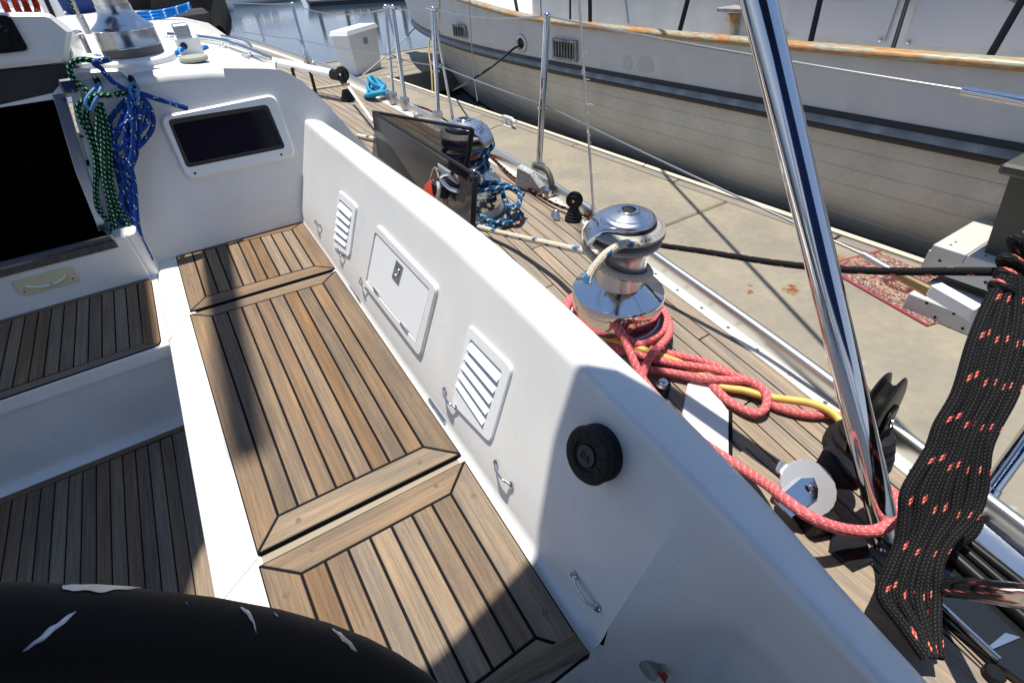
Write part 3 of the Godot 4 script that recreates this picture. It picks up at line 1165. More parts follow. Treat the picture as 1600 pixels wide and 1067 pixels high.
	for k in 4:
		q = MB.new()
		q.prism(circle2(Vector2.ZERO, 0.007, 8), 0.0, 0.002, at_frame(Vector3(3.0065, -0.375 - 0.03 * (k % 2), -0.7 + k * 0.07), Vector3(0, 0, 1), Vector3(-1, 0, 0)))
		part("screw", q, M["caulk"], t)

	# dark bin standing on the steps
	t = thing("storage_bin", "dark olive grey bin with lid on top of the white steps", "bin", Vector3(3.2, -0.3, -0.3), "", HERE)
	var b0 := Vector3(3.079, -0.297, -0.5701)
	q = MB.new()
	var bq := [b0 + Vector3(0, 0, 0.6), b0 + Vector3(0.36, 0, 0.6), b0 + Vector3(0.36, 0, 0), b0]
	var tq: Array = []
	for p in bq:
		var o: Vector3 = p
		tq.append(Vector3(o.x + (-0.06 if o.x < b0.x + 0.1 else 0.06), 0.1, o.z + (-0.05 if o.z < b0.z + 0.1 else 0.05)))
	slanted_box(q, bq, tq)
	part("bin_body", q, M["dark bin"], t)
	q = MB.new()
	q.box(place(Vector3(b0.x + 0.18, 0.115, b0.z + 0.3)), Vector3(0.56, 0.05, 0.78), 0.012)
	part("lid", q, M["dark bin"], t)
	q = MB.new()
	q.box(place(Vector3(b0.x - 0.075, 0.065, b0.z + 0.09)), Vector3(0.05, 0.06, 0.07), 0.006)
	part("hinge", q, M["black plastic"], t)
	for p in [[0.10, -0.04], [0.14, -0.16], [0.20, 0.0]]:
		q = MB.new()
		q.ball(Vector3(b0.x - 0.035, -0.1 + p[1], b0.z + p[0]), Vector3(0.004, 0.008, 0.009), 8)
		part("paint_spot", q, M["step plastic"], t)


func small_boat(called: String, label: String, at: Vector3, turn: float, L: float, hullm: Material, mast: bool, cover: Material) -> void:
	var t := thing(called, label, "boat", at, "boats moored across the harbour", HERE)
	var xf := Transform3D(Basis(Vector3.UP, turn), at)
	var q := MB.new()
	var rows: Array = []
	for i in 13:
		var u := i / 12.0
		var half := L * 0.16 * (1.0 - pow(u, 2.6)) * (0.82 + 0.18 * sin(PI * minf(u * 1.4, 1.0)))
		var sheer := L * (0.085 + 0.05 * u * u)
		var r := PackedVector3Array()
		for e in [[-1.0, 1.0], [-0.93, 0.45], [-0.7, -0.05], [0.0, -0.15], [0.7, -0.05], [0.93, 0.45], [1.0, 1.0]]:
			r.append(xf * Vector3(half * e[0], sheer * e[1], -L * 0.5 + L * u + (0.05 * L * u * maxf(e[1], 0.0))))
		rows.append(r)
	q.grid(rows, true)
	var r0: PackedVector3Array = rows[0]
	for k in range(1, 6):
		q.tri(r0[0], r0[k], r0[k + 1])
	part("hull", q, hullm, t)
	q = MB.new()
	var dk: Array = []
	for i in 13:
		var r: PackedVector3Array = rows[i]
		dk.append(PackedVector3Array([r[0] - Vector3(0, 0.02, 0), r[6] - Vector3(0, 0.02, 0)]))
	q.grid(dk, false)
	part("deck", q, M["white plastic"], t)
	q = MB.new()
	q.prism(rounded([Vector2(-L * 0.1, -L * 0.2), Vector2(L * 0.1, -L * 0.2), Vector2(L * 0.06, L * 0.2), Vector2(-L * 0.06, L * 0.2)], L * 0.03), L * 0.07, L * 0.155, xf, L * 0.012)
	var cb := part("cabin", q, M["white plastic"], t)
	for sg in [-1.0, 1.0]:
		for k in 3:
			q = MB.new()
			q.box(xf * Transform3D(Basis(Vector3.UP, -sg * 0.1), Vector3(sg * L * (0.097 - 0.01 * k), L * 0.122, -L * 0.12 + k * L * 0.1)), Vector3(0.03, L * 0.03, L * 0.075), 0.004)
			part("window", q, M["dark glass"], cb)
	q = MB.new()
	q.box(xf * Transform3D(Basis.IDENTITY, Vector3(0, L * 0.118, -L * 0.203)), Vector3(L * 0.15, L * 0.045, 0.03), 0.004)
	part("window", q, M["dark glass"], cb)
	q = MB.new()
	for sg in [-1.0, 1.0]:
		q.tube([xf * Vector3(sg * L * 0.12, L * 0.085, -L * 0.48), xf * Vector3(sg * L * 0.12, L * 0.17, -L * 0.47), xf * Vector3(sg * L * 0.14, L * 0.19, 0), xf * Vector3(sg * L * 0.05, L * 0.22, L * 0.5)], 0.02, 6)
	part("rail", q, M["stainless"], t)
	if mast:
		q = MB.new()
		q.tube([xf * Vector3(0, L * 0.15, L * 0.06), xf * Vector3(0, L * 1.25, L * 0.04)], 0.07, 8)
		part("mast", q, M["alloy"], t)
		q = MB.new()
		q.tube([xf * Vector3(0, L * 0.22, L * 0.05), xf * Vector3(0, L * 0.225, -L * 0.42)], [0.2, 0.13], 10)
		part("boom_cover", q, cover, t)
	else:
		q = MB.new()
		q.prism(rounded(rect2(-L * 0.09, -L * 0.3, L * 0.09, -L * 0.05), L * 0.03), L * 0.2, L * 0.215, xf, 0.01)
		part("canopy", q, cover, t)


func far_marina() -> void:
	small_boat("motor_boat", "white motor boat with stern rail, right of the black canvas at top left", Vector3(5.0059, -1.05, -44.1675) + Vector3(0.0, 0, -4.4), PI - 0.45, 9.0, M["white plastic"], false, M["grey canvas"])
	small_boat("motor_boat", "white motor boat moored far off, left of the first stanchion", Vector3(8.8523, -1.05, -54.2213) + Vector3(-1.0, 0, -4.0), PI - 0.9, 8.5, M["white plastic"], false, M["navy canvas"])
	small_boat("sail_boat", "white sailing boat with long low hull at the far left shore of the harbour", Vector3(9.5882, -1.05, -55.3809) + Vector3(0.0, 0, -2.0), -1.2, 8.0, M["white plastic"], true, M["navy canvas"])
	small_boat("sail_boat", "far white boat under a red boom cover beside the mast", Vector3(-2.7384, -1.05, -59.0331) + Vector3(-1, 0, -2), 0.2, 8.0, M["white plastic"], true, M["red canvas"])
	small_boat("work_boat", "grey hulled boat with dark stern lying along the far jetty", Vector3(12.9244, -1.05, -43.7481) + Vector3(1.5, 0, -2.2), -1.5, 6.5, M["grey canvas"], false, M["black canvas"])
	small_boat("sail_boat", "dark hulled sailing boat at the far jetty, above the dock box", Vector3(15.054, -1.05, -40.2336) + Vector3(3.0, 0, -3.0), -1.5, 6.0, M["antifoul"], true, M["navy canvas"])
	# far jetty
	var t := thing("far_jetty", "low dark jetty on piles across the water, behind the stanchions", "jetty", Vector3(12.8161, -1.05, -39.139), "", HERE)
	var a := Vector3(11.5575, -1.05, -43.9281)
	var b := Vector3(17.757, -1.05, -37.5748)
	var dir := (b - a).normalized()
	var bs := Basis(dir, Vector3.UP, dir.cross(Vector3.UP))
	var q := MB.new()
	q.box(Transform3D(bs, (a + b) / 2 + Vector3(0, 0.3, 0)), Vector3(a.distance_to(b) + 1.0, 0.14, 1.2), 0.02)
	part("jetty_deck", q, M["silvered timber"], t)
	q = MB.new()
	q.box(Transform3D(bs, (a + b) / 2 + Vector3(0, 0.06, 0)), Vector3(a.distance_to(b) + 1.0, 0.3, 1.1), 0.02)
	part("jetty_float", q, M["antifoul"], t)
	for k in 5:
		q = MB.new()
		q.tube([a.lerp(b, k / 4.0) + Vector3(0, -0.4, -0.7), a.lerp(b, k / 4.0) + Vector3(0, 2.2, -0.7)], 0.13, 8)
		part("pile", q, M["silvered timber"], t)


# centre line of the toe rail: x of the deck edge at station z
func edge(zz: float) -> float:
	return table([Vector2(-7.5, 0.35), Vector2(-6.0, 0.76), Vector2(-4.6, 1.0), Vector2(-3.2, 1.105), Vector2(-2.5, 1.13), Vector2(-1.9, 1.137), Vector2(-1.55, 1.128), Vector2(-1.2, 1.1), Vector2(-0.9, 1.066), Vector2(-0.45, 1.016), Vector2(-0.08, 0.962), Vector2(0.4, 0.88), Vector2(0.9, 0.79)], zz)


func coam_out(zz: float) -> float:
	return table([Vector2(-2.6, 0.488), Vector2(-2.29, 0.504), Vector2(-1.6, 0.531), Vector2(-0.88, 0.544), Vector2(-0.53, 0.532), Vector2(-0.15, 0.51), Vector2(0.0, 0.49), Vector2(0.11, 0.478), Vector2(0.7, 0.43)], zz)


func coam_top(zz: float) -> float:
	return table([Vector2(-2.6, 0.375), Vector2(-2.26, 0.381), Vector2(-1.56, 0.394), Vector2(-1.04, 0.404), Vector2(-0.7, 0.397), Vector2(-0.42, 0.386), Vector2(-0.17, 0.371), Vector2(0.04, 0.352), Vector2(0.7, 0.31)], zz)


func plank_uv() -> Vector2:
	return Vector2(rng.randf(), rng.randf())


func teak(grey := false) -> Material:
	return M[("grey deck teak %d" if grey else "weathered teak %d") % rng.randi_range(0, 5)]


func plank(poly: Array, y1: float, parent: Node3D, grain: Vector2, th := 0.008, grey := false, m: Material = null) -> void:
	var q := MB.new()
	q.prism(poly, y1 - th, y1, HERE, 0.0012, grain.normalized(), Vector2(1.0 / 0.9, 1.0 / 0.22), plank_uv(), false)
	part("plank", q, m if m else teak(grey), parent)


# teak panel: outline o (4 corners: fore-left, fore-right, aft-right, aft-left), inner i the same, n planks fore and aft
func panel(called: String, o: Array, i: Array, n: int, y: float, parent: Node3D) -> Node3D:
	var q := MB.new()
	q.prism(o, y - 0.0135, y - 0.0016, HERE, 0.001)
	var base := part(called, q, M["caulk"], parent)
	var g := 0.0029
	var shrink := func(p: Array) -> Array:
		var c := Vector2.ZERO
		for v in p:
			c += v
		c /= p.size()
		var out: Array = []
		var m := p.size()
		for k in m:
			var a: Vector2 = p[(k - 1 + m) % m]
			var b: Vector2 = p[k]
			var d: Vector2 = p[(k + 1) % m]
			var e0 := (b - a).normalized()
			var e1 := (d - b).normalized()
			var n0 := Vector2(-e0.y, e0.x)
			var n1 := Vector2(-e1.y, e1.x)
			if n0.dot(c - b) < 0.0 and n1.dot(c - b) < 0.0:
				n0 = -n0
				n1 = -n1
			var bb := n0 + n1
			out.append(b + bb * (2.0 * g / maxf(bb.length_squared(), 0.5)))
		return out
	# mitred border
	for k in 4:
		var j := (k + 1) % 4
		plank(shrink.call([o[k], o[j], i[j], i[k]]), y, base, (o[j] as Vector2) - (o[k] as Vector2))
	for k in n:
		var a: Vector2 = (i[0] as Vector2).lerp(i[1], float(k) / n)
		var b: Vector2 = (i[0] as Vector2).lerp(i[1], float(k + 1) / n)
		var c: Vector2 = (i[3] as Vector2).lerp(i[2], float(k + 1) / n)
		var d: Vector2 = (i[3] as Vector2).lerp(i[2], float(k) / n)
		plank(shrink.call([a, b, c, d]), y, base, d - a)
	return base


func bung(p: Vector2, y: float, parent: Node3D) -> void:
	var q := MB.new()
	q.prism(circle2(p, 0.0066, 12), y, y + 0.0005, HERE, 0.0, Vector2(0.6, 0.8), Vector2(2, 8), plank_uv(), false)
	part("bung", q, M["weathered teak 5"], parent)


func own_yacht() -> void:
	var t := thing("sailing_yacht", "white sailing yacht seen from its own helm, with teak seats, coaming and side deck", "yacht", Vector3.ZERO)
	rng.seed = 21
	var gel: Material = M["white gelcoat"]
	# ---- coaming
	var zl: Array = []
	var zz := -2.4
	while zz < 0.75:
		zl.append(zz)
		zz += 0.0175 if zz > -0.211 and zz < 0.0 else (0.02 if zz > -0.32 and zz < -0.21 else 0.06)
	var aft: Array = []
	zl = zl.filter(func(e): return absf(e + 0.2) > 0.009)
	zl.append(-0.2)
	zl.append(-0.1999)
	zl.sort()
	var q := MB.new()
	var rows: Array = []
	for z0 in zl:
		var r := PackedVector3Array()
		var k := clampf((z0 + 0.2) / 0.14, 0.0, 1.0)
		var xc := 0.276 + 0.404 * coam_top(z0)
		var yt := coam_top(z0)
		var xo := coam_out(z0)
		var floor_y := -0.012 if z0 < -0.19995 else -0.33
		var xb := lerpf(0.272, 0.448, k)
		r.append(Vector3(xb - 0.012, floor_y, z0))
		r.append(Vector3(xb - 0.002, floor_y + 0.002, z0))
		r.append(Vector3(xb + 0.010, floor_y + 0.010, z0))
		r.append(Vector3(xb + 0.018, floor_y + 0.028, z0))
		r.append(Vector3(lerpf(xb + 0.030, lerpf(0.2964, 0.46, k), 1.0), 0.0504, z0))
		for y0 in [0.12, 0.22, 0.31]:
			r.append(Vector3(lerpf(0.276 + 0.404 * y0, 0.462, k * clampf(1.12 - y0 / 0.36, 0, 1)), y0, z0))
		r.append(Vector3(xc - 0.0075, yt - 0.0175, z0))
		r.append(Vector3(xc - 0.003, yt - 0.0075, z0))
		r.append(Vector3(xc + 0.003, yt - 0.002, z0))
		r.append(Vector3(xc + 0.011, yt, z0))
		r.append(Vector3(lerpf(xc, xo, 0.5), yt - 0.005, z0))
		r.append(Vector3(xo - 0.022, yt - 0.012, z0))
		r.append(Vector3(xo - 0.008, yt - 0.018, z0))
		r.append(Vector3(xo, yt - 0.032, z0))
		r.append(Vector3(xo + 0.004, 0.26, z0))
		r.append(Vector3(xo + 0.012, 0.148, z0))
		if z0 < -0.19995:
			rows.append(r)
		else:
			aft.append(r)
	q.grid(rows)
	q.grid(aft)
	part("coaming", q, gel, t)
	# ---- seat moulding: rim, riser, underside of the lids
	q = MB.new()
	rows = []
	for z0 in [-2.32, -1.75, -1.2, -0.7, -0.2]:
		rows.append(PackedVector3Array([Vector3(-0.305, -0.336, z0), Vector3(-0.303, -0.06, z0), Vector3(-0.301, -0.02, z0), Vector3(-0.296, -0.008, z0), Vector3(-0.284, -0.0055, z0), Vector3(-0.212 if z0 < -0.3 else -0.212, -0.0055, z0), Vector3(-0.205, -0.0075, z0), Vector3(-0.202, -0.014, z0), Vector3(0.1, -0.014, z0), Vector3(0.285, -0.0145, z0)]))
	q.grid(rows)
	q.quad(Vector3(-0.305, -0.336, -0.2), Vector3(0.41, -0.336, -0.2), Vector3(0.285, -0.0095, -0.2), Vector3(-0.284, -0.0055, -0.2))
	var seat := part("cockpit_seat", q, gel, t)
	for s in [[Vector2(-0.3001, -1.6241), Vector2(-0.2248, -1.7471)], [Vector2(-0.2870, -0.6640), Vector2(-0.2091, -0.7162)]]:
		q = MB.new()
		var d: Vector2 = (s[1] - s[0]).normalized() * 0.0018
		var nrm := Vector2(-d.y, d.x)
		q.prism([s[0] + nrm, s[1] + nrm, s[1] - nrm, s[0] - nrm], -0.0056, -0.0048, HERE)
		part("joint", q, M["seam grey"], seat)
	for s in [[Vector2(-0.2253, -1.7735), Vector2(0.2898, -1.7471)], [Vector2(-0.2105, -0.7235), Vector2(0.2759, -0.7047)]]:
		q = MB.new()
		var d: Vector2 = (s[1] - s[0]).normalized() * 0.02
		var nrm := Vector2(-d.y, d.x)
		q.prism([s[0] + nrm, s[1] + nrm, s[1] - nrm, s[0] - nrm], -0.0142, -0.0132, HERE)
		part("gap_strip", q, mat("tan bedding", lin(0.30, 0.255, 0.19), 0.8), seat)
	var ys := 0.0
	var pF := panel("seat_panel", [Vector2(-0.2233, -2.2587), Vector2(0.2824, -2.1983), Vector2(0.2833, -1.7311), Vector2(-0.2197, -1.7546)], [Vector2(-0.1633, -2.1877), Vector2(0.2245, -2.1502), Vector2(0.2211, -1.7950), Vector2(-0.1604, -1.8206)], 9, ys, t)
	pF.set_meta("label", "foremost teak seat panel below the window")
	var pM := panel("seat_panel", [Vector2(-0.2236, -1.7376), Vector2(0.2779, -1.7141), Vector2(0.2715, -0.7071), Vector2(-0.2060, -0.7224)], [Vector2(-0.1587, -1.6813), Vector2(0.2129, -1.6596), Vector2(0.2034, -0.7790), Vector2(-0.1476, -0.7886)], 8, ys, t)
	pM.set_meta("label", "long middle teak seat panel")
	var pA := panel("seat_panel", [Vector2(-0.2095, -0.6956), Vector2(0.2703, -0.6853), Vector2(0.2556, -0.1969)] + [Vector2(-0.2, -0.2)], [Vector2(-0.1387, -0.6298), Vector2(0.1995, -0.6230), Vector2(0.1917, -0.2711)] + [Vector2(-0.13, -0.265)], 7, ys, t)
	pA.set_meta("label", "aft teak seat panel, its corner in shade")
	for p in [Vector2(-0.1120, -0.7518), Vector2(0.1773, -0.7414), Vector2(0.2406, -0.8274)]:
		bung(p, ys, pM)
	for p in [Vector2(-0.1056, -0.6688), Vector2(0.1811, -0.6617), Vector2(0.2401, -0.5878), Vector2(-0.1756, -0.6034), Vector2(0.2307, -0.2964), Vector2(0.1992, -0.2389)]:
		bung(p, ys, pA)
	for p in [Vector2(-0.1914, -2.0097), Vector2(-0.1206, -1.7878), Vector2(0.1070, -1.7709)]:
		bung(p, ys, pF)
	# aft nosing of the seat
	q = MB.new()
	q.prism([Vector2(0.2572, -0.1971), Vector2(0.0684, -0.2403), Vector2(0.0557, -0.2617), Vector2(0.2534, -0.2380)], -0.03, 0.009, HERE, 0.004, Vector2(1, 0.1), Vector2(1.1, 4.5), plank_uv())
	part("seat_nosing", q, M["weathered teak 5"], t)

	# ---- bridge deck across the companionway
	q = MB.new()
	q.prism(rect2(-1.35, -2.12, -0.30, -1.612), -0.05, -0.006, HERE, 0.004)
	var br := part("bridge_deck", q, gel, t)
	q = MB.new()
	var brim := [Vector2(-1.34, -2.088), Vector2(-0.345, -2.088), Vector2(-0.325, -2.078), Vector2(-0.318, -2.055), Vector2(-0.318, -1.64), Vector2(-0.325, -1.622), Vector2(-0.345, -1.618), Vector2(-1.34, -1.606)]
	q.prism(brim, -0.006, -0.0016, HERE)
	part("caulking", q, M["caulk"], br)
	plank([Vector2(-0.362, -2.060), Vector2(-0.3235, -2.076), Vector2(-0.3195, -2.055), Vector2(-0.3195, -1.64), Vector2(-0.3265, -1.6235), Vector2(-0.366, -1.652)], 0.0, br, Vector2(0, 1))
	plank([Vector2(-1.34, -2.086), Vector2(-0.345, -2.086), Vector2(-0.327, -2.078), Vector2(-0.364, -2.0625), Vector2(-1.34, -2.0625)], 0.0, br, Vector2(1, 0))
	plank([Vector2(-1.34, -1.64), Vector2(-0.367, -1.6505), Vector2(-0.3285, -1.622), Vector2(-0.345, -1.6195), Vector2(-1.34, -1.6075)], 0.0, br, Vector2(1, 0))
	for k in 20:
		var xr := -0.3675 - k * 0.0375
		plank([Vector2(xr - 0.0333, -2.060), Vector2(xr, -2.060), Vector2(xr - 0.001, -1.653), Vector2(xr - 0.0343, -1.653)], 0.0, br, Vector2(0, 1))
	# riser below the bridge deck, sole
	q = MB.new()
	rows = []
	for xx in [-1.5, -0.30]:
		rows.append(PackedVector3Array([Vector3(xx, -0.03, -1.635), Vector3(xx, -0.26, -1.635), Vector3(xx, -0.30, -1.632), Vector3(xx, -0.325, -1.622), Vector3(xx, -0.333, -1.604)]))
	q.grid(rows, true)
	part("riser", q, gel, t)
	q = MB.new()
	q.prism(rect2(-1.5, -1.64, 0.5, 0.8), -0.40, -0.3376, HERE)
	var sole := part("cockpit_sole", q, M["caulk"], t)
	plank([Vector2(-1.5, -1.613), Vector2(-0.302, -1.613), Vector2(-0.302, -1.586), Vector2(-1.5, -1.574)], -0.336, sole, Vector2(1, 0))
	plank([Vector2(-0.434, -1.581), Vector2(-0.302, -1.583), Vector2(-0.302, 0.5), Vector2(-0.434, 0.5)], -0.336, sole, Vector2(0, 1))
	for k in 24:
		var xr := -0.4372 - k * 0.0374
		plank([Vector2(xr - 0.0338, -1.5775), Vector2(xr, -1.5785), Vector2(xr, 0.5), Vector2(xr - 0.0338, 0.5)], -0.336, sole, Vector2(0, 1))
	for k in 6:
		plank([Vector2(-0.298 + k * 0.11, -0.19), Vector2(-0.192 + k * 0.11, -0.19), Vector2(-0.192 + k * 0.11, 0.5), Vector2(-0.298 + k * 0.11, 0.5)], -0.336, sole, Vector2(0, 1))
	q = MB.new()
	q.box(place(Vector3(-0.55, -0.03, 1.15)), Vector3(1.9, 0.62, 0.6), 0.03)
	part("stern_seat", q, gel, t)
	# port seat riser, so the cockpit is closed on the far side
	q = MB.new()
	q.box(place(Vector3(-1.62, -0.15, -0.5)), Vector3(0.3, 0.42, 2.4), 0.02)
	part("port_seat", q, gel, t)

	# ---- cabin: after bulkhead, roof, side
	var BF := Transform3D(Basis(Vector3(1, 0, 0), Vector3(0, 0.20364, 0.97905), Vector3(0, -0.97905, 0.20364)), Vector3(0, 0, -2.2))
	q = MB.new()
	q.prism([Vector2(-0.2550, -0.6690), Vector2(-0.3034, -0.5170), Vector2(-0.3256, -0.3953), Vector2(-0.3903, -0.1375), Vector2(-0.3674, -0.0432), Vector2(-0.3522, 0.0427)] + [Vector2(0.30, 0.06), Vector2(0.69, -0.12)] + [Vector2(0.6794, -0.1842), Vector2(0.6426, -0.2525), Vector2(0.6062, -0.3049), Vector2(0.5704, -0.3708), Vector2(0.5355, -0.4315), Vector2(0.5056, -0.4773), Vector2(0.4728, -0.5175), Vector2(0.4411, -0.5497), Vector2(0.4048, -0.5728), Vector2(0.3607, -0.5845), Vector2(0.3159, -0.5918), Vector2(0.0480, -0.6309), Vector2(-0.1739, -0.6615)], -0.05, 0.0, BF, 0.0)
	part("cabin_bulkhead", q, gel, t)
	# raised moulding round the halyard hooks
	q = MB.new()
	q.prism(rounded([Vector2(-0.2401, -0.6631), Vector2(-0.1007, -0.6495), Vector2(-0.0806, -0.5396), Vector2(-0.1804, -0.4190), Vector2(-0.2837, -0.2006), Vector2(-0.3727, -0.1221), Vector2(-0.3066, -0.3868), Vector2(-0.2831, -0.5132)], 0.02), 0.0, 0.012, BF, 0.008)
	part("bulkhead_pad", q, gel, t)
	# roof
	q = MB.new()
	rows = []
	for i in 13:
		var u := maxf(i - 1, 0) / 11.0
		var r := PackedVector3Array()
		var zr := lerpf(-2.325, -5.0, u)
		var xe := lerpf(0.41, 0.30, u)
		for j in 15:
			var x0 := lerpf(-1.4, xe, j / 14.0)
			r.append(Vector3(x0, 0.6195 - 0.40 * pow(maxf(x0, -0.05), 2.0) + 0.012 * u + (0.0 if j < 14 else -0.012) - (0.04 if i == 0 else 0.0), zr + (0.0 if i else 0.008)))
		r.append(Vector3(xe + 0.05, 0.50, zr))
		r.append(Vector3(xe + 0.12, 0.38, zr))
		r.append(Vector3(xe + 0.22, 0.14, zr))
		rows.append(r)
	q.grid(rows, true)
	part("cabin_roof", q, gel, t)
	# companionway: sill wall, stainless sill, slide, dark opening
	q = MB.new()
	q.prism([Vector2(-1.4, -0.170), Vector2(-0.318, -0.170), Vector2(-0.318, 0.03), Vector2(-1.4, 0.03)], -0.08, 0.0, Transform3D(Basis(Vector3(1, 0, 0), Vector3(0, 0, 1), Vector3(0, -1, 0)), Vector3(0, 0, -2.098)), 0.006)
	q.prism(rounded([Vector2(-0.325, -2.099), Vector2(-0.292, -2.105), Vector2(-0.280, -2.26), Vector2(-0.325, -2.26)], 0.022, 6), -0.05, 0.1705, HERE, 0.006)
	part("sill_wall", q, gel, t)
	q = MB.new()
	q.box(place(Vector3(-0.855, 0.180, -2.115)), Vector3(1.0, 0.02, 0.06), 0.004)
	var sill := part("companionway_sill", q, M["stainless"], t)
	q = MB.new()
	q.box(place(Vector3(-0.855, 0.152, -2.094)), Vector3(1.0, 0.03, 0.008), 0.002)
	part("rubbing_plate", q, M["stainless"], sill)
	q = MB.new()
	q.prism([Vector2(-0.3248, -0.6037), Vector2(-0.2910, -0.6040), Vector2(-0.3406, -0.3725), Vector2(-0.3846, -0.1408), Vector2(-0.4109, -0.1288), Vector2(-0.3772, -0.3678)], 0.0, 0.014, BF, 0.002)
	var track := part("hatch_slide", q, M["brushed steel"], t)
	for p in [Vector2(-0.2992, -0.5840), Vector2(-0.3078, -0.4705)]:
		q = MB.new()
		q.prism(circle2(p, 0.006, 10), 0.014, 0.0155, BF)
		part("screw", q, M["stainless"], track)
	q = MB.new()
	q.box(Transform3D(BF.basis, Vector3(-0.2689, 0.6124, -2.307)), Vector3(0.045, 0.03, 0.04), 0.006)
	part("latch_block", q, M["stainless"], track)
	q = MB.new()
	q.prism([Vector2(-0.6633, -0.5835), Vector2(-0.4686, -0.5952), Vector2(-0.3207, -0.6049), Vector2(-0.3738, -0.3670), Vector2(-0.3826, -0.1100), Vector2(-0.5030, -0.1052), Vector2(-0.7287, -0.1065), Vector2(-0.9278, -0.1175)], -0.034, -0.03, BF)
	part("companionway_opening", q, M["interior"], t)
	q = MB.new()
	q.prism([Vector2(-0.5522, -0.8535), Vector2(-0.3416, -0.8336), Vector2(-0.2400, -0.8240), Vector2(-0.2202, -0.8170), Vector2(-0.1888, -0.7666), Vector2(-0.2405, -0.6875), Vector2(-0.4173, -0.6915), Vector2(-0.6411, -0.6991)], -0.3, 0.02, BF, 0.012)
	var hatch := part("hatch_hood", q, gel, t)
	q = MB.new()
	q.prism([Vector2(-0.6465, -0.6898), Vector2(-0.4191, -0.6882), Vector2(-0.2422, -0.6840), Vector2(-0.2436, -0.6599), Vector2(-0.3207, -0.6049), Vector2(-0.4695, -0.5934), Vector2(-0.7091, -0.5811)], -0.03, 0.004, BF, 0.004)
	part("hatch_edge", q, mat("grey acrylic", lin(0.022, 0.02, 0.018), 0.7), hatch)
	q = MB.new()
	q.prism(rounded([Vector2(-0.4623, -0.8354), Vector2(-0.3195, -0.8215), Vector2(-0.3192, -0.7284), Vector2(-0.5210, -0.7299)], 0.015), 0.0, 0.032, BF, 0.0)
	var pod := part("instrument", q, M["black plastic"], t)
	q = MB.new()
	q.lathe([Vector2(0.04, 0.0), Vector2(0.04, 0.004), Vector2(0.038, 0.004), Vector2(0.037, 0.001), Vector2(0, 0.001)], 28, Transform3D(BF.basis, Vector3(-0.3864, 0.7623, -2.3259)))
	part("dial", q, M["leather"], pod)
	for k in 9:
		q = MB.new()
		var an := PI * (0.1 + k * 0.1)
		var c: Vector3 = Vector3(-0.3861, 0.7624, -2.3244)
		q.box(Transform3D(BF.basis * Basis(Vector3.UP, an), c + BF.basis * (Vector3(sin(an + PI / 2), 0, cos(an + PI / 2)) * 0.04)), Vector3(0.008, 0.0006, 0.0016))
		part("dial_mark", q, M["grey plastic"], pod)
	# portlight
	var po := rounded([Vector2(-0.0660, -0.4904), Vector2(0.3508, -0.4996), Vector2(0.3509, -0.2613), Vector2(-0.0650, -0.2613)], 0.035, 6)
	var pi2 := rounded([Vector2(-0.0415, -0.4752), Vector2(0.3092, -0.4673), Vector2(0.3181, -0.3014), Vector2(-0.0502, -0.3060)], 0.016, 6)
	q = MB.new()
	q.ring(po, pi2, 0.0, 0.016, BF, 0.008)
	var pl := part("portlight", q, M["white plastic"], t)
	q = MB.new()
	q.prism(pi2, 0.0, 0.005, BF)
	part("pane", q, M["dark glass"], pl)
	var pg := rounded([Vector2(-0.0340, -0.4585), Vector2(0.2966, -0.4533), Vector2(0.3104, -0.3156), Vector2(-0.0356, -0.3194)], 0.012, 6)
	q = MB.new()
	q.ring(pi2, pg, 0.004, 0.009, BF, 0.001)
	part("gasket", q, mat("brown gasket", lin(0.05, 0.042, 0.035), 0.8), pl)
	for p in [Vector2(-0.0311, -0.2824), Vector2(0.2927, -0.2815)]:
		q = MB.new()
		q.prism(circle2(p, 0.0045, 10), 0.016, 0.0168, BF)
		part("screw", q, M["caulk"], pl)

	# ---- fittings moulded or hinged into the coaming face
	var CF := Transform3D(Basis(Vector3(0, 0, 1), Vector3(-0.92718, 0.37461, 0), Vector3(-0.37461, -0.92718, 0)), Vector3(0.276, 0, 0))
	for vt in [[[Vector2(-1.7719, -0.2900), Vector2(-1.5888, -0.3013), Vector2(-1.5825, -0.1165), Vector2(-1.7480, -0.0812)], [Vector2(-1.7478, -0.2658), Vector2(-1.6143, -0.2716), Vector2(-1.6255, -0.1382), Vector2(-1.7480, -0.1195)], "fore louvred vent in the coaming"], [[Vector2(-0.8207, -0.3019), Vector2(-0.6352, -0.3074), Vector2(-0.6215, -0.1077), Vector2(-0.7950, -0.0846)], [Vector2(-0.7958, -0.2770), Vector2(-0.6606, -0.2797), Vector2(-0.6602, -0.1277), Vector2(-0.7972, -0.1427)], "aft louvred vent in the coaming"]]:
		var vo := rounded(vt[0], 0.018, 5)
		var vi := rounded(vt[1], 0.004, 5)
		q = MB.new()
		q.ring(vo, vi, -0.002, 0.0065, CF, 0.003)
		var ve := part("vent", q, M["white plastic"], t, vt[2])
		q = MB.new()
		q.prism(vi, -0.004, 0.0012, CF)
		part("vent_back", q, M["seam grey"], ve)
		var a: Vector2 = vt[1][0]
		var b: Vector2 = vt[1][1]
		var c: Vector2 = vt[1][2]
		var d: Vector2 = vt[1][3]
		for k in 5:
			var f := (k + 0.5) / 5.0
			var l := a.lerp(d, f)
			var rr := b.lerp(c, f)
			var m := (l + rr) / 2
			q = MB.new()
			var pitch := a.distance_to(d) / 5.0
			q.box(CF * Transform3D(Basis(Vector3.UP, -atan2((rr - l).y, (rr - l).x)) * Basis(Vector3(1, 0, 0), -0.42), Vector3(m.x, 0.0045, m.y)), Vector3(l.distance_to(rr), 0.0022, pitch * 1.12), 0.0006)
			part("slat", q, M["white plastic"], ve)
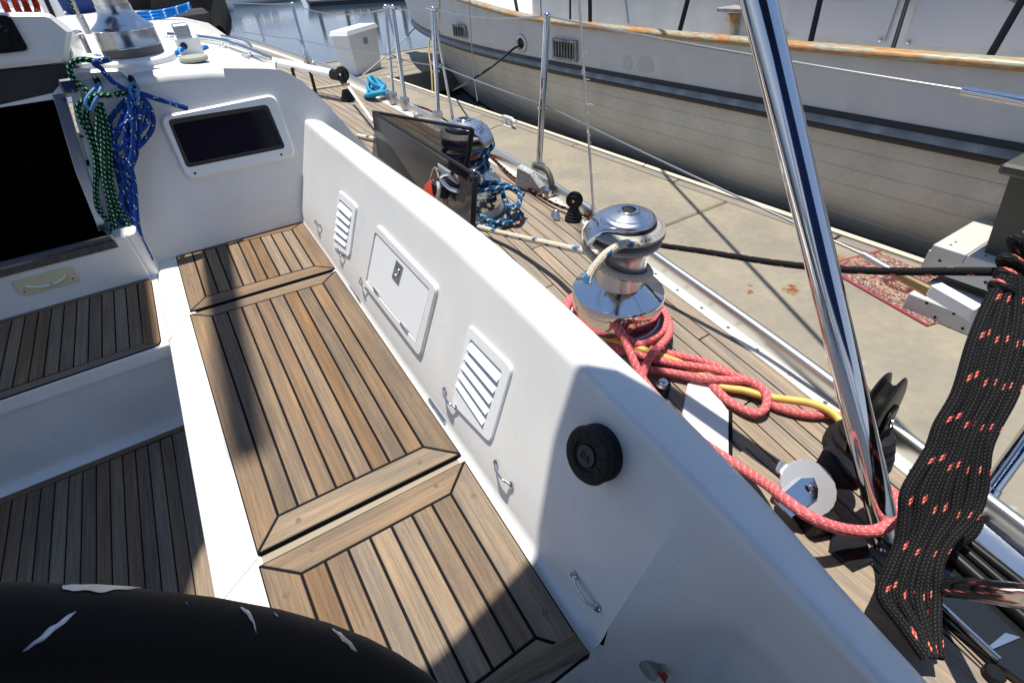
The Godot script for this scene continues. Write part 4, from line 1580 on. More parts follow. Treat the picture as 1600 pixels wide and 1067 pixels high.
	var lo := rounded([Vector2(-1.4026, -0.3114), Vector2(-0.9849, -0.3113), Vector2(-0.9843, -0.0959), Vector2(-1.4134, -0.0918)], 0.018, 5)
	var li := rounded([Vector2(-1.4023, -0.2865), Vector2(-1.0114, -0.2900), Vector2(-1.0185, -0.1239), Vector2(-1.4096, -0.1102)], 0.014, 5)
	q = MB.new()
	q.ring(lo, li, -0.002, 0.0095, CF, 0.005)
	var lk := part("locker_frame", q, gel, t)
	q = MB.new()
	q.prism(rounded([Vector2(-1.3970, -0.2845), Vector2(-1.0158, -0.2867), Vector2(-1.0236, -0.1259), Vector2(-1.4042, -0.1141)], 0.012, 5), 0.0, 0.007, CF, 0.0015)
	part("locker_door", q, M["white plastic"], lk)
	q = MB.new()
	q.prism([Vector2(-1.2278, -0.2732), Vector2(-1.1794, -0.2723), Vector2(-1.1857, -0.2124), Vector2(-1.2362, -0.2137)], 0.007, 0.009, CF, 0.0008)
	part("latch", q, M["satin metal"], lk)
	q = MB.new()
	q.lathe([Vector2(0.014, 0.0), Vector2(0.014, 0.002), Vector2(0.010, 0.003), Vector2(0.009, 0.001), Vector2(0, 0.001)], 16, Transform3D(CF.basis, CF * Vector3(Vector2(-1.2068, -0.2428).x, 0.009, Vector2(-1.2068, -0.2428).y)))
	part("latch_ring", q, M["stainless"], lk)
	for h in [[Vector2(-1.3345, -0.1215), Vector2(-1.3067, -0.1204)], [Vector2(-1.1180, -0.1216), Vector2(-1.0806, -0.1187)]]:
		q = MB.new()
		q.tube([CF * Vector3(h[0].x - 0.008, 0.008, h[0].y), CF * Vector3(h[1].x + 0.008, 0.008, h[1].y)], 0.0045, 8)
		part("hinge", q, M["brushed steel"], lk)
	# lid hinges along the outboard edge of the seat
	for h in [[Vector3(0.2916, 0.004, -1.5765), Vector3(0.2886, 0.004, -1.4553)], [Vector3(0.2866, 0.004, -0.9104), Vector3(0.2858, 0.004, -0.8132)]]:
		q = MB.new()
		var a: Vector3 = h[0]
		var b: Vector3 = h[1]
		q.tube([a, a.lerp(b, 0.31)], 0.0068, 10)
		q.tube([a.lerp(b, 0.33), a.lerp(b, 0.66)], 0.0064, 10)
		q.tube([a.lerp(b, 0.68), b], 0.0068, 10)
		var hg := part("lid_hinge", q, M["stainless"], t)
		q = MB.new()
		q.box(Transform3D(Basis.IDENTITY.rotated(Vector3.UP, atan2((b - a).x, (b - a).z)), (a + b) / 2 + Vector3(0.008, -0.004, 0.012)), Vector3(0.02, 0.003, a.distance_to(b) * 0.98), 0.001)
		part("hinge_leaf", q, M["stainless"], hg)

	# ---- side deck
	q = MB.new()
	rows = []
	for k in 60:
		var z0 := -6.6 + k * 0.125
		var xi := 0.40 if z0 < -2.3 else coam_out(z0) - 0.002
		rows.append(PackedVector3Array([Vector3(xi, 0.1455, z0), Vector3(maxf(edge(z0) + 0.01, xi + 0.01), 0.1455, z0)]))
	q.grid(rows, false)
	var dk := part("side_deck", q, M["caulk"], t)
	var pw := 0.0405
	for k in 18:
		var z0 := -6.3
		# each strake has a butt joint somewhere along it
		var cuts := [-6.3, -3.1 + 0.37 * ((k * 5) % 7) - 1.2, -1.2 + 0.21 * ((k * 3) % 5), 0.8]
		for s in 3:
			var n := maxi(4, int((cuts[s + 1] - cuts[s]) / 0.16))
			var top: Array = []
			var okay := true
			for j in n + 1:
				var zc: float = lerpf(cuts[s] + 0.002, cuts[s + 1] - 0.002, float(j) / n)
				var xo := edge(zc) - 0.036 - k * pw
				if xo - pw < (0.42 if zc < -2.3 else coam_out(zc) + 0.003):
					if j == 0 or top.size() == 0:
						continue
					break
				top.append(Vector3(xo, 0.15, zc))
			if top.size() < 3:
				continue
			q = MB.new()
			var r2: Array = []
			var sl: Array = []
			var sr: Array = []
			for p in top:
				r2.append(PackedVector3Array([p - Vector3(pw - 0.0036, 0, 0), p]))
				sl.append(PackedVector3Array([p - Vector3(pw - 0.0036, 0.006, 0), p - Vector3(pw - 0.0036, 0, 0)]))
				sr.append(PackedVector3Array([p, p - Vector3(0, 0.006, 0)]))
			var uo := plank_uv()
			q.grid(r2, false, false, Vector2(1 / 0.9, 1 / 0.22), uo)
			q.grid(sl, false, false, Vector2(1 / 0.9, 1 / 0.22), uo)
			q.grid(sr, false, false, Vector2(1 / 0.9, 1 / 0.22), uo)
			part("plank", q, teak(true), dk)
	# king plank along the foot of the coaming, in two lengths with a white painted panel between
	for s in [[-2.35, -0.49, true], [-0.28, 0.7, true]]:
		var n := 12
		var ol: Array = []
		var il: Array = []
		for j in n + 1:
			var zc: float = lerpf(s[0], s[1], float(j) / n)
			ol.append(Vector2(coam_out(zc) + (0.115 if s[0] < -1.0 else 0.205 + 0.0 * zc), zc))
			il.append(Vector2(coam_out(zc) + 0.004, zc))
		il.reverse()
		q = MB.new()
		q.prism(ol + il, 0.146, 0.1535, HERE)
		var cl := part("margin_caulking", q, M["caulk"], dk)
		var ol2: Array = []
		for p in ol:
			ol2.append(p - Vector2(0.0035, 0))
		plank(ol2 + il, 0.1552, dk, Vector2(0.05, 1), 0.004, true)
	q = MB.new()
	q.prism([Vector2(0.7699, -0.4763), Vector2(0.8213, -0.4772), Vector2(0.7745, -0.3633), Vector2(0.6817, -0.2882), Vector2(0.6546, -0.3949)], 0.146, 0.1565, HERE, 0.002)
	part("painted_panel", q, gel, dk)
	q = MB.new()
	q.prism([Vector2(0.7749, -0.3653), Vector2(0.7802, -0.3594), Vector2(0.6819, -0.2805), Vector2(0.6806, -0.2889)], 0.146, 0.1575, HERE)
	part("panel_seam", q, M["caulk"], dk)
	# hull side below the rail
	q = MB.new()
	rows = []
	for k in 34:
		var z0 := -7.4 + k * 0.26
		var e := edge(z0)
		rows.append(PackedVector3Array([Vector3(e + 0.02, 0.15, z0), Vector3(e + 0.03, 0.0, z0), Vector3(e - 0.0, -0.5, z0), Vector3(e - 0.15, -1.2, z0)]))
	q.grid(rows, false)
	part("topside", q, gel, t)
	# toe rail: screwed flange and round-topped rail
	q = MB.new()
	rows = []
	for k in 74:
		var z0 := -6.9 + k * 0.106
		var e := edge(z0)
		rows.append(PackedVector3Array([Vector3(e - 0.036, 0.148, z0), Vector3(e - 0.035, 0.1545, z0), Vector3(e - 0.034, 0.1555, z0), Vector3(e - 0.004, 0.1555, z0), Vector3(e - 0.003, 0.1555, z0)]))
	q.grid(rows, false)
	var fl := part("toe_rail_flange", q, M["white alloy"], t)
	q = MB.new()
	rows = []
	for k in 74:
		var z0 := -6.9 + k * 0.106
		var e := edge(z0)
		var r := PackedVector3Array()
		for p in [[-0.003, 0.152], [-0.002, 0.178], [-0.003, 0.185], [-0.001, 0.193], [0.004, 0.198], [0.011, 0.2], [0.018, 0.197], [0.022, 0.19], [0.022, 0.182], [0.019, 0.176], [0.019, 0.14]]:
			r.append(Vector3(e + p[0], p[1], z0))
		rows.append(r)
	q.grid(rows, false)
	part("toe_rail", q, M["alloy"], t)
	for k in 38:
		var z0 := -3.3 + k * 0.098
		q = MB.new()
		q.lathe([Vector2(0.0052, 0.0), Vector2(0.005, 0.0008), Vector2(0.002, 0.0009), Vector2(0, 0.0002)], 10, place(Vector3(edge(z0) - 0.02, 0.1555, z0)))
		part("screw", q, M["brushed steel"], fl)


func winch(label: String, c: Vector3, arm: float, with_parts := true) -> Node3D:
	var t := thing("winch", label, "winch", c, "self-tailing winches on the side deck")
	var q := MB.new()
	var at := place(c)
	q.lathe([Vector2(0.122, 0.0), Vector2(0.122, 0.012), Vector2(0.117, 0.026), Vector2(0.108, 0.03)], 40, at)
	part("base_ring", q, M["white plastic"], t)
	q = MB.new()
	q.lathe([Vector2(0.112, 0.028), Vector2(0.115, 0.03), Vector2(0.1165, 0.08)], 48, at)
	q.lathe([Vector2(0.1165, 0.082), Vector2(0.1185, 0.083), Vector2(0.1185, 0.1), Vector2(0.116, 0.106), Vector2(0.110, 0.1085), Vector2(0.072, 0.128), Vector2(0.062, 0.134)], 48, at)
	part("skirt", q, M["stainless"], t)
	q = MB.new()
	q.lathe([Vector2(0.064, 0.13), Vector2(0.062, 0.15), Vector2(0.060, 0.18), Vector2(0.061, 0.215), Vector2(0.066, 0.236), Vector2(0.074, 0.244)], 40, at)
	part("drum", q, M["satin metal"], t)
	q = MB.new()
	q.lathe([Vector2(0.072, 0.243), Vector2(0.084, 0.247), Vector2(0.087, 0.252), Vector2(0.084, 0.257), Vector2(0.06, 0.259)], 40, at)
	part("lower_jaw", q, M["grey plastic"], t)
	q = MB.new()
	q.lathe([Vector2(0.058, 0.272), Vector2(0.086, 0.274), Vector2(0.0905, 0.278), Vector2(0.0895, 0.283), Vector2(0.073, 0.293), Vector2(0.066, 0.295)], 48, at)
	var uj := part("upper_jaw", q, M["grey plastic"], t)
	q = MB.new()
	for k in 44:
		var an := TAU * k / 44.0
		if k % 22 > 15:
			continue
		var rr := Basis(Vector3.UP, an)
		q.box(at * Transform3D(rr * Basis(Vector3(0, 0, 1), -0.62), Vector3(0, 0, 0)) * Transform3D(Basis.IDENTITY, Vector3(-0.09, 0.2755, 0)), Vector3(0.0, 0.0, 0.0))
	for k in 40:
		var an := TAU * k / 40.0
		if k % 20 > 14:
			continue
		var o := Vector3(cos(an) * 0.0825, 0.2875, sin(an) * 0.0825)
		q.box(at * Transform3D(Basis(Vector3.UP, -an) * Basis(Vector3(0, 0, 1), -0.62), o), Vector3(0.012, 0.0022, 0.0026), 0.0006)
	var rb := part("rib", q, M["grey plastic"], uj)
	rb.set_meta("kind", "stuff")
	q = MB.new()
	q.lathe([Vector2(0.068, 0.293), Vector2(0.068, 0.299), Vector2(0.062, 0.301)], 40, at)
	part("gasket", q, M["black plastic"], t)
	q = MB.new()
	q.lathe([Vector2(0.0645, 0.300), Vector2(0.0655, 0.305), Vector2(0.063, 0.310), Vector2(0.054, 0.3145), Vector2(0.051, 0.3148), Vector2(0.05, 0.3162), Vector2(0.026, 0.3225), Vector2(0.0255, 0.324)], 40, at)
	part("cap", q, M["satin metal"], t)
	q = MB.new()
	q.lathe([Vector2(0.0255, 0.322), Vector2(0.025, 0.3265), Vector2(0.0225, 0.328), Vector2(0.0165, 0.327)], 28, at)
	q.lathe([Vector2(0.0165, 0.327), Vector2(0.0165, 0.306)], 8, at)
	part("handle_socket", q, M["stainless"], t)
	q = MB.new()
	var st: Array = []
	for k in 16:
		st.append(Vector2(cos(TAU * k / 16.0), sin(TAU * k / 16.0)) * (0.0165 if k % 2 == 0 else 0.0125))
	q.prism(st, 0.30, 0.3262, at)
	part("socket_hole", q, M["dark"], t)
	# self-tailing arm sweeping over the jaws
	q = MB.new()
	var rows: Array = []
	for i in 9:
		var u := i / 8.0
		var r := PackedVector3Array()
		var wdt := lerpf(0.062, 0.03, u)
		var rad := lerpf(0.02, 0.098, u)
		var h := 0.3135 - 0.014 * u - 0.03 * pow(u, 4.0)
		var low := 0.298 - 0.045 * smoothstep(0.55, 1.0, u)
		for e in [[-1.0, 0.0], [-1.0, 0.7], [-0.85, 0.95], [-0.3, 1.0], [0.3, 1.0], [0.85, 0.95], [1.0, 0.7], [1.0, 0.0]]:
			r.append(at * (Basis(Vector3.UP, arm) * Vector3(rad, lerpf(low, h, e[1]), e[0] * wdt)))
		rows.append(r)
	q.grid(rows, true)
	var l: PackedVector3Array = rows[8]
	for k in range(1, 7):
		q.tri(l[0], l[k], l[k + 1])
	var armp := part("stripper_arm", q, M["satin metal"], t)
	for k in 6:
		var an := deg_to_rad(133.0 - k * 7.5)
		var o := Vector3(cos(an), 0, sin(an))
		var sl := (o * -0.6 + Vector3.UP * 0.8).normalized()
		var nn := (o * 0.8 + Vector3.UP * 0.6).normalized()
		var rt := sl.cross(nn).normalized()
		letters("LEWMAR"[k], Transform3D(Basis(rt, sl, nn), c + o * 0.0835 + Vector3(0, 0.2868, 0)), 0.0095, M["dark bin"], uj, false)
	q = MB.new()
	q.prism([Vector2(-0.012, 0), Vector2(0.012, -0.009), Vector2(0.012, 0.009)], 0.0, 0.002, at * Transform3D(Basis(Vector3.UP, arm + 0.9) * Basis(Vector3(0, 0, 1), -0.35), Basis(Vector3.UP, arm + 0.9) * Vector3(0.038, 0, 0) + Vector3(0, 0.3185, 0)), 0.0006)
	part("arrow", q, M["brushed steel"], t)
	letters("60", at * Transform3D(Basis(Vector3.UP, arm - PI / 2 + 0.15) * Basis(Vector3.RIGHT, -PI / 2 + 0.2), Basis(Vector3.UP, arm) * Vector3(0.077, 0, 0.006) + Vector3(0, 0.3035, 0)), 0.016, M["dark bin"], armp)
	return t


func letters(s: String, xf: Transform3D, size: float, m: Material, parent: Node3D, local := true) -> void:
	var tm := TextMesh.new()
	var f := SystemFont.new()
	f.font_names = PackedStringArray(["Droid Sans"])
	f.font_weight = 700
	tm.font = f
	tm.text = s
	tm.font_size = 32
	tm.pixel_size = size / 32.0
	tm.depth = 0.0012
	tm.curve_step = 4.0
	var mi := MeshInstance3D.new()
	mi.name = "lettering"
	mi.mesh = tm
	mi.material_override = m
	parent.add_child(mi, true)
	mi.transform = xf
	if offs.has(parent):
		mi.position -= offs[parent]
	elif offs.has(parent.get_parent()):
		pass


func lead_block(label: String, base: Vector3, top: Vector3, r: float) -> void:
	var t := thing("lead_block", label, "block", base, "black lead blocks along the deck")
	var q := MB.new()
	var prof: Array = []
	for k in 9:
		prof.append(Vector2(r * (1.02 - 0.5 * k / 8.0) + (0.003 if k % 2 else 0.0), 0.004 + k * r * 0.17))
	prof.append(Vector2(0, r * 1.4))
	q.lathe([Vector2(r * 1.05, 0.0)] + prof, 18, place(base))
	part("boot", q, M["black rubber"], t)
	var up := (top - base).normalized()
	var ax := Vector3(-0.80, 0.1, 0.6).normalized()
	var xf := at_frame(base + up * ((top - base).length() - r), Vector3(0, 1, 0), ax)
	q = MB.new()
	q.lathe([Vector2(0.004, -r * 0.3), Vector2(r * 0.92, -r * 0.3), Vector2(r * 0.98, -r * 0.26), Vector2(r * 0.7, 0.0), Vector2(r * 0.98, r * 0.26), Vector2(r * 0.92, r * 0.3), Vector2(0.004, r * 0.3)], 24, xf)
	part("sheave", q, M["black plastic"], t)
	for sg in [-1.0, 1.0]:
		q = MB.new()
		q.prism(rounded([Vector2(-r * 1.25, -r * 0.3), Vector2(r * 0.6, -r * 0.55), Vector2(r * 0.6, r * 0.55), Vector2(-r * 1.25, r * 0.3)], r * 0.35), r * 0.34, r * 0.46, xf * Transform3D(Basis.IDENTITY if sg > 0 else Basis(Vector3.RIGHT, PI), Vector3.ZERO), r * 0.05)
		part("cheek", q, M["black plastic"], t)
	q = MB.new()
	q.tube([xf * Vector3(0, -r * 0.55, 0), xf * Vector3(0, r * 0.55, 0)], r * 0.16, 10)
	part("pin", q, M["brushed steel"], t)


func fittings() -> void:
	# ---- pad eyes under the coaming
	var proto: Node3D = null
	var lab := ["pad eye in the corner below the window, foremost of the row", "pad eye under the lower end of the fore vent", "pad eye at the lower fore corner of the locker door", "pad eye beside the lower edge of the aft vent", "pad eye between the aft vent and the shaded coaming", "pad eye in shade near the aft end of the seat"]
	var ends := [[Vector3(0.3066, 0.0865, -1.9794), Vector3(0.3077, 0.0892, -1.9189)], [Vector3(0.3077, 0.089, -1.6952), Vector3(0.3073, 0.0882, -1.6369)], [Vector3(0.3078, 0.0894, -1.4584), Vector3(0.3055, 0.0838, -1.4012)], [Vector3(0.3077, 0.089, -0.8414), Vector3(0.3054, 0.0834, -0.776)], [Vector3(0.3035, 0.0788, -0.5861), Vector3(0.3026, 0.0765, -0.5218)], [Vector3(0.2994, 0.0633, -0.3016), Vector3(0.2986, 0.0613, -0.2329)]]
	for k in 6:
		var a: Vector3 = ends[k][0]
		var b: Vector3 = ends[k][1]
		var xf := at_frame((a + b) / 2, (b - a).normalized(), Vector3(-0.92718, 0.37461, 0))
		var o: Node3D
		if proto == null:
			o = Node3D.new()
			o.name = numbered("pad_eye")
			add_child(o)
			var q := MB.new()
			q.tube(curve([Vector3(-0.026, 0.003, 0), Vector3(-0.019, 0.006, 0), Vector3(-0.014, 0.0095, 0), Vector3(0, 0.0105, 0), Vector3(0.014, 0.0095, 0), Vector3(0.019, 0.006, 0), Vector3(0.026, 0.003, 0)], 4), 0.0024, 8)
			part("bow", q, M["stainless"], o)
			for sg in [-1.0, 1.0]:
				q = MB.new()
				q.prism(circle2(Vector2(sg * 0.027, 0), 0.0062, 14), 0.0, 0.003, HERE, 0.001)
				var ft := part("foot", q, M["stainless"], o)
				q = MB.new()
				q.prism(circle2(Vector2(sg * 0.028, 0), 0.0025, 10), 0.003, 0.0042, HERE, 0.0006)
				part("screw", q, M["brushed steel"], ft)
			proto = o
		else:
			o = proto.duplicate()
			o.name = numbered("pad_eye")
			add_child(o)
		o.transform = BOAT * xf.scaled_local(Vector3.ONE * clampf((b - a).length() / 0.054, 0.6, 1.25))
		tag(o, lab[k], "pad eye", "stainless pad eyes along the coaming")

	# ---- heeling gauge on the sill wall
	var gc := Vector3(-0.599, 0.0852, -2.096)
	var IF := Transform3D(Basis(Vector3(1, 0, 0), Vector3(0, 0, 1), Vector3(0, -1, 0)), gc)
	var t := thing("heel_gauge", "cream heeling gauge with curved bubble tube below the companionway", "gauge", gc)
	var q := MB.new()
	var hw := 0.5 * absf((Vector3(-0.514, 0.0872, -2.096)).x - (Vector3(-0.6772, 0.1027, -2.096)).x) * 1.02
	q.prism(rounded(rect2(-hw, -0.030, hw, 0.030), 0.012), 0.0, 0.004, IF, 0.001)
	part("plate", q, M["cream plate"], t)
	q = MB.new()
	var arc: Array = []
	for k in 17:
		var an := deg_to_rad(lerpf(-52, 52, k / 16.0))
		arc.append(IF * Vector3(sin(an) * hw * 0.88, 0.0055, -0.035 + cos(an) * 0.05))
	q.tube(arc, 0.0032, 8)
	part("bubble_tube", q, M["glass bead"], t)
	q = MB.new()
	q.ball(arc[9], Vector3(0.0045, 0.0042, 0.0036), 8)
	part("ball", q, M["dark"], t)
	for k in 19:
		q = MB.new()
		var an := deg_to_rad(lerpf(-50, 50, k / 18.0))
		var dd := Vector3(sin(an) * hw * 0.98, 0.0042, -0.035 + cos(an) * 0.0585)
		q.box(IF * Transform3D(Basis(Vector3.UP, an), dd), Vector3(0.0009, 0.0005, 0.005 if k % 3 == 0 else 0.003))
		part("scale_mark", q, M["print"], t)
	for sg in [-1.0, 1.0]:
		q = MB.new()
		q.prism(circle2(Vector2(sg * hw * 0.84, 0.014), 0.0028, 10), 0.004, 0.0052, IF)
		part("screw", q, M["dark"], t)

	# ---- round black control knob on the coaming
	var kc := Vector3(0.3942, 0.2925, -0.3683)
	var KF := at_frame(kc, Vector3(0, 0, 1), Vector3(-0.92718, 0.37461, 0))
	t = thing("rubber_knob", "round black rubber knob on the shaded inner face of the coaming", "knob", kc)
	q = MB.new()
	q.lathe([Vector2(0.050, 0.0), Vector2(0.050, 0.012), Vector2(0.046, 0.016), Vector2(0.045, 0.02), Vector2(0.05, 0.024), Vector2(0.051, 0.03), Vector2(0.047, 0.036), Vector2(0.040, 0.038), Vector2(0.028, 0.0375), Vector2(0.026, 0.034), Vector2(0.021, 0.0335), Vector2(0.0205, 0.036)], 36, KF)
	part("body", q, M["black rubber"], t)
	q = MB.new()
	q.lathe([Vector2(0.0205, 0.033), Vector2(0.0195, 0.0365), Vector2(0.0, 0.0372)], 24, KF)
	part("centre_button", q, mat("worn grey rubber", lin(0.045, 0.045, 0.047), 0.7), t)
	q = MB.new()
	q.box(KF * Transform3D(Basis(Vector3.UP, 0.9), Basis(Vector3.UP, 0.9) * Vector3(0.043, 0.03, 0)), Vector3(0.022, 0.018, 0.026), 0.003)
	part("tab", q, M["black rubber"], t)
	for k in 10:
		q = MB.new()
		var an := TAU * k / 10.0
		q.box(KF * Transform3D(Basis(Vector3.UP, an), Basis(Vector3.UP, an) * Vector3(0.034, 0.0384, 0)), Vector3(0.005, 0.0012, 0.003))
		part("embossing", q, M["black rubber"], t)
	letters("DA", KF * Transform3D(Basis(Vector3.RIGHT, -PI / 2), Vector3(0, 0.0374, 0.001)), 0.017, M["black rubber"], t)
	# engine stop pull with its red label, aft in the helm well
	var pc := Vector3(0.385, -0.1024, -0.136)
	var PF := at_frame(pc, Vector3(0, 0, 1), Vector3(-0.99, 0.1, 0))
	t = thing("pull_knob", "grey pull knob with red label low in the shaded helm well", "knob", pc)
	q = MB.new()
	q.lathe([Vector2(0.02, 0.0), Vector2(0.02, 0.006), Vector2(0.012, 0.008), Vector2(0.012, 0.02), Vector2(0.021, 0.022), Vector2(0.022, 0.029), Vector2(0.018, 0.033), Vector2(0, 0.034)], 22, PF)
	part("knob", q, M["grey plastic"], t)
	q = MB.new()
	q.prism(rect2(-0.034, -0.004, 0.030, 0.026), 0.0, 0.0015, PF * Transform3D(Basis(Vector3.UP, 0.1), Vector3(0, 0, 0.012)))
	part("red_label", q, M["red plastic"], t)
	q = MB.new()
	q.ball(Vector3(0.44, 0.1291, 0.0099), Vector3(0.008, 0.01, 0.01), 10)
	solo("screw_eye", q, M["brushed steel"], "small steel screw eye at the bottom edge, right of the red label", "screw eye")

	# ---- mast, collar, things on the cabin roof
	var mc := Vector3(-0.052, 0.63, -2.53)
	t = thing("mast", "silver mast stepped through a flared collar at the edge of the cabin roof", "mast", mc)
	q = MB.new()
	q.lathe([Vector2(0.128, -0.014), Vector2(0.128, 0.006), Vector2(0.122, 0.012), Vector2(0.098, 0.016)], 36, place(mc))
	part("deck_ring", q, M["white plastic"], t)
	q = MB.new()
	q.lathe([Vector2(0.098, 0.012), Vector2(0.0975, 0.042)], 36, place(mc))
	part("rubber_band", q, mat("grey band", lin(0.10, 0.10, 0.105), 0.6), t)
	q = MB.new()
	q.lathe([Vector2(0.097, 0.042), Vector2(0.099, 0.044), Vector2(0.099, 0.048), Vector2(0.0975, 0.05), Vector2(0.0965, 0.096), Vector2(0.099, 0.098), Vector2(0.097, 0.103), Vector2(0.085, 0.112), Vector2(0.070, 0.124), Vector2(0.060, 0.138), Vector2(0.055, 0.152), Vector2(0.0545, 0.17)], 36, place(mc))
	part("collar", q, M["brushed steel"], t)
	q = MB.new()
	q.lathe([Vector2(0.052, 0.15), Vector2(0.052, 6.5)], 28, place(mc))
	part("spar", q, M["alloy"], t)
	# grab rail beside the hatch
	t = thing("grab_rail", "bent stainless grab rail between hatch hood and mast", "rail", Vector3(-0.2392, 0.6579, -2.4))
	q = MB.new()
	q.tube(curve([Vector3(-0.2317, 0.6669, -2.36), Vector3(-0.2198, 0.7211, -2.36), Vector3(-0.2153, 0.7339, -2.37), Vector3(-0.1992, 0.737, -2.42), Vector3(-0.1854, 0.7318, -2.5), Vector3(-0.1826, 0.7195, -2.52), Vector3(-0.186, 0.6666, -2.52)], 5), 0.0085, 10)
	part("bar", q, M["stainless"], t)
	# halyard strut, mainsheet gear on the left
	t = thing("rigging_screw", "steel rigging screw with green tail above the grab rail", "rigging screw", Vector3(-0.1856, 0.71, -2.8))
	q = MB.new()
	q.tube([Vector3(-0.1777, 0.692, -2.8), Vector3(-0.1783, 0.7533, -2.8)], 0.012, 10)
	part("barrel", q, M["brushed steel"], t)
	q = MB.new()
	q.tube([Vector3(-0.1783, 0.7533, -2.8), Vector3(-0.1762, 0.7818, -2.8), Vector3(-0.1721, 0.8254, -2.8)], 0.006, 8)
	part("stud", q, M["wire"], t)
	q = MB.new()
	q.tube([Vector3(-0.1875, 0.7578, -2.85), Vector3(-0.187, 0.8152, -2.85), Vector3(-0.1809, 0.8583, -2.85)], 0.008, 8)
	solo("green_halyard", q, M["green halyard rope"], "green halyard leading up left of the mast", "rope")
	# breakwater and long stainless rail on the roof
	t = thing("roof_rail", "long stainless handrail along the white breakwater on the cabin roof", "rail", Vector3(0.3, 0.66, -2.9))
	q = MB.new()
	q.tube(curve([Vector3(0.0938, 0.636, -3), Vector3(0.1826, 0.6246, -2.95), Vector3(0.2825, 0.6105, -2.85), Vector3(0.3554, 0.5895, -2.7), Vector3(0.4161, 0.5654, -2.56)], 5), 0.0095, 10)
	part("bar", q, M["stainless"], t)
	for p in [[Vector3(0.2825, 0.6105, -2.85), Vector3(0.2723, 0.5489, -2.85)], [Vector3(0.36, 0.5854, -2.69), Vector3(0.3559, 0.529, -2.69)]]:
		q = MB.new()
		q.tube([p[0], p[1]], 0.0075, 8)
		part("post", q, M["stainless"], t)
	q = MB.new()
	q.tube(curve([Vector3(0.3262, 0.5782, -3.2), Vector3(0.3841, 0.5702, -3.1), Vector3(0.4061, 0.5667, -3), Vector3(0.4082, 0.5532, -2.9)], 5), 0.0085, 10)
	solo("roof_rail", q, M["stainless"], "short curved stainless rail end right of the black canvas", "rail")
	q = MB.new()
	var bw := [[Vector3(0.0833, 0.6263, -3.05), Vector3(0.0616, 0.5523, -3.05)], [Vector3(0.1814, 0.6136, -2.98), Vector3(0.1702, 0.5536, -2.98)], [Vector3(0.2809, 0.5944, -2.88), Vector3(0.269, 0.5424, -2.88)], [Vector3(0.3542, 0.5708, -2.73), Vector3(0.3456, 0.5242, -2.73)], [Vector3(0.4209, 0.5571, -2.5), Vector3(0.4125, 0.5319, -2.5)]]
	for k in 4:
		var b: Array = bw[k]
		var c: Array = bw[k + 1]
		var th := Vector3(0.012, 0, -0.03)
		q.quad(b[1], c[1], c[0], b[0])
		q.quad(b[0], c[0], c[0] + th, b[0] + th)
		q.quad(b[0] + th, c[0] + th, c[1] + th, b[1] + th)
	solo("breakwater", q, M["white gelcoat"], "low white breakwater curving across the cabin roof behind the mast", "breakwater")
	# halyard turning tower with a blue line through it
	var tc := Vector3(0.1368, 0.6278, -2.6)
	t = thing("halyard_lead", "white and silver halyard lead with a bright blue line through it", "halyard lead", tc)
	q = MB.new()
	q.box(place(tc), Vector3(0.085, 0.095, 0.05), 0.008)
	part("cheek_block", q, M["white plastic"], t)
	q = MB.new()
	q.box(place(tc + Vector3(-0.005, 0.068, 0)), Vector3(0.055, 0.04, 0.05), 0.005)
	part("cap_block", q, M["satin metal"], t)
	q = MB.new()
	q.prism(circle2(Vector2.ZERO, 0.012, 14), 0.0, 0.002, Transform3D(Basis(Vector3(1, 0, 0), Vector3(0, 0, 1), Vector3(0, -1, 0)), Vector3(0.118, 0.6446, -2.574)))
	part("hole", q, M["dark"], t)
	q = MB.new()
	q.tube(curve([Vector3(0.0388, 0.626, -2.5), Vector3(0.0732, 0.6265, -2.54), Vector3(0.1014, 0.6354, -2.56), Vector3(0.1188, 0.6424, -2.59)], 5), 0.0085, 10)
	solo("blue_line", q, rope("bright blue line", Vector3(0.08, 0.46, 0.80), func(cx, cy): return Vector3(0.8, 0.88, 0.92) if (cx + cy) % 9 == 0 else Vector3.ZERO, 8, 18, 3.0), "bright blue line running into the halyard lead beside the mast", "rope")
	q = MB.new()
	q.tube([Vector3(0.1783, 0.6187, -2.68), Vector3(0.2093, 0.6055, -2.75)], 0.0085, 10)
	solo("blue_line", q, M["bright blue line"], "short end of bright blue line coming out right of the halyard lead", "rope")
	var dc := Vector3(0.1266, 0.6092, -2.42)
	t = thing("deck_plate", "round grey rubber deck plate on the edge of the cabin roof", "deck plate", dc)
	q = MB.new()
	q.lathe([Vector2(0.03, -0.012), Vector2(0.036, 0.006), Vector2(0.048, 0.008), Vector2(0.05, 0.016), Vector2(0.046, 0.022), Vector2(0.0, 0.023)], 26, place(dc))
	part("cap", q, M["grey rubber"], t)
	q = MB.new()
	q.lathe([Vector2(0.04, -0.02), Vector2(0.036, 0.006)], 20, place(dc))
	part("neck", q, M["black plastic"], t)
	for s in [[Vector3(0.3317, 0.5652, -2.62), "small steel snap on the breakwater, right of the blue line"], [Vector3(0.2741, 0.581, -2.8), "small steel rail bracket at the bend of the roof rail"]]:
		t = thing("rail_bracket", s[1], "bracket", s[0])
		q = MB.new()
		q.box(place(s[0]), Vector3(0.028, 0.035, 0.02), 0.004)
		part("body", q, M["brushed steel"], t)
		q = MB.new()
		q.tube([s[0] + Vector3(-0.02, 0.0, 0.012), s[0] + Vector3(0.012, 0.0, 0.012)], 0.007, 8)
		part("pin", q, M["stainless"], t)

	# ---- black canvas bag and blue tails lying forward on the roof
	q = MB.new()
	var rows: Array = []
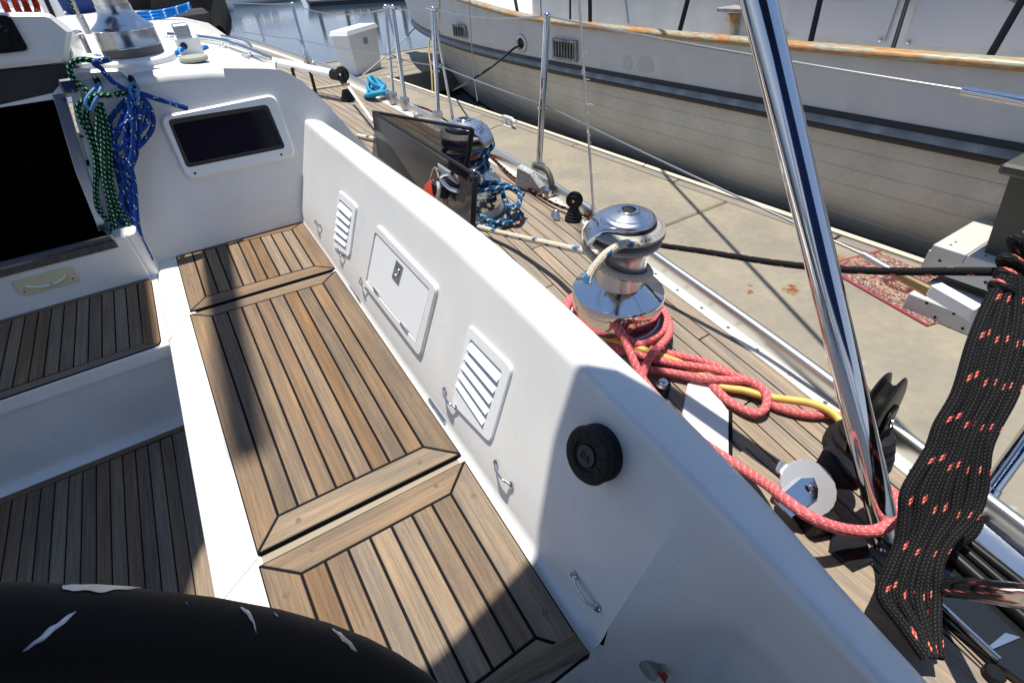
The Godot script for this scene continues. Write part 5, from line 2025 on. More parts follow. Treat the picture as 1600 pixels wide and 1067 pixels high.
	var spine := [[Vector3(0.0361, 0.7149, -4.2), 0.14], [Vector3(0.1747, 0.6948, -4.15), 0.15], [Vector3(0.3263, 0.6541, -4.1), 0.16], [Vector3(0.3889, 0.5941, -4.05), 0.15], [Vector3(0.4034, 0.5378, -4), 0.11], [Vector3(0.3994, 0.4899, -3.95), 0.045]]
	for s in spine:
		var r := PackedVector3Array()
		for j in 15:
			var an := TAU * j / 14.0
			var rr: float = s[1] * (1.0 + 0.08 * sin(an * 3.0 + s[1] * 40.0))
			r.append(s[0] + Vector3(sin(an) * rr * 0.7 + cos(an) * rr * 0.2, cos(an) * rr, sin(an) * rr * 0.6))
		rows.append(r)
	q.grid(rows, true, true)
	solo("sail_bag", q, M["black canvas"], "black canvas sail bag drooping across the fore part of the cabin roof", "sail bag")
	q = MB.new()
	q.box(Transform3D(Basis(Vector3.UP, 0.1), Vector3(0.1633, 0.5763, -3.9)), Vector3(0.42, 0.11, 0.12), 0.02)
	solo("sail_bag", q, mat("grey black canvas", lin(0.03, 0.03, 0.033), 0.8), "grey black canvas roll right of the mast below the blue tails", "sail bag")
	q = MB.new()
	q.prism(rounded([Vector2(-0.0136, -0.5229), Vector2(0.3370, -0.5668), Vector2(0.3497, -0.5463), Vector2(0.3779, -0.4643), Vector2(0.2216, -0.4696), Vector2(-0.0001, -0.4962)], 0.02), -0.2, 0.0, Transform3D(Basis(Vector3(1, 0, 0), Vector3(0, 0, 1), Vector3(0, -1, 0)), Vector3(0, 0, -3.85)), 0.01)
	solo("fore_hatch", q, M["white gelcoat"], "white raised fore hatch under the black canvas", "hatch")
	for k in 3:
		q = MB.new()
		q.tube(sag(Vector3(-0.0092, 0.6607, -3.7) + Vector3(0, -0.016 * k, 0.01 * k), Vector3(0.2812, 0.6733, -3.75) + Vector3(0, -0.008 * k, 0), 0.012), 0.0095, 8)
		solo("blue_tail", q, M["bright blue line"], ["uppermost of three bright blue tails right of the mast", "middle one of the three bright blue tails right of the mast", "lowest of three bright blue tails right of the mast"][k], "rope")
	# gear left of the mast
	for k in 3:
		q = MB.new()
		var c0: Vector3 = [Vector3(-0.4102, 0.7746, -3.3), Vector3(-0.3795, 0.7726, -3.35), Vector3(-0.3405, 0.7709, -3.3)][k]
		var lp: Array = []
		for j in 16:
			var an := TAU * j / 16.0
			lp.append(c0 + Vector3(sin(an) * 0.035 + 0.012 * cos(an), cos(an) * 0.075, 0.02 * sin(an * 2.0)))
		q.tube(curve(lp, 3, true), 0.012, 8, true)
		solo("red_coil", q, rope("red halyard rope", Vector3(0.5, 0.12, 0.06), func(cx, cy): return Vector3(0.75, 0.6, 0.5) if (cx + cy) % 7 == 0 else Vector3.ZERO, 8, 18, 3.0), ["leftmost loop of red halyard hung above the hatch hood", "middle loop of red halyard hung above the hatch hood", "rightmost loop of red halyard hung above the hatch hood"][k], "rope coil")
	q = MB.new()
	q.tube([Vector3(-0.2883, 0.7167, -3.25), Vector3(-0.2916, 0.8224, -3.25)], 0.034, 12)
	solo("white_strut", q, M["white plastic"], "slanting white strut above the right end of the hatch hood", "strut")
	q = MB.new()
	q.tube([Vector3(-0.2949, 0.7175, -3.2), Vector3(-0.2874, 0.8164, -3.2)], 0.009, 8)
	solo("black_shroud", q, M["black plastic"], "black rod alongside the slanting white strut", "rod")
	q = MB.new()
	q.tube([Vector3(-0.3579, 0.567, -4.6), Vector3(-0.324, 0.697, -4.6)], 0.06, 14)
	solo("canvas_roll", q, M["red canvas"], "dark red canvas roll left of the green halyard", "canvas roll")
	q = MB.new()
	q.tube(curve([Vector3(-0.274, 0.6052, -4.4), Vector3(-0.2615, 0.6557, -4.4), Vector3(-0.2492, 0.7301, -4.4)], 4), [0.055, 0.065, 0.075, 0.085, 0.09, 0.095, 0.1, 0.105, 0.11], 14)
	solo("canvas_roll", q, M["navy canvas"], "navy blue canvas roll just left of the mast", "canvas roll")
	q = MB.new()
	q.tube([Vector3(-0.379, 0.6061, -4.3), Vector3(-0.1516, 0.5996, -4.3)], 0.028, 10)
	solo("boom_end", q, M["navy canvas"], "dark blue bar running level to the mast above the grab rail", "bar")
	q = MB.new()
	q.tube([Vector3(-0.3682, 0.584, -4.2), Vector3(-0.1705, 0.576, -4.2)], 0.03, 10)
	solo("boom_end", q, M["black canvas"], "black bar below the dark blue one, left of the mast", "bar")

	# ---- winches
	winch("polished self-tailing winch with white sheet, nearest to the helm", Vector3(0.79, 0.15, -0.755), deg_to_rad(152))
	winch("fore winch wrapped with blue and red sheet behind the smoked panel", Vector3(0.81, 0.15, -1.585), deg_to_rad(-62))
	# ---- lead blocks standing on the deck edge
	lead_block("small black lead block fore of the large winch", Vector3(1.0651, 0.15, -1.2839), Vector3(1.0651, 0.15, -1.2839) + Vector3(0.0, 0.105, 0.0), 0.03)
	lead_block("tall black lead block at the end of the white pole", Vector3(0.9193, 0.15, -3.3482), Vector3(0.9193, 0.15, -3.3482) + Vector3(0.0, 0.19, 0.0), 0.042)

	# ---- big tilted turning block aft
	var fb := Vector3(0.9085, 0.152, -0.1537)
	t = thing("turning_block", "large black turning block leaning outboard beside the steel pole", "block", fb)
	var ft := Vector3(0.9234, 0.3184, -0.1713)
	q = MB.new()
	var pr: Array = [Vector2(0.062, 0.0)]
	for k in 7:
		pr.append(Vector2(0.062 - 0.0035 * k + (0.004 if k % 2 else 0.0), 0.006 + k * 0.01))
	pr.append(Vector2(0.0, 0.075))
	q.lathe(pr, 26, place(fb + Vector3(-0.005, 0, 0.0)))
	part("bellows", q, M["black rubber"], t)
	var dirr := (ft - fb - Vector3(0, 0.05, 0)).normalized()
	var nrm := dirr.cross((Vector3(0.7869, -0.6019, -0.1365) + Vector3(0.22, -0.05, 0.1)).normalized()).normalized()
	var wx2 := Transform3D(Basis(dirr, nrm, dirr.cross(nrm)), ft - dirr * 0.075).scaled_local(Vector3(1.0, 0.78, 1.0))
	q = MB.new()
	q.lathe([Vector2(0.012, -0.022), Vector2(0.078, -0.022), Vector2(0.086, -0.019), Vector2(0.088, -0.015), Vector2(0.07, -0.008), Vector2(0.066, 0.0), Vector2(0.07, 0.008), Vector2(0.088, 0.015), Vector2(0.086, 0.019), Vector2(0.078, 0.022), Vector2(0.012, 0.022)], 36, wx2)
	part("sheave", q, M["black plastic"], t)
	for sg in [1.0, -1.0]:
		q = MB.new()
		q.prism(rounded([Vector2(-0.105, -0.03), Vector2(0.03, -0.03), Vector2(0.03, 0.03), Vector2(-0.105, 0.03)], 0.018), 0.023, 0.031, wx2 * Transform3D(Basis.IDENTITY if sg > 0 else Basis(Vector3.RIGHT, PI), Vector3.ZERO), 0.002)
		part("cheek", q, M["black plastic"], t)
	q = MB.new()
	q.tube([wx2 * Vector3(0, -0.036, 0), wx2 * Vector3(0, 0.036, 0)], 0.01, 12)
	part("pin", q, M["stainless"], t)

	# ---- steel disc (rope cutter guard) and black cone
	var sc := Vector3(0.6821, 0.225, -0.1418)
	t = thing("steel_disc", "scalloped steel disc on a bracket with black cone behind, beside the pole", "deck fitting", Vector3(0.7193, 0.15, -0.1291))
	var tilt := at_frame(sc, Vector3(0.93, 0.1, -0.3), Vector3(-0.25, 0.86, 0.42))
	q = MB.new()
	var sca: Array = []
	for k in 96:
		var an := TAU * k / 96.0
		sca.append(Vector2(cos(an), sin(an)) * (0.0475 + 0.0011 * absf(sin(an * 11.0))))
	q.prism(sca, -0.004, 0.0, tilt, 0.0006)
	part("disc", q, M["zinc plate"], t)
	q = MB.new()
	q.prism([Vector2(-0.015, -0.014), Vector2(0.008, -0.018), Vector2(0.014, 0.0), Vector2(0.012, 0.016), Vector2(-0.035, 0.055), Vector2(-0.062, 0.03)], 0.0025, 0.0055, tilt * Transform3D(Basis(Vector3.UP, -1.0), Vector3.ZERO), 0.0006)
	part("strap", q, M["stainless"], t)
	q = MB.new()
	q.lathe([Vector2(0.0085, 0.0055), Vector2(0.0085, 0.0072), Vector2(0.0055, 0.008), Vector2(0.0052, 0.0095), Vector2(0.003, 0.0125), Vector2(0.0, 0.013)], 18, tilt)
	part("rivet", q, M["stainless"], t)
	q = MB.new()
	var cA := Vector3(0.7606, 0.1832, -0.1494)
	var cB := Vector3(0.7795, 0.2232, -0.1319)
	q.tube([cA, cA.lerp(cB, 0.8), cB, cB + (cB - cA) * 0.08], [0.022, 0.043, 0.04, 0.026], 20)
	part("cone", q, M["black rubber"], t)
	q = MB.new()
	q.prism(rounded([Vector2(-0.02, -0.012), Vector2(0.055, -0.018), Vector2(0.062, 0.012), Vector2(-0.02, 0.014)], 0.01), -0.03, -0.024, tilt * Transform3D(Basis(Vector3.UP, -0.35), Vector3(0.02, 0, 0.015)), 0.001)
	part("lower_lug", q, M["alloy"], t)
	q = MB.new()
	q.prism(rounded([Vector2(-0.01, -0.056), Vector2(0.012, -0.06), Vector2(0.016, -0.04), Vector2(-0.008, -0.036)], 0.006), -0.01, -0.005, tilt, 0.001)
	part("upper_lug", q, M["alloy"], t)
	q = MB.new()
	q.box(Transform3D(Basis(Vector3.UP, -0.4), sc + Vector3(0.0, -0.05, 0.03)), Vector3(0.05, 0.05, 0.06), 0.006)
	part("foot", q, M["black plastic"], t)

	# ---- stainless pole and its socket
	var pb := Vector3(0.7555, 0.15, -0.01)
	var pt := Vector3(0.7372, 0.8985, -0.5152)
	t = thing("steel_pole", "thick polished steel pole rising out of the picture on the right", "pole", pb)
	q = MB.new()
	q.tube([pb + (pb - pt).normalized() * 0.02, pt + (pt - pb) * 1.3], 0.0223, 28)
	part("tube", q, M["stainless"], t)
	q = MB.new()
	var pd := (pt - pb).normalized()
	q.lathe([Vector2(0.033, -0.022), Vector2(0.033, -0.014), Vector2(0.028, -0.01), Vector2(0.0275, 0.01), Vector2(0.0235, 0.013)], 26, at_frame(pb, Vector3(1, 0, 0), pd))
	part("socket", q, M["stainless"], t)
	q = MB.new()
	q.box(Transform3D(Basis(Vector3.UP, 0.5), pb + Vector3(-0.015, -0.012, 0.0)), Vector3(0.13, 0.012, 0.08), 0.004)
	part("foot_plate", q, M["satin metal"], t)
	q = MB.new()
	q.tube([pb + Vector3(0.0, -0.015, 0.01), pb + Vector3(0.002, -0.03, 0.03), pb + Vector3(0.004, -0.1, 0.07)], [0.021, 0.021, 0.02], 16)
	part("lower_tube", q, M["stainless"], t)
	# second tube of the guard rail on the far right and the level one in front
	t = thing("guard_rail_post", "steel guard rail post slanting up behind the black coil", "post", Vector3(0.9784, 0.152, 0.0384))
	q = MB.new()
	q.tube([Vector3(0.9664, 0.152, 0.0381), Vector3(1.0785, 0.3228, 0.0117)], 0.0145, 18)
	part("tube", q, M["stainless"], t)
	q = MB.new()
	q.lathe([Vector2(0.024, -0.012), Vector2(0.022, 0.0), Vector2(0.018, 0.01), Vector2(0.0175, 0.03), Vector2(0.015, 0.031)], 20, at_frame(Vector3(0.9703, 0.162, 0.0355), Vector3(1, 0, 0), Vector3(1.0785, 0.3228, 0.0117) - Vector3(0.9664, 0.152, 0.0381)))
	part("collar", q, M["stainless"], t)
	q = MB.new()
	q.tube([Vector3(0.7164, 0.1641, 0.044), Vector3(0.7034, 0.2056, 0.0637), Vector3(0.6652, 0.2985, 0.0935), Vector3(0.6216, 0.4043, 0.1302), Vector3(0.5906, 0.5156, 0.1844)], 0.0152, 20)
	solo("guard_rail_tube", q, M["stainless"], "level steel tube entering from the right edge in front of the black ladder", "rail")

	# ---- folded boarding ladder lying on the quarter
	t = thing("boarding_ladder", "black and steel folded boarding ladder lying aft behind the coil", "ladder", Vector3(0.7775, 0.15, 0.1248))
	q = MB.new()
	q.prism([Vector2(0.7643, 0.0125), Vector2(0.8596, 0.0487), Vector2(0.8000, 0.2081), Vector2(0.6996, 0.2262), Vector2(0.6932, 0.1692), Vector2(0.6971, 0.0851)], 0.154, 0.166, HERE, 0.002)
	part("tread_plate", q, mat("gloss black", lin(0.012, 0.013, 0.014), 0.18), t)
	for s in [[Vector3(0.7095, 0.172, 0.0671), Vector3(0.6957, 0.172, 0.1635), 0.005, "stainless"], [Vector3(0.8056, 0.176, 0.0402), Vector3(0.7773, 0.176, 0.1992), 0.011, "black plastic"], [Vector3(0.8287, 0.178, 0.0435), Vector3(0.8034, 0.178, 0.1971), 0.009, "black plastic"], [Vector3(0.8482, 0.178, 0.0524), Vector3(0.8328, 0.178, 0.1915), 0.009, "black plastic"]]:
		q = MB.new()
		q.tube([s[0], s[1]], s[2], 12)
		part("rung", q, M[s[3]], t)
	q = MB.new()
	q.prism([Vector2(0.8708, 0.0454), Vector2(0.9190, 0.0429), Vector2(0.8930, 0.1594), Vector2(0.8462, 0.1749)], 0.154, 0.172, HERE, 0.003)
	part("side_channel", q, M["satin metal"], t)
	q = MB.new()
	q.prism([Vector2(0.9250, 0.0425), Vector2(0.9579, 0.0510), Vector2(0.9396, 0.1607), Vector2(0.9013, 0.1649)], 0.154, 0.164, HERE, 0.002)
	part("mounting_plate", q, M["stainless"], t)
	q = MB.new()
	q.prism(circle2(Vector2(0.9336, 0.0557), 0.0055, 14), 0.164, 0.1655, HERE)
	part("bolt", q, M["black plastic"], t)
	q = MB.new()
	q.prism([Vector2(0.6930, 0.1471), Vector2(0.7441, 0.1536), Vector2(0.7554, 0.1683), Vector2(0.7061, 0.1538)], 0.168, 0.171, HERE)
	part("hinge_tab", q, M["satin metal"], t)
	q = MB.new()
	q.prism(circle2(Vector2(0.6763, 0.1692), 0.013, 16), 0.16, 0.169, HERE, 0.002)
	part("bolt", q, M["black plastic"], t)
	q = MB.new()
	q.prism([Vector2(0.6905, -0.0784), Vector2(0.7334, -0.0440), Vector2(0.6991, -0.0099), Vector2(0.6566, -0.0202), Vector2(0.6564, -0.0622)], 0.152, 0.162, HERE, 0.002)
	solo("deck_plate", q, M["gloss black"], "dark plate on the deck inside the loop of pink rope by the pole", "deck plate")
	# small ratchet block between coaming and winch base
	var rb := Vector3(0.6967, 0.17, -0.4904)
	t = thing("deck_eye", "small black and steel deck eye between coaming and pink rope", "deck fitting", rb)
	q = MB.new()
	q.lathe([Vector2(0.018, -0.02), Vector2(0.018, 0.012), Vector2(0.012, 0.014)], 18, place(rb))
	part("body", q, M["black plastic"], t)
	q = MB.new()
	q.lathe([Vector2(0.012, 0.012), Vector2(0.011, 0.017), Vector2(0.006, 0.018), Vector2(0.006, 0.024), Vector2(0.0, 0.025)], 18, place(rb))
	part("pin", q, M["stainless"], t)

	# ---- smoked acrylic deflector in two leaves
	t = thing("smoked_panel", "pair of hinged smoked acrylic panels with black edging beside the coaming", "panel", Vector3(0.66, 0.15, -1.6))
	var sa := Vector3(0.62, 0.4474, -1.963)
	var sb := Vector3(0.62, 0.4587, -1.1811)
	var sd := Vector3(0.62, 0.2572, -1.2295)
	var se := sa + (sd - sb) * 0.9
	var th := Vector3(0.006, 0, 0)
	q = MB.new()
	slab4(q, sa, sb, sd, se, th)
	part("leaf", q, M["smoked acrylic"], t)
	var ob := Vector3(0.7158, 0.5169, -1.36)
	var od := Vector3(0.6595, 0.4023, -1.36)
	var oe := sa + (od - ob)
	q = MB.new()
	slab4(q, sa + Vector3(0.012, 0, 0), ob, od - Vector3(0, 0.1, 0), oe - Vector3(0, 0.1, 0), th)
	part("leaf", q, M["smoked acrylic"], t)
	for e in [[sa, sb, 0.0055], [sb, sd, 0.0085], [sa, se, 0.005], [sa, ob, 0.0055], [ob, od - Vector3(0, 0.1, 0), 0.0085]]:
		q = MB.new()
		q.tube([e[0] + Vector3(0.003, 0, 0), e[1] + Vector3(0.003, 0, 0)], e[2], 8)
		part("edging", q, M["black rubber"], t)
	# clamp hanging on the panel
	t = thing("clamp", "bright steel clamp with red disc hung on the smoked panel", "clamp", Vector3(0.6, 0.3984, -1.3143))
	q = MB.new()
	var p0 := Vector3(0.6, 0.4407, -1.3707)
	var p1 := Vector3(0.6, 0.441, -1.2444)
	var p2 := Vector3(0.6, 0.4131, -1.2543)
	var p3 := Vector3(0.6, 0.4149, -1.3781)
	slab4(q, p0, p1, p2, p3, Vector3(0.005, 0, 0))
	part("plate", q, M["stainless"], t)
	q = MB.new()
	q.tube(curve([Vector3(0.595, 0.4337, -1.2877), Vector3(0.585, 0.4261, -1.3068), Vector3(0.58, 0.4138, -1.3127), Vector3(0.58, 0.4026, -1.2663), Vector3(0.585, 0.4083, -1.2194)], 5), 0.0065, 8)
	part("handle", q, M["stainless"], t)
	q = MB.new()
	q.tube(curve([Vector3(0.63, 0.4535, -1.2289), Vector3(0.64, 0.4542, -1.2135), Vector3(0.65, 0.4386, -1.197), Vector3(0.65, 0.4263, -1.206)], 5), 0.0055, 8)
	part("hook", q, M["stainless"], t)
	q = MB.new()
	q.tube(curve([Vector3(0.6, 0.416, -1.3998), Vector3(0.6, 0.3917, -1.4253), Vector3(0.6, 0.3651, -1.4428), Vector3(0.6, 0.3645, -1.4198), Vector3(0.6, 0.39, -1.3808), Vector3(0.6, 0.4134, -1.3829)], 4, true), 0.0035, 8, true)
	part("split_ring", q, M["stainless"], t)
	q = MB.new()
	q.lathe([Vector2(0, -0.012), Vector2(0.028, -0.01), Vector2(0.033, 0.0), Vector2(0.028, 0.01), Vector2(0, 0.012)], 20, at_frame(Vector3(0.605, 0.3268, -1.4509), Vector3(0, 0, 1), Vector3(-0.8, 0.5, 0.3)))
	part("disc", q, M["red plastic"], t)
	q = MB.new()
	q.box(Transform3D(Basis(Vector3.UP, 0.3), Vector3(0.6, 0.354, -1.3776)), Vector3(0.03, 0.05, 0.06), 0.008)
	part("strap", q, M["black canvas"], t)
	q = MB.new()
	q.tube(curve([Vector3(0.59, 0.3852, -1.3664), Vector3(0.585, 0.3622, -1.3541), Vector3(0.585, 0.324, -1.3784)], 4), 0.006, 8)
	part("pull", q, M["white alloy"], t)
	q = MB.new()
	q.box(place(Vector3(0.606, 0.3238, -1.3576)), Vector3(0.004, 0.02, 0.026), 0.002)
	part("red_tag", q, M["red plastic"], t)

	# ---- white whisker pole stowed along the rail
	t = thing("whisker_pole", "white pole with black end stowed along the starboard deck", "pole", Vector3(0.85, 0.3, -3.8))
	var wa := Vector3(0.6225, 0.31, -4.0221)
	var wb := Vector3(0.8798, 0.29, -3.4237)
	q = MB.new()
	q.tube([wa + (wa - wb) * 0.6, wb], 0.027, 16)
	part("spar", q, M["white plastic"], t)
	q = MB.new()
	q.tube([wb, Vector3(0.9143, 0.285, -3.362)], 0.03, 14)
	part("end_fitting", q, M["black plastic"], t)
	for p in [Vector3(0.8192, 0.29, -3.5815), Vector3(0.7431, 0.3, -3.7191)]:
		q = MB.new()
		q.tube([p + Vector3(-0.03, 0, 0), p + Vector3(-0.03, -0.14, 0)], 0.01, 8)
		part("chock", q, M["black plastic"], t)
	q = MB.new()
	q.tube(curve([Vector3(0.5028, 0.17, -3.9754), Vector3(0.5825, 0.17, -3.868), Vector3(0.6498, 0.2, -3.7139), Vector3(0.7758, 0.16, -3.7393), Vector3(0.9465, 0.24, -3.3491)], 5), 0.008, 8)
	solo("grey_cord", q, M["grey cord"], "grey cord lying along the side deck below the white pole", "rope")

	# ---- genoa car on the rail
	var gcx := Vector3(1.0852, 0.155, -1.5479)
	t = thing("genoa_car", "speckled grey genoa car with black lever on the toe rail", "genoa car", gcx)
	q = MB.new()
	q.prism([Vector2(-0.085, 0.0), Vector2(0.05, 0.0), Vector2(0.05, -0.03), Vector2(0.0, -0.075), Vector2(-0.07, -0.085)], -0.014, 0.014, at_frame(gcx, Vector3(0.25, 0, 0.97), Vector3(-0.97, 0, 0.25)) * Transform3D(Basis.IDENTITY, Vector3(-0.02, 0, 0)), 0.004)
	part("wedge", q, mat("speckled grey", lin(0.42, 0.42, 0.42), 0.6), t)
	var sn := noise_bytes(128, 128, 0.16, 2, 77)
	var sdt := PackedByteArray()
	sdt.resize(128 * 128 * 3)
	for k in 128 * 128:
		put3(sdt, k * 3, Vector3.ONE * (0.9 if sn[k] > 110 else 0.35))
	M["speckled grey"].albedo_texture = tex(sdt, 128, 128)
	M["speckled grey"].albedo_color = Color(0.85, 0.85, 0.85)
	tri_map(M["speckled grey"], 9.0)
	q = MB.new()
	q.tube(curve([gcx + Vector3(0.03, 0.085, -0.05), gcx + Vector3(0.035, 0.085, 0.02), gcx + Vector3(0.03, 0.05, 0.06), gcx + Vector3(0.025, 0.01, 0.065)], 5), 0.012, 10)
	part("lever", q, M["dark bin"], t)
	q = MB.new()
	q.box(place(gcx + Vector3(0.02, 0.015, 0.06)), Vector3(0.035, 0.03, 0.03), 0.004)
	part("foot", q, M["brushed steel"], t)
	# cleats screwed to the deck edge
	for s in [[Vector3(1.0229, 0.154, -1.3362), "low steel deck eye fore of the small black block"], [Vector3(1.1055, 0.154, -2.7447), "low steel deck eye on the flange near the double stanchion"]]:
		t = thing("deck_eye", s[1], "deck eye", s[0])
		q = MB.new()
		q.prism(rounded(rect2(-0.03, -0.012, 0.03, 0.012), 0.01), 0.0, 0.005, Transform3D(Basis(Vector3.UP, 1.2), s[0]), 0.001)
		part("foot", q, M["brushed steel"], t)
		q = MB.new()
		q.tube(curve([s[0] + Vector3(-0.005, 0.003, -0.014), s[0] + Vector3(-0.005, 0.02, -0.006), s[0] + Vector3(0.005, 0.02, 0.006), s[0] + Vector3(0.005, 0.003, 0.014)], 4), 0.004, 8)
		part("bow", q, M["brushed steel"], t)

	# ---- stanchions
	var S := [[Vector3(0.9988, 0.15, -4.5442), Vector3(1.0345, 0.531, -4.7), "foremost stanchion, leaning, left of the dock box"], [Vector3(1.1103, 0.16, -3.0751), Vector3(1.185, 0.6279, -3.15), "slim inner tube of the double stanchion"], [Vector3(1.1208, 0.16, -2.9187), Vector3(1.1754, 0.6397, -3.02), "thicker outer tube of the double stanchion"], [Vector3(1.1517, 0.16, -2.5564), Vector3(1.223, 0.6614, -2.62), "stanchion with a bracing tube by the bow of the white yacht"], [Vector3(1.1643, 0.16, -1.6471), Vector3(1.2082, 0.7254, -1.66), "tall stanchion standing clear against the white hull by the genoa car"]]
	for s in S:
		var a: Vector3 = s[0]
		var b: Vector3 = s[1]
		t = thing("stanchion", s[2], "stanchion", a, "stainless stanchions along the toe rail")
		q = MB.new()
		q.tube([a, b], 0.0095 if s[2].begins_with("slim") else 0.0125, 12)
		part("tube", q, M["stainless"], t)
		q = MB.new()
		q.ball(b, Vector3(0.014, 0.012, 0.014), 10)
		part("cap", q, M["stainless"], t)
		q = MB.new()
		q.box(place(a + Vector3(0, 0.03, 0)), Vector3(0.045, 0.07, 0.045), 0.006)
		part("foot", q, M["brushed steel"], t)
		q = MB.new()
		q.tube([a.lerp(b, 0.48) + Vector3(-0.018, 0, 0), a.lerp(b, 0.48) + Vector3(0.018, 0, 0)], 0.006, 8)
		part("wire_lead", q, M["brushed steel"], t)
	for s in [[Vector3(1.2248, 0.6509, -2.62), Vector3(1.2251, 0.17, -2.5248), "bracing tube"], [Vector3(0.9915, 0.3195, -4.62), Vector3(1.0142, 0.16, -4.4115), "bracing tube"], [Vector3(1.1754, 0.6242, -3.1), Vector3(1.1633, 0.3892, -3), "bracing tube"]]:
		q = MB.new()
		q.tube([s[0], s[1]], 0.0075, 10)
		solo("bracing_tube", q, M["stainless"], ["slanting steel brace of the stanchion by the bow of the white yacht", "short brace with turnbuckle on the foremost stanchion", "thin brace between the two tubes of the double stanchion"][used.get("bracing_tube", -1) + 1], "brace")
	# ---- lifelines
	var up0: Vector3 = S[0][1]
	var up1: Vector3 = S[2][1]
	var up2: Vector3 = S[3][1]
	var up3: Vector3 = S[4][1]
	t = thing("upper_lifeline", "upper wire lifeline over the stanchions, ending in a turnbuckle at the right edge", "lifeline", up3)
	q = MB.new()
	var ue := Vector3(1.12, 0.7529, -0.3543)
	q.tube(sag(up0 + (up0 - up1) * 1.4, up0, 0.01) + sag(up0, up1, 0.05) + sag(up1, up2, 0.012, 8) + sag(up2, up3, 0.02) + sag(up3, ue, 0.006), 0.0035, 6)
	part("wire", q, M["wire"], t)
	q = MB.new()
	var ue2 := Vector3(1.1, 0.7575, -0.2326)
	q.tube([ue, ue.lerp(ue2, 0.02), ue.lerp(ue2, 0.8), ue.lerp(ue2, 0.82), ue2], [0.0045, 0.0075, 0.0075, 0.009, 0.009], 12)
	part("turnbuckle", q, M["stainless"], t)
	t = thing("lower_lifeline", "lower wire lifeline sagging past the stanchions down to the white bracket", "lifeline", Vector3(1.2061, 0.4356, -1.67))
	q = MB.new()
	var lw := [Vector3(0.7019, 0.327, -5.2), Vector3(0.9945, 0.3124, -4.64), Vector3(1.1492, 0.4049, -3.08), Vector3(1.2037, 0.4272, -2.6), Vector3(1.2061, 0.4356, -1.67), Vector3(1.08, 0.4454, -0.3638)]
	q.tube(sag(lw[0], lw[1], 0.005, 8) + sag(lw[1], lw[2], 0.01, 10) + sag(lw[2], lw[3], 0.012, 8) + sag(lw[3], lw[4], 0.006, 8) + sag(lw[4], lw[5], 0.004, 10), 0.003, 6)
	part("wire", q, M["wire"], t)
	q = MB.new()
	q.tube([lw[5], Vector3(1.06, 0.4454, -0.2842)], 0.0068, 10)
	part("turnbuckle", q, M["alloy"], t)
	q = MB.new()
	q.tube([Vector3(1.062, 0.4454, -0.2912), Vector3(1.04, 0.4515, -0.2218)], [0.009, 0.0115], 12)
	part("fork", q, mat("bronze", lin(0.35, 0.24, 0.12), 0.35, 1.0), t)
	q = MB.new()
	var ba := Vector3(1.035, 0.4585, -0.2058)
	var bb := Vector3(1.01, 0.4598, -0.1176)
	var bd := (bb - ba)
	q.box(Transform3D(Basis(bd.normalized(), Vector3.UP.slide(bd.normalized()).normalized(), bd.normalized().cross(Vector3.UP.slide(bd.normalized()).normalized())), (ba + bb) / 2), Vector3(bd.length() + 0.03, 0.026, 0.024), 0.003)
	part("end_bracket", q, M["white plastic"], t)
	for s in [[lw[2], "steel knuckle"], [lw[3], "steel knuckle"], [up1, ""], [up2, ""]]:
		q = MB.new()
		var o: Vector3 = s[0]
		q.tube([o + Vector3(-0.004, 0.0, -0.06), o + Vector3(-0.002, 0.0, 0.05)], 0.008, 8)
		solo("wire_clamp", q, M["brushed steel"], ["steel wire clamp on the lower lifeline at the double stanchion", "steel wire clamp on the lower lifeline at the braced stanchion", "steel wire clamp on top of the double stanchion", "steel wire clamp on top of the braced stanchion"][used.get("wire_clamp", -1) + 1], "clamp")

	# ---- steering wheel, leather bound
	var wc := Vector3(-0.495, 0.519, -0.008)
	var wn := Vector3(0.178, 0.233, 0.956).normalized()
	var e1 := wn.cross(Vector3.UP).normalized()
	var e2 := e1.cross(wn).normalized()
	t = thing("steering_wheel", "black leather bound steering wheel with torn patches in the foreground", "steering wheel", wc)
	q = MB.new()
	var circ: Array = []
	for k in 96:
		var an := TAU * k / 96.0
		circ.append(wc + (e1 * cos(an) + e2 * sin(an)) * 0.5018)
	q.tube(circ, 0.0168, 24, true)
	var rim := part("rim", q, M["leather"], t)
	q = MB.new()
	q.lathe([Vector2(0.05, -0.04), Vector2(0.06, 0.0), Vector2(0.05, 0.04), Vector2(0, 0.045)], 24, at_frame(wc, e1, wn))
	part("hub", q, M["stainless"], t)
	for k in 5:
		q = MB.new()
		var an := TAU * (k + 0.35) / 5.0
		q.tube([wc, wc + (e1 * cos(an) + e2 * sin(an)) * 0.49], 0.008, 10)
		part("spoke", q, M["stainless"], t)
	q = MB.new()
	q.tube([wc - wn * 0.05, wc - wn * 0.25], 0.06, 20)
	part("shaft_housing", q, M["white plastic"], t)
	# torn patches of the leather where the steel shows: thin shells over the rim
	var tears := [[Vector3(-0.1011, 0.8185, -0.1567), Vector3(-0.0957, 0.806, -0.1563), Vector3(-0.0914, 0.7911, -0.154), 0.0042], [Vector3(-0.1082, 0.8223, -0.1371), Vector3(-0.1025, 0.8204, -0.1409), Vector3(-0.0968, 0.8169, -0.1463), 0.0022], [Vector3(-0.0651, 0.7616, -0.1468), Vector3(-0.0648, 0.7571, -0.1437), Vector3(-0.0651, 0.7536, -0.1403), 0.0024], [Vector3(-0.0399, 0.7125, -0.1392), Vector3(-0.0377, 0.7062, -0.1361), Vector3(-0.0346, 0.6965, -0.1321), 0.0022], [Vector3(-0.0782, 0.7832, -0.1488), Vector3(-0.0773, 0.7833, -0.1484), Vector3(-0.0765, 0.7835, -0.1481), 0.0006], [Vector3(-0.0547, 0.7466, -0.1455), Vector3(-0.0542, 0.7461, -0.1447), Vector3(-0.0541, 0.7452, -0.1437), 0.0009]]
	var eye := Vector3(0, 1, 0)
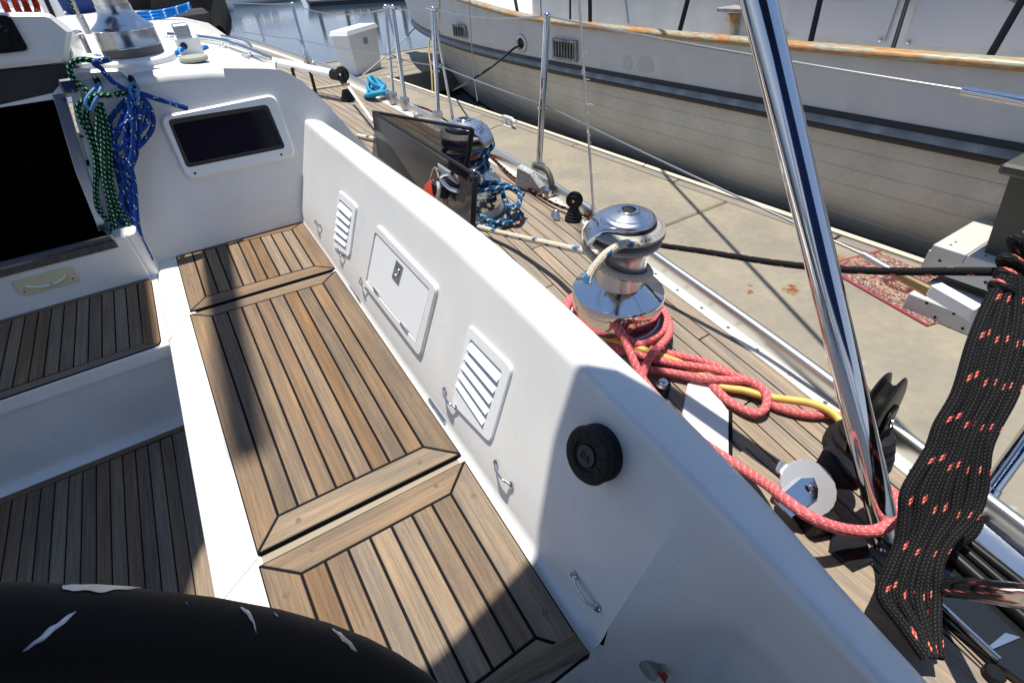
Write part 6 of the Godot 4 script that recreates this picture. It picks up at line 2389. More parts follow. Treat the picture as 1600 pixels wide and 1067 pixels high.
	for s in tears:
		q = MB.new()
		var mids: Array = curve([s[0], s[1], s[2]], 8)
		var rws: Array = []
		var m := mids.size()
		for i in m:
			var u := float(i) / (m - 1)
			var wdt: float = s[3] * pow(sin(PI * clampf(u, 0.04, 0.97)), 0.6) * (1.0 + 0.25 * sin(u * 17.0))
			var tang: Vector3 = (mids[mini(i + 1, m - 1)] - mids[maxi(i - 1, 0)]).normalized()
			var r := PackedVector3Array()
			for j in 5:
				# wrap onto the round of the rim
				var p: Vector3 = mids[i]
				var rel: Vector3 = p - wc
				var inpl := (rel - wn * rel.dot(wn)).normalized()
				var rc := wc + inpl * 0.5018
				var out := (p - rc).normalized()
				var side := tang.cross(out).normalized()
				out = (out + side * (wdt / 0.0168) * (j / 2.0 - 1.0)).normalized()
				out = (out - out.slide(inpl).slide(wn)).normalized()
				r.append(rc + out * (0.01705 if j > 0 and j < 4 else 0.01682))
			rws.append(r)
		q.grid(rws, true)
		part("torn_patch", q, M["bare steel showing"], rim)


func slab4(q: MB, a: Vector3, b: Vector3, c: Vector3, d: Vector3, th: Vector3) -> void:
	var A := a + th
	var B := b + th
	var Cc := c + th
	var Dd := d + th
	q.quad(a, b, c, d)
	q.quad(A, Dd, Cc, B)
	q.quad(a, A, B, b)
	q.quad(b, B, Cc, c)
	q.quad(c, Cc, Dd, d)
	q.quad(d, Dd, A, a)


func lay(called: String, pts: Array, r: float, m: String, label: String, k := 7, sides := 12, group := "") -> MeshInstance3D:
	var q := MB.new()
	q.tube(curve(pts, k), r, sides)
	return solo(called, q, M[m], label, "rope", group)


func turn_pts(c: Vector3, a0: float, a1: float, r0: float, r1: float, y0: float, y1: float, n: int) -> Array:
	var out: Array = []
	for i in n + 1:
		var t := float(i) / n
		var a := deg_to_rad(lerpf(a0, a1, t))
		var r := lerpf(r0, r1, t)
		out.append(c + Vector3(cos(a) * r, lerpf(y0, y1, t), sin(a) * r))
	return out


func ropes() -> void:
	var w1 := Vector3(0.79, 0.15, -0.755)
	# ---- white sheet to the large winch, round the drum and over the jaws
	var pts: Array = [Vector3(0.7333, 0.175, -1.3951), Vector3(0.7714, 0.2, -1.2385), Vector3(0.7835, 0.255, -1.0443), Vector3(0.7792, 0.3, -0.9075)]
	pts += turn_pts(w1, -20, 25, 0.0705, 0.0705, 0.155, 0.158, 3)
	pts += turn_pts(w1, 50, 200, 0.071, 0.074, 0.165, 0.208, 9)
	pts += turn_pts(w1, 215, 245, 0.09, 0.102, 0.222, 0.252, 2)
	pts += turn_pts(w1, 265, 410, 0.094, 0.081, 0.2655, 0.266, 8)
	pts += [Vector3(0.8358, 0.4138, -0.7), Vector3(0.7955, 0.4192, -0.6915), Vector3(0.761, 0.4298, -0.6845), Vector3(0.7319, 0.4406, -0.6822), Vector3(0.7059, 0.4472, -0.6815), Vector3(0.6824, 0.4465, -0.6798), Vector3(0.6565, 0.4429, -0.6764), Vector3(0.633, 0.4326, -0.6726), Vector3(0.6167, 0.4206, -0.6705), Vector3(0.6037, 0.4085, -0.6661), Vector3(0.5968, 0.3993, -0.661)]
	lay("white_sheet", pts, 0.0094, "white sheet rope", "white sheet with blue flecks wound round the large winch", 6, 14)
	# ---- pink sheet: turns round the winch foot, a hump, and the long run aft round the pole
	pts = turn_pts(w1, 20, 150, 0.131, 0.133, 0.012, 0.016, 9)
	pts += turn_pts(w1, 175, 395, 0.133, 0.134, 0.018, 0.022, 14)
	pts += turn_pts(w1, 410, 470, 0.134, 0.14, 0.028, 0.034, 4)
	pts += [Vector3(0.7146, 0.205, -0.6879), Vector3(0.7066, 0.228, -0.6683), Vector3(0.6978, 0.232, -0.6387), Vector3(0.684, 0.222, -0.5999), Vector3(0.6722, 0.205, -0.5607), Vector3(0.6658, 0.185, -0.5211), Vector3(0.6608, 0.17, -0.4535), Vector3(0.6524, 0.165, -0.3731), Vector3(0.6604, 0.163, -0.3043), Vector3(0.6657, 0.168, -0.2485), Vector3(0.6477, 0.2, -0.1924), Vector3(0.6124, 0.245, -0.141), Vector3(0.6041, 0.26, -0.1069), Vector3(0.6308, 0.245, -0.0766), Vector3(0.6773, 0.22, -0.0513), Vector3(0.7158, 0.215, -0.0328), Vector3(0.7632, 0.21, -0.0306), Vector3(0.7999, 0.205, -0.0429), Vector3(0.8145, 0.2, -0.0611), Vector3(0.7993, 0.198, -0.0744), Vector3(0.7676, 0.196, -0.0787)]
	lay("pink_sheet", pts, 0.0098, "pink sheet rope", "faded pink sheet from the foot of the large winch aft round the steel pole", 6, 14, "pink sheets")
	pts = turn_pts(w1, 120, 330, 0.142, 0.145, 0.012, 0.014, 12)
	pts += [Vector3(0.9027, 0.17, -0.689), Vector3(0.8676, 0.178, -0.6342), Vector3(0.8236, 0.19, -0.5972), Vector3(0.7749, 0.2, -0.5757), Vector3(0.7314, 0.203, -0.5625), Vector3(0.698, 0.195, -0.5479), Vector3(0.675, 0.178, -0.5333), Vector3(0.6627, 0.165, -0.5221)]
	lay("pink_sheet", pts, 0.0096, "pink sheet rope", "pink rope loop bulging right of the winch foot and crossing the yellow hose", 6, 14, "pink sheets")
	lay("pink_sheet", [Vector3(0.7277, 0.165, -0.6277), Vector3(0.7391, 0.167, -0.5885), Vector3(0.7561, 0.17, -0.5588), Vector3(0.7818, 0.172, -0.5221), Vector3(0.8164, 0.176, -0.4797), Vector3(0.8393, 0.18, -0.4406), Vector3(0.8598, 0.176, -0.4059), Vector3(0.8745, 0.168, -0.3682), Vector3(0.8617, 0.162, -0.327), Vector3(0.8745, 0.162, -0.2934), Vector3(0.9024, 0.162, -0.2589), Vector3(0.938, 0.162, -0.2346), Vector3(0.9523, 0.162, -0.2161)], 0.0096, "pink sheet rope", "middle strand of pink rope running aft to the black turning block", 6, 14, "pink sheets")
	lay("pink_sheet", [Vector3(0.7068, 0.163, -0.5937), Vector3(0.7179, 0.165, -0.5536), Vector3(0.7528, 0.168, -0.5099), Vector3(0.7945, 0.172, -0.4557), Vector3(0.8325, 0.178, -0.4148), Vector3(0.8576, 0.184, -0.3878), Vector3(0.8639, 0.182, -0.3568), Vector3(0.8547, 0.177, -0.3336), Vector3(0.8281, 0.172, -0.3189), Vector3(0.8055, 0.168, -0.3231), Vector3(0.7962, 0.165, -0.3459), Vector3(0.7925, 0.163, -0.3779), Vector3(0.798, 0.162, -0.4155), Vector3(0.8057, 0.16, -0.4397), Vector3(0.8125, 0.16, -0.4604)], 0.0096, "pink sheet rope", "lowest strand of pink rope, ending in a round bight over the deck", 6, 14, "pink sheets")
	lay("pink_sheet", [Vector3(0.7651, 0.164, -0.6326), Vector3(0.7808, 0.166, -0.5866), Vector3(0.8082, 0.168, -0.5477), Vector3(0.8424, 0.168, -0.4962), Vector3(0.8606, 0.166, -0.4539), Vector3(0.8689, 0.163, -0.4231), Vector3(0.8819, 0.161, -0.3936)], 0.0093, "pink sheet rope", "upper strand of pink rope above the yellow hose", 6, 14, "pink sheets")
	var q := MB.new()
	q.tube(curve([Vector3(0.6921, 0.17, -0.7084), Vector3(0.7051, 0.172, -0.6842), Vector3(0.734, 0.174, -0.6315), Vector3(0.7514, 0.176, -0.5963), Vector3(0.7684, 0.172, -0.5672), Vector3(0.7962, 0.163, -0.5291), Vector3(0.8098, 0.16, -0.4753), Vector3(0.8155, 0.163, -0.4195), Vector3(0.8409, 0.168, -0.3816), Vector3(0.8643, 0.172, -0.3373), Vector3(0.8927, 0.175, -0.3029), Vector3(0.9159, 0.178, -0.2724), Vector3(0.9295, 0.178, -0.2344), Vector3(0.9206, 0.174, -0.2023), Vector3(0.8846, 0.168, -0.1784), Vector3(0.8378, 0.166, -0.1628)], 6), 0.0088, 12)
	solo("yellow_hose", q, M["yellow hose"], "yellow tube running through the pink rope to the turning block", "hose")
	# ---- black line to the coil
	lay("black_line", [Vector3(0.9536, 0.2835, -0.8911), Vector3(0.9594, 0.3098, -0.7903), Vector3(0.9759, 0.3459, -0.662), Vector3(0.9942, 0.3874, -0.5072), Vector3(0.9907, 0.4384, -0.3753), Vector3(0.9874, 0.4876, -0.2723), Vector3(0.9885, 0.53, -0.1907), Vector3(1.0097, 0.5471, -0.1408)], 0.0072, "black coil rope", "taut black line with pink flecks from behind the winch to the coil", 8, 12, "black and pink rope")
	lay("thin_line", [Vector3(1.1785, 0.165, -2.9461), Vector3(1.213, 0.163, -2.7685), Vector3(1.1863, 0.162, -2.4028), Vector3(1.1295, 0.162, -1.9848), Vector3(1.0808, 0.165, -1.7197), Vector3(1.0629, 0.165, -1.4645), Vector3(1.0729, 0.17, -1.3294), Vector3(1.1002, 0.165, -1.2339), Vector3(1.1067, 0.16, -1.0636)], 0.0055, "thin black line", "thin dark line lying along the inside of the toe rail", 8, 8)
	# ---- flag line
	var lb := Vector3(1.0966, 0.19, -1.2114)
	var lt := Vector3(1.1527, 0.7946, -1.42)
	q = MB.new()
	q.tube([lb, lt, lt + (lt - lb) * 3.0], 0.0042, 8)
	var fl := solo("frayed_line", q, M["grey cord"], "upright grey line with frayed strands fore of the large winch", "rope")
	rng.seed = 91
	for k in 26:
		q = MB.new()
		var f := 0.18 + 0.62 * pow(rng.randf(), 0.8)
		var p: Vector3 = lb.lerp(lt, f)
		var a := rng.randf() * TAU
		var o := Vector3(cos(a), rng.randf_range(-0.5, 0.8), sin(a)) * rng.randf_range(0.006, 0.02 if k % 5 else 0.03)
		q.tube([p, p + o * 0.5 + Vector3(0, 0.003, 0), p + o], 0.0006, 4)
		var fr := part("frayed_strand", q, M["white plastic"], fl)
	q = MB.new()
	q.tube([Vector3(1.3829, 0.3508, -2.6), Vector3(1.396, 0.521, -2.6), Vector3(1.4162, 0.7594, -2.6)], 0.004, 6)
	# ---- fore winch sheet
	var w2 := Vector3(0.81, 0.15, -1.585)
	pts = turn_pts(w2, -60, 400, 0.098, 0.073, 0.246, 0.2, 24) + turn_pts(w2, 420, 1000, 0.072, 0.071, 0.196, 0.14, 28)
	lay("mixed_sheet", pts, 0.0092, "mixed sheet rope", "blue and red flecked sheet wound round the fore winch", 4, 12, "blue and red flecked sheet")
	lay("mixed_sheet", [Vector3(0.7587, 0.27, -1.4834), Vector3(0.8239, 0.265, -1.4621), Vector3(0.87, 0.26, -1.4553), Vector3(0.9054, 0.255, -1.4431), Vector3(0.9202, 0.24, -1.4203), Vector3(0.9021, 0.225, -1.3894), Vector3(0.8719, 0.215, -1.3686), Vector3(0.8592, 0.215, -1.3904), Vector3(0.872, 0.22, -1.4444), Vector3(0.8952, 0.225, -1.4941), Vector3(0.9314, 0.24, -1.5971), Vector3(0.9379, 0.25, -1.6789)], 0.0092, "mixed sheet rope", "open round loop of flecked sheet right of the fore winch", 6, 12, "blue and red flecked sheet")
	lay("mixed_sheet", [Vector3(0.7521, 0.29, -1.491), Vector3(0.8165, 0.28, -1.4922), Vector3(0.8674, 0.27, -1.4763), Vector3(0.9145, 0.25, -1.4575), Vector3(0.9303, 0.235, -1.4067)], 0.0092, "mixed sheet rope", "straight strand of flecked sheet across the fore winch foot", 6, 12, "blue and red flecked sheet")
	lay("mixed_sheet", [Vector3(0.777, 0.2, -1.5284), Vector3(0.7753, 0.19, -1.4658), Vector3(0.7796, 0.18, -1.42), Vector3(0.7984, 0.178, -1.3813), Vector3(0.8426, 0.18, -1.392), Vector3(0.8845, 0.185, -1.4361), Vector3(0.8982, 0.2, -1.4786)], 0.0092, "mixed sheet rope", "lower bight of flecked sheet below the fore winch", 6, 12, "blue and red flecked sheet")
	lay("mixed_sheet", [Vector3(0.7404, 0.165, -1.4547), Vector3(0.7621, 0.166, -1.401), Vector3(0.8064, 0.167, -1.378), Vector3(0.8519, 0.17, -1.3733), Vector3(0.9, 0.172, -1.3757), Vector3(0.9149, 0.172, -1.4148), Vector3(0.9202, 0.175, -1.4617)], 0.0092, "mixed sheet rope", "lowest bight of flecked sheet on the deck by the fore winch", 6, 12, "blue and red flecked sheet")
	# ---- turquoise bundle on the fore deck
	var bc := Vector3(1.0874, 0.16, -3.2886)
	for k in 4:
		q = MB.new()
		var lp: Array = []
		for j in 14:
			var an := TAU * j / 14.0
			lp.append(bc + Vector3(cos(an) * (0.066 - 0.013 * k), 0.012 + 0.022 * k + 0.026 * sin(an + k * 1.3), sin(an) * (0.095 - 0.018 * k)))
		q.tube(curve(lp, 3, true), 0.0135, 10, true)
		solo("turquoise_coil", q, M["turquoise rope"], ["outermost turn of the turquoise rope bundle on the fore deck", "second turn of the turquoise rope bundle on the fore deck", "third turn of the turquoise rope bundle on the fore deck", "innermost turn of the turquoise rope bundle on the fore deck"][k], "rope coil", "turquoise rope bundle")
	# ---- white strap from the tall block to the smoked panel
	q = MB.new()
	q.tube([Vector3(0.9163, 0.24, -3.2603), Vector3(0.8391, 0.2, -2.6783)], 0.008, 8)
	solo("white_strap", q, M["white plastic"], "white strap leading aft from the tall black block", "strap")
	lay("tan_line", [Vector3(0.7357, 0.16, -2.639), Vector3(0.7607, 0.165, -2.5642), Vector3(0.7895, 0.165, -2.5064)], 0.010, "white sheet rope", "short piece of tan rope between cabin side and smoked panel", 5, 10)
	M["white sheet rope"].albedo_color = Color(1, 1, 1)

	# ---- black coil on the right
	var rows := [[430, 1566, 1596], [480, 1540, 1604], [540, 1512, 1606], [614, 1490, 1582], [664, 1464, 1552], [704, 1449, 1538], [766, 1414, 1533], [806, 1412, 1520], [850, 1402, 1480], [890, 1386, 1464], [930, 1374, 1460], [975, 1410, 1460], [1018, 1448, 1464]]
	black_coil()
	# ---- halyard coils on the bulkhead
	var G := "green halyard rope"
	var B := "blue halyard rope"
	lay("green_halyard", [Vector3(-0.1209, 0.6742, -2.2892), Vector3(-0.1553, 0.6706, -2.2935), Vector3(-0.1902, 0.6798, -2.3005), Vector3(-0.2201, 0.6768, -2.3101), Vector3(-0.2401, 0.665, -2.3077), Vector3(-0.2472, 0.6442, -2.3033), Vector3(-0.2428, 0.6215, -2.2986), Vector3(-0.231, 0.602, -2.2895), Vector3(-0.225, 0.5812, -2.28), Vector3(-0.2154, 0.5635, -2.2712)], 0.0088, G, "green halyard leading from the mast foot down to its coil", 6, 12, "green halyard coil")
	lay("green_halyard", [Vector3(-0.2242, 0.5754, -2.2788), Vector3(-0.2587, 0.5646, -2.2817), Vector3(-0.2747, 0.5509, -2.2839), Vector3(-0.2833, 0.5194, -2.2774), Vector3(-0.2836, 0.4857, -2.2704), Vector3(-0.2886, 0.442, -2.2613), Vector3(-0.3025, 0.3908, -2.2506), Vector3(-0.3217, 0.348, -2.2417), Vector3(-0.3479, 0.299, -2.2264), Vector3(-0.3674, 0.2475, -2.2106), Vector3(-0.3641, 0.2141, -2.1986), Vector3(-0.349, 0.1959, -2.1948), Vector3(-0.3314, 0.2074, -2.1972), Vector3(-0.3152, 0.2492, -2.2059), Vector3(-0.3079, 0.297, -2.2158), Vector3(-0.2953, 0.3509, -2.227), Vector3(-0.2758, 0.4104, -2.2394), Vector3(-0.2622, 0.4611, -2.25), Vector3(-0.2405, 0.5013, -2.2583), Vector3(-0.2208, 0.545, -2.2674)], 0.0088, G, "outer left bight of the green halyard coil", 5, 12, "green halyard coil")
	lay("green_halyard", [Vector3(-0.2065, 0.5592, -2.2652), Vector3(-0.2101, 0.5443, -2.2621), Vector3(-0.2183, 0.5084, -2.2547), Vector3(-0.2286, 0.4681, -2.2463), Vector3(-0.2489, 0.4145, -2.2351), Vector3(-0.2751, 0.3565, -2.2231), Vector3(-0.2963, 0.3047, -2.2123), Vector3(-0.3084, 0.247, -2.2003), Vector3(-0.306, 0.1972, -2.1848), Vector3(-0.3053, 0.1514, -2.1702), Vector3(-0.316, 0.1157, -2.1628), Vector3(-0.3395, 0.1056, -2.1607), Vector3(-0.353, 0.1293, -2.1656), Vector3(-0.3499, 0.1612, -2.1743), Vector3(-0.3404, 0.1974, -2.1849), Vector3(-0.3305, 0.2386, -2.1935), Vector3(-0.3187, 0.283, -2.2027), Vector3(-0.3035, 0.3343, -2.2134), Vector3(-0.2787, 0.3929, -2.2255), Vector3(-0.251, 0.4493, -2.2373), Vector3(-0.2274, 0.5052, -2.2489), Vector3(-0.2164, 0.5503, -2.2583)], 0.0088, G, "inner right bight of the green halyard coil", 5, 12, "green halyard coil")
	lay("green_halyard", [Vector3(-0.2356, 0.5598, -2.2858), Vector3(-0.266, 0.5211, -2.2828), Vector3(-0.2762, 0.4669, -2.2716), Vector3(-0.289, 0.4067, -2.2621), Vector3(-0.3083, 0.3359, -2.2474), Vector3(-0.328, 0.2633, -2.2303), Vector3(-0.3462, 0.201, -2.2112), Vector3(-0.3661, 0.1483, -2.1798), Vector3(-0.3696, 0.1122, -2.1569), Vector3(-0.3583, 0.0761, -2.1392), Vector3(-0.3326, 0.0601, -2.1308), Vector3(-0.3057, 0.054, -2.1295)], 0.0088, G, "longest hanging end of the green halyard below the sill", 6, 12, "green halyard coil")
	lay("green_halyard", [Vector3(-0.233, 0.5722, -2.2628), Vector3(-0.2138, 0.5815, -2.2597), Vector3(-0.1892, 0.5795, -2.2592), Vector3(-0.1659, 0.5739, -2.2632)], 0.0088, G, "green halyard end wrapped across the top of its coil", 6, 12, "green halyard coil")
	lay("green_halyard", [Vector3(-0.1567, 0.5733, -2.2682), Vector3(-0.1353, 0.5748, -2.2685), Vector3(-0.1142, 0.5705, -2.2727)], 0.0085, G, "short green rope end tucked into the blue coil", 6, 12, "green halyard coil")
	for s in [[[Vector3(-0.1889, 0.606, -2.2954), Vector3(-0.2065, 0.5963, -2.2781), Vector3(-0.2323, 0.5806, -2.2595), Vector3(-0.2464, 0.5631, -2.2507), Vector3(-0.241, 0.545, -2.247), Vector3(-0.2199, 0.5655, -2.2461), Vector3(-0.1968, 0.5864, -2.2607), Vector3(-0.1843, 0.6005, -2.2789), Vector3(-0.188, 0.6078, -2.2958)], "pale blue shock cord holding the green coil"], [[Vector3(-0.0921, 0.5955, -2.2932), Vector3(-0.1073, 0.585, -2.2757), Vector3(-0.1098, 0.5689, -2.257), Vector3(-0.1088, 0.5394, -2.2407), Vector3(-0.0952, 0.5637, -2.2508), Vector3(-0.082, 0.586, -2.2708), Vector3(-0.0895, 0.5971, -2.2935)], "pale blue shock cord holding the blue coil"]]:
		q = MB.new()
		q.tube(curve(s[0], 5), 0.0055, 10)
		solo("shock_cord", q, mat("pale blue cord", lin(0.06, 0.20, 0.42), 0.6), s[1], "cord")
	for s in [[Vector3(-0.1893, 0.6089, -2.3123), "black hook above the green coil"], [Vector3(-0.091, 0.5964, -2.3097), "black hook above the blue coil"]]:
		q = MB.new()
		q.box(Transform3D(BOAT.basis.inverse() * BOAT.basis, s[0]), Vector3(0.018, 0.042, 0.02), 0.006)
		solo("hook", q, M["black plastic"], s[1], "hook")
	lay("blue_halyard", [Vector3(-0.1238, 0.6761, -2.2793), Vector3(-0.1626, 0.6705, -2.2884), Vector3(-0.1697, 0.6634, -2.292), Vector3(-0.159, 0.6483, -2.294), Vector3(-0.1532, 0.6262, -2.2945), Vector3(-0.1444, 0.606, -2.2903), Vector3(-0.1281, 0.5892, -2.2817), Vector3(-0.1069, 0.5743, -2.2684), Vector3(-0.0789, 0.5631, -2.2712), Vector3(-0.0482, 0.5423, -2.277), Vector3(-0.0155, 0.5237, -2.2783), Vector3(0.0081, 0.5112, -2.2777)], 0.0082, B, "blue halyard leading from the mast foot across the hook to the window", 6, 12, "blue halyard coil")
	q = MB.new()
	q.tube(curve([Vector3(0.0012, 0.5146, -2.2774), Vector3(0.0181, 0.5051, -2.2775), Vector3(0.0364, 0.4932, -2.2771)], 5), 0.0092, 12)
	solo("blue_halyard_end", q, M[B], "whipped end of the blue halyard lying over the window frame", "rope", "blue halyard coil")
	var loops := [
		[[Vector3(-0.1138, 0.5636, -2.2662), Vector3(-0.1507, 0.542, -2.2719), Vector3(-0.1855, 0.5171, -2.2718), Vector3(-0.209, 0.4961, -2.2725), Vector3(-0.2345, 0.4395, -2.2608), Vector3(-0.2529, 0.3693, -2.2462), Vector3(-0.2719, 0.2966, -2.2311), Vector3(-0.285, 0.2267, -2.2165), Vector3(-0.2845, 0.184, -2.2076), Vector3(-0.2812, 0.1687, -2.2045), Vector3(-0.2994, 0.1662, -2.1988), Vector3(-0.3248, 0.1781, -2.2013), Vector3(-0.3298, 0.2102, -2.208)], "leftmost bight of the blue halyard coil"],
		[[Vector3(-0.11, 0.564, -2.2611), Vector3(-0.1419, 0.5328, -2.2598), Vector3(-0.172, 0.4981, -2.2525), Vector3(-0.1978, 0.4684, -2.2463), Vector3(-0.2243, 0.4373, -2.245), Vector3(-0.2384, 0.3919, -2.2356), Vector3(-0.24, 0.3557, -2.228), Vector3(-0.2505, 0.3092, -2.2132), Vector3(-0.2667, 0.2453, -2.2), Vector3(-0.2864, 0.1823, -2.1817), Vector3(-0.3041, 0.1096, -2.1615), Vector3(-0.3083, 0.0654, -2.1421), Vector3(-0.3069, 0.0368, -2.131), Vector3(-0.2943, 0.0455, -2.1329), Vector3(-0.2927, 0.0806, -2.1453), Vector3(-0.2906, 0.1203, -2.1637), Vector3(-0.2791, 0.1803, -2.1813), Vector3(-0.257, 0.2446, -2.1947), Vector3(-0.242, 0.3021, -2.2067), Vector3(-0.2322, 0.3396, -2.2145)], "longest bight of the blue halyard coil reaching below the sill"],
		[[Vector3(-0.1062, 0.5644, -2.2561), Vector3(-0.127, 0.5284, -2.2486), Vector3(-0.1544, 0.483, -2.2392), Vector3(-0.1866, 0.4274, -2.2276), Vector3(-0.2241, 0.361, -2.2138), Vector3(-0.2619, 0.3024, -2.2067), Vector3(-0.2919, 0.2519, -2.2013), Vector3(-0.294, 0.2178, -2.1942), Vector3(-0.2874, 0.1972, -2.19)], "middle bight of the blue halyard coil"],
		[[Vector3(-0.1005, 0.5606, -2.2502), Vector3(-0.1105, 0.5227, -2.2423), Vector3(-0.127, 0.4792, -2.2333), Vector3(-0.1529, 0.4325, -2.2236), Vector3(-0.1846, 0.3861, -2.2139), Vector3(-0.2129, 0.3557, -2.2076), Vector3(-0.2391, 0.3214, -2.2035), Vector3(-0.22, 0.3576, -2.207), Vector3(-0.2031, 0.4015, -2.2141), Vector3(-0.1903, 0.4448, -2.2231), Vector3(-0.1663, 0.4871, -2.2319), Vector3(-0.1338, 0.5269, -2.2422), Vector3(-0.1102, 0.5565, -2.2483)], "inner right bight of the blue halyard coil"],
		[[Vector3(-0.0958, 0.5608, -2.2656), Vector3(-0.0802, 0.5434, -2.2671), Vector3(-0.0768, 0.5156, -2.2664), Vector3(-0.0835, 0.4787, -2.2638), Vector3(-0.1033, 0.4489, -2.2576), Vector3(-0.1315, 0.4281, -2.2482), Vector3(-0.1593, 0.4129, -2.2348), Vector3(-0.1858, 0.4041, -2.2228), Vector3(-0.2143, 0.3943, -2.2166), Vector3(-0.2416, 0.382, -2.2182)], "loose wing of the blue halyard coil on the right"],
		[[Vector3(-0.0899, 0.5401, -2.2613), Vector3(-0.0882, 0.5096, -2.2549), Vector3(-0.1066, 0.4793, -2.2435), Vector3(-0.1335, 0.4607, -2.2345), Vector3(-0.1637, 0.4473, -2.2256), Vector3(-0.1957, 0.4335, -2.2207), Vector3(-0.2265, 0.4173, -2.2235), Vector3(-0.2305, 0.4329, -2.2339)], "upper slanting wrap of the blue halyard coil"],
		[[Vector3(-0.2128, 0.4692, -2.2465), Vector3(-0.189, 0.4793, -2.2384), Vector3(-0.1598, 0.4929, -2.229), Vector3(-0.1313, 0.5043, -2.2293), Vector3(-0.1085, 0.5106, -2.2388), Vector3(-0.0911, 0.5213, -2.2522)], "topmost slanting wrap of the blue halyard coil"],
		[[Vector3(-0.1216, 0.565, -2.246), Vector3(-0.1349, 0.5214, -2.2308), Vector3(-0.152, 0.4691, -2.2159), Vector3(-0.1806, 0.4128, -2.2041), Vector3(-0.2098, 0.3675, -2.1968), Vector3(-0.222, 0.32, -2.1951), Vector3(-0.2456, 0.2567, -2.187), Vector3(-0.2714, 0.1927, -2.1768), Vector3(-0.2897, 0.1319, -2.1611), Vector3(-0.2978, 0.0794, -2.1399)], "front strand of the blue halyard coil"]]
	for s in loops:
		lay("blue_halyard", s[0], 0.0082, B, s[1], 5, 12, "blue halyard coil")


func black_coil() -> void:
	var rows := [[Vector3(0.9805, 0.5477, -0.1361), Vector3(1.0022, 0.5469, -0.122)],[Vector3(0.9311, 0.5216, -0.1244), Vector3(0.983, 0.5198, -0.0909)],[Vector3(0.8768, 0.4847, -0.1047), Vector3(0.9483, 0.4822, -0.0586)],[Vector3(0.8275, 0.4349, -0.0768), Vector3(0.8961, 0.4325, -0.0325)],[Vector3(0.7877, 0.3993, -0.0651), Vector3(0.8572, 0.3969, -0.0202)],[Vector3(0.7613, 0.3706, -0.0522), Vector3(0.8299, 0.3682, -0.0079)],[Vector3(0.71, 0.3266, -0.039), Vector3(0.8028, 0.3233, 0.0209)],[Vector3(0.6916, 0.2976, -0.021), Vector3(0.7771, 0.2946, 0.0343)],[Vector3(0.6693, 0.2659, -0.0025), Vector3(0.729, 0.2637, 0.0361)],[Vector3(0.6377, 0.2423, 0.0098), Vector3(0.6971, 0.2402, 0.0481)],[Vector3(0.6097, 0.2191, 0.0239), Vector3(0.6766, 0.2167, 0.0671)],[Vector3(0.6082, 0.2025, 0.063), Vector3(0.6464, 0.2011, 0.0877)],[Vector3(0.6021, 0.1902, 0.1026), Vector3(0.615, 0.1897, 0.1109)]]
	var toc := Vector3(1.0509, 0.1582, -0.0554) - Vector3(0.9458, 0.2424, -0.0499)
	toc = toc.normalized()
	rng.seed = 17
	var names := ["first strand from the left of the black coil", "second strand from the left of the black coil", "third strand from the left of the black coil", "fourth strand from the left, in the middle of the black coil", "third strand from the right of the black coil", "second strand from the right of the black coil", "first strand from the right of the black coil"]
	for layer in 2:
		for k in 7 - layer:
			var s := (k + 0.5 * layer) / 6.0
			var pts: Array = []
			for i in rows.size():
				var a: Vector3 = rows[i][0]
				var b: Vector3 = rows[i][1]
				var wav := 0.05 * sin(i * 0.9 + k * 1.7 + layer)
				var tight: float = clampf(0.125 / maxf(a.distance_to(b), 0.02) - 1.0, 0.0, 3.0)
				pts.append(a.lerp(b, clampf(s + wav * 0.5, 0, 1)) + toc * (layer * 0.013 + 0.006 * tight * (1.0 if k % 2 else -0.6)))
			lay("coil_strand", pts, 0.0090, "black coil rope", names[k] if layer == 0 else ["rear strand behind the left edge of the black coil", "rear strand of the black coil, second from left", "rear strand of the black coil, third from left", "rear strand of the black coil, third from right", "rear strand of the black coil, second from right", "rear strand behind the right edge of the black coil"][k], 6, 12, "black and pink rope coil")
	# turns of the gasket hitch at the top
	for k in 4:
		var c: Vector3 = [Vector3(1.0282, 0.5492, -0.1395), Vector3(1.0109, 0.5338, -0.1267), Vector3(0.9919, 0.5217, -0.1183), Vector3(1.063, 0.5555, -0.14)][k]
		var pts: Array = []
		var bx := Vector3(0.84, -0.03, 0.54)
		var dirv: Vector3 = [Vector3(0, 0.5, 0), Vector3(0, 0.6, 0), Vector3(0, 0.7, 0), Vector3(0, 1.1, 0)][k]
		for j in 12:
			var an := TAU * j / 12.0
			pts.append(c + bx * (cos(an) * (0.027 + 0.004 * k)) + toc * sin(an) * 0.026 - dirv * cos(an) * 0.028)
		var q := MB.new()
		q.tube(curve(pts, 4, true), 0.0092, 12, true)
		solo("coil_hitch", q, M["black coil rope"], ["upper turn of the hitch round the top of the black coil", "middle turn of the hitch round the top of the black coil", "lower turn of the hitch round the top of the black coil", "outer turn of the hitch at the right edge above the black coil"][k], "rope", "black and pink rope coil")
	lay("coil_strand", [Vector3(0.8281, 0.2475, 0.0279), Vector3(0.8383, 0.2376, 0.044), Vector3(0.8224, 0.2215, 0.0506), Vector3(0.8049, 0.1991, 0.0472), Vector3(0.7941, 0.1801, 0.0443), Vector3(0.7856, 0.1518, 0.0522)], 0.0088, "black coil rope", "short bent strand at the right side of the black coil above the ladder", 6, 12, "black and pink rope coil")
	lay("coil_strand", [Vector3(0.6984, 0.1024, -0.0129), Vector3(0.7142, 0.1187, -0.0043), Vector3(0.7239, 0.1351, 0.0006), Vector3(0.7325, 0.148, 0.0082)], 0.0075, "black coil rope", "end of black rope beside the coaming, left of the black coil", 6, 12, "black and pink rope coil")


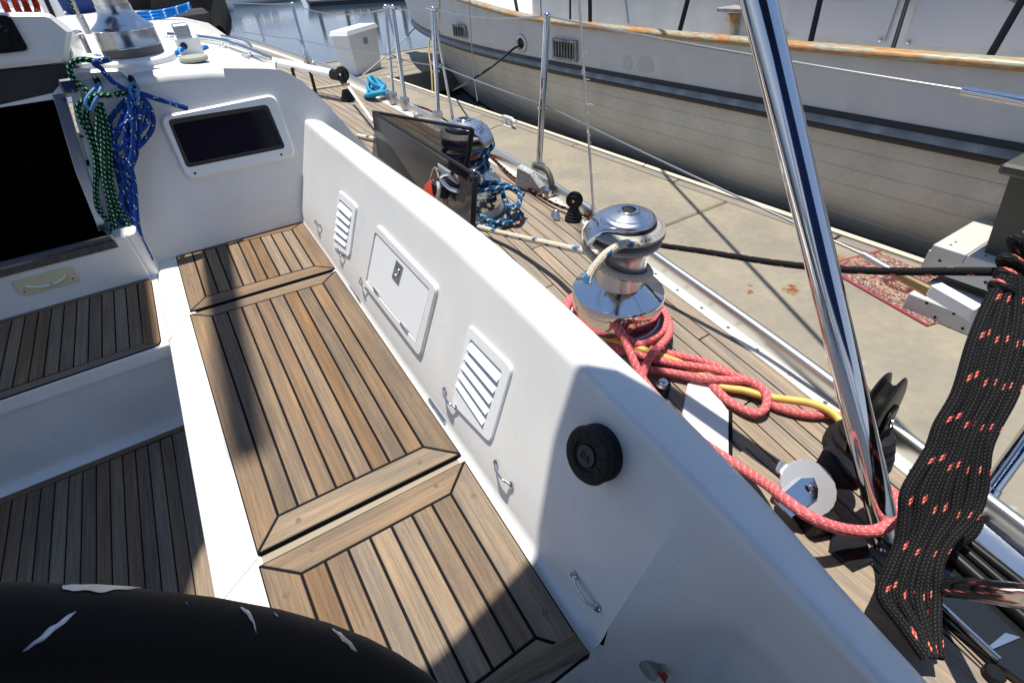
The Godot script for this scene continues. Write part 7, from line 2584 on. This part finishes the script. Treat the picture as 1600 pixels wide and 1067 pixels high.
func canopies() -> void:
	# sun awning and boom above the cockpit: out of the picture, they only throw the shade
	var t := thing("boom_cover", "navy sail cover along the boom high above the cockpit", "sail cover", Vector3(-0.8, 2.6, -2.7))
	var q := MB.new()
	q.prism([Vector2(-1.9, -3.1), Vector2(-0.29, -3.1), Vector2(-0.29, -1.76), Vector2(-0.37, -1.65), Vector2(-0.60, -1.05), Vector2(-1.9, -1.05)], 2.48, 2.54)
	part("cloth", q, M["navy canvas"], t)
	q = MB.new()
	q.tube([Vector3(-0.8, 2.42, -3.2), Vector3(-0.8, 2.42, -0.9)], 0.07, 12)
	part("boom", q, M["alloy"], t)
	t = thing("bimini_top", "navy canvas bimini over the helm", "bimini", Vector3(0.2, 2.1, -0.9))
	q = MB.new()
	q.prism([Vector2(-1.4, -0.74), Vector2(0.06, -0.78), Vector2(0.40, -0.86), Vector2(0.46, -0.845), Vector2(0.515, -0.80), Vector2(0.55, -0.72), Vector2(0.57, -0.5), Vector2(0.57, 0.8), Vector2(-1.4, 0.8)], 2.09, 2.106)
	part("cloth", q, M["navy canvas"], t)
	q = MB.new()
	q.tube([Vector3(-1.3, 2.075, -0.70), Vector3(0.5, 2.075, -0.78)], 0.012, 8)
	part("bow", q, M["stainless"], t)
	q = MB.new()
	q.box(place(Vector3(-0.41, 1.35, 0.8)), Vector3(1.98, 1.48, 0.01))
	part("back_curtain", q, M["navy canvas"], t)
	q = MB.new()
	q.tube([Vector3(1.63, 6.84, -3.68), Vector3(1.175, 4.47, -2.265), Vector3(0.72, 2.1, -0.85), Vector3(0.54, 1.16, -0.29)], 0.008, 8)
	solo("backstay", q, M["wire"], "wire stay running down over the winch to the helm", "stay")
	q = MB.new()
	q.tube(sag(Vector3(3.99, 1.72, -4.33), Vector3(0.9, 2.3, 1.39), 0.02, 10), 0.015, 8)
	solo("power_cable", q, M["black rubber"], "cable slung from the cabin of the white yacht over the pontoon", "cable", "", HERE)


func _ready() -> void:
	# ---- camera
	var cam := Camera3D.new()
	cam.name = "camera"
	add_child(cam)
	cam.transform = Transform3D(Basis(Vector3(0.8397, -0.0618, 0.5395), Vector3(0.3734, 0.7871, -0.491), Vector3(-0.3943, 0.6137, 0.6841)), Vector3(0, 0.9982, 0.0593))
	cam.fov = 69.08
	cam.near = 0.03
	cam.far = 600.0
	cam.current = true
	# ---- sky, sun, exposure
	var env := Environment.new()
	env.background_mode = Environment.BG_SKY
	var sky := Sky.new()
	var sm := ProceduralSkyMaterial.new()
	sm.sky_top_color = Color(0.46, 0.58, 0.76)
	sm.sky_horizon_color = Color(0.78, 0.82, 0.87)
	sm.sky_curve = 0.14
	sm.ground_bottom_color = Color(0.20, 0.24, 0.28)
	sm.ground_horizon_color = Color(0.5, 0.56, 0.62)
	sm.sun_angle_max = 8.0
	sm.energy_multiplier = 0.85
	sky.sky_material = sm
	env.sky = sky
	env.tonemap_mode = Environment.TONE_MAPPER_LINEAR
	env.tonemap_exposure = 1.44
	env.sdfgi_enabled = true
	env.ssao_enabled = true
	env.ssil_enabled = true
	var we := WorldEnvironment.new()
	we.name = "world_environment"
	we.environment = env
	add_child(we)
	var sun := DirectionalLight3D.new()
	sun.name = "sun"
	add_child(sun)
	var az := deg_to_rad(6.0)
	var el := deg_to_rad(81.5)
	var to := Vector3(sin(az) * cos(el), sin(el), -cos(az) * cos(el))
	sun.transform = Transform3D(Basis.looking_at(-to, Vector3.UP), Vector3(0, 20, 0))
	sun.light_energy = 1.5
	sun.light_color = Color(1.0, 0.975, 0.925)
	sun.light_angular_distance = 0.6
	sun.shadow_enabled = true
	materials()
	setting()
	own_yacht()
	canopies()
	fittings()
	ropes()
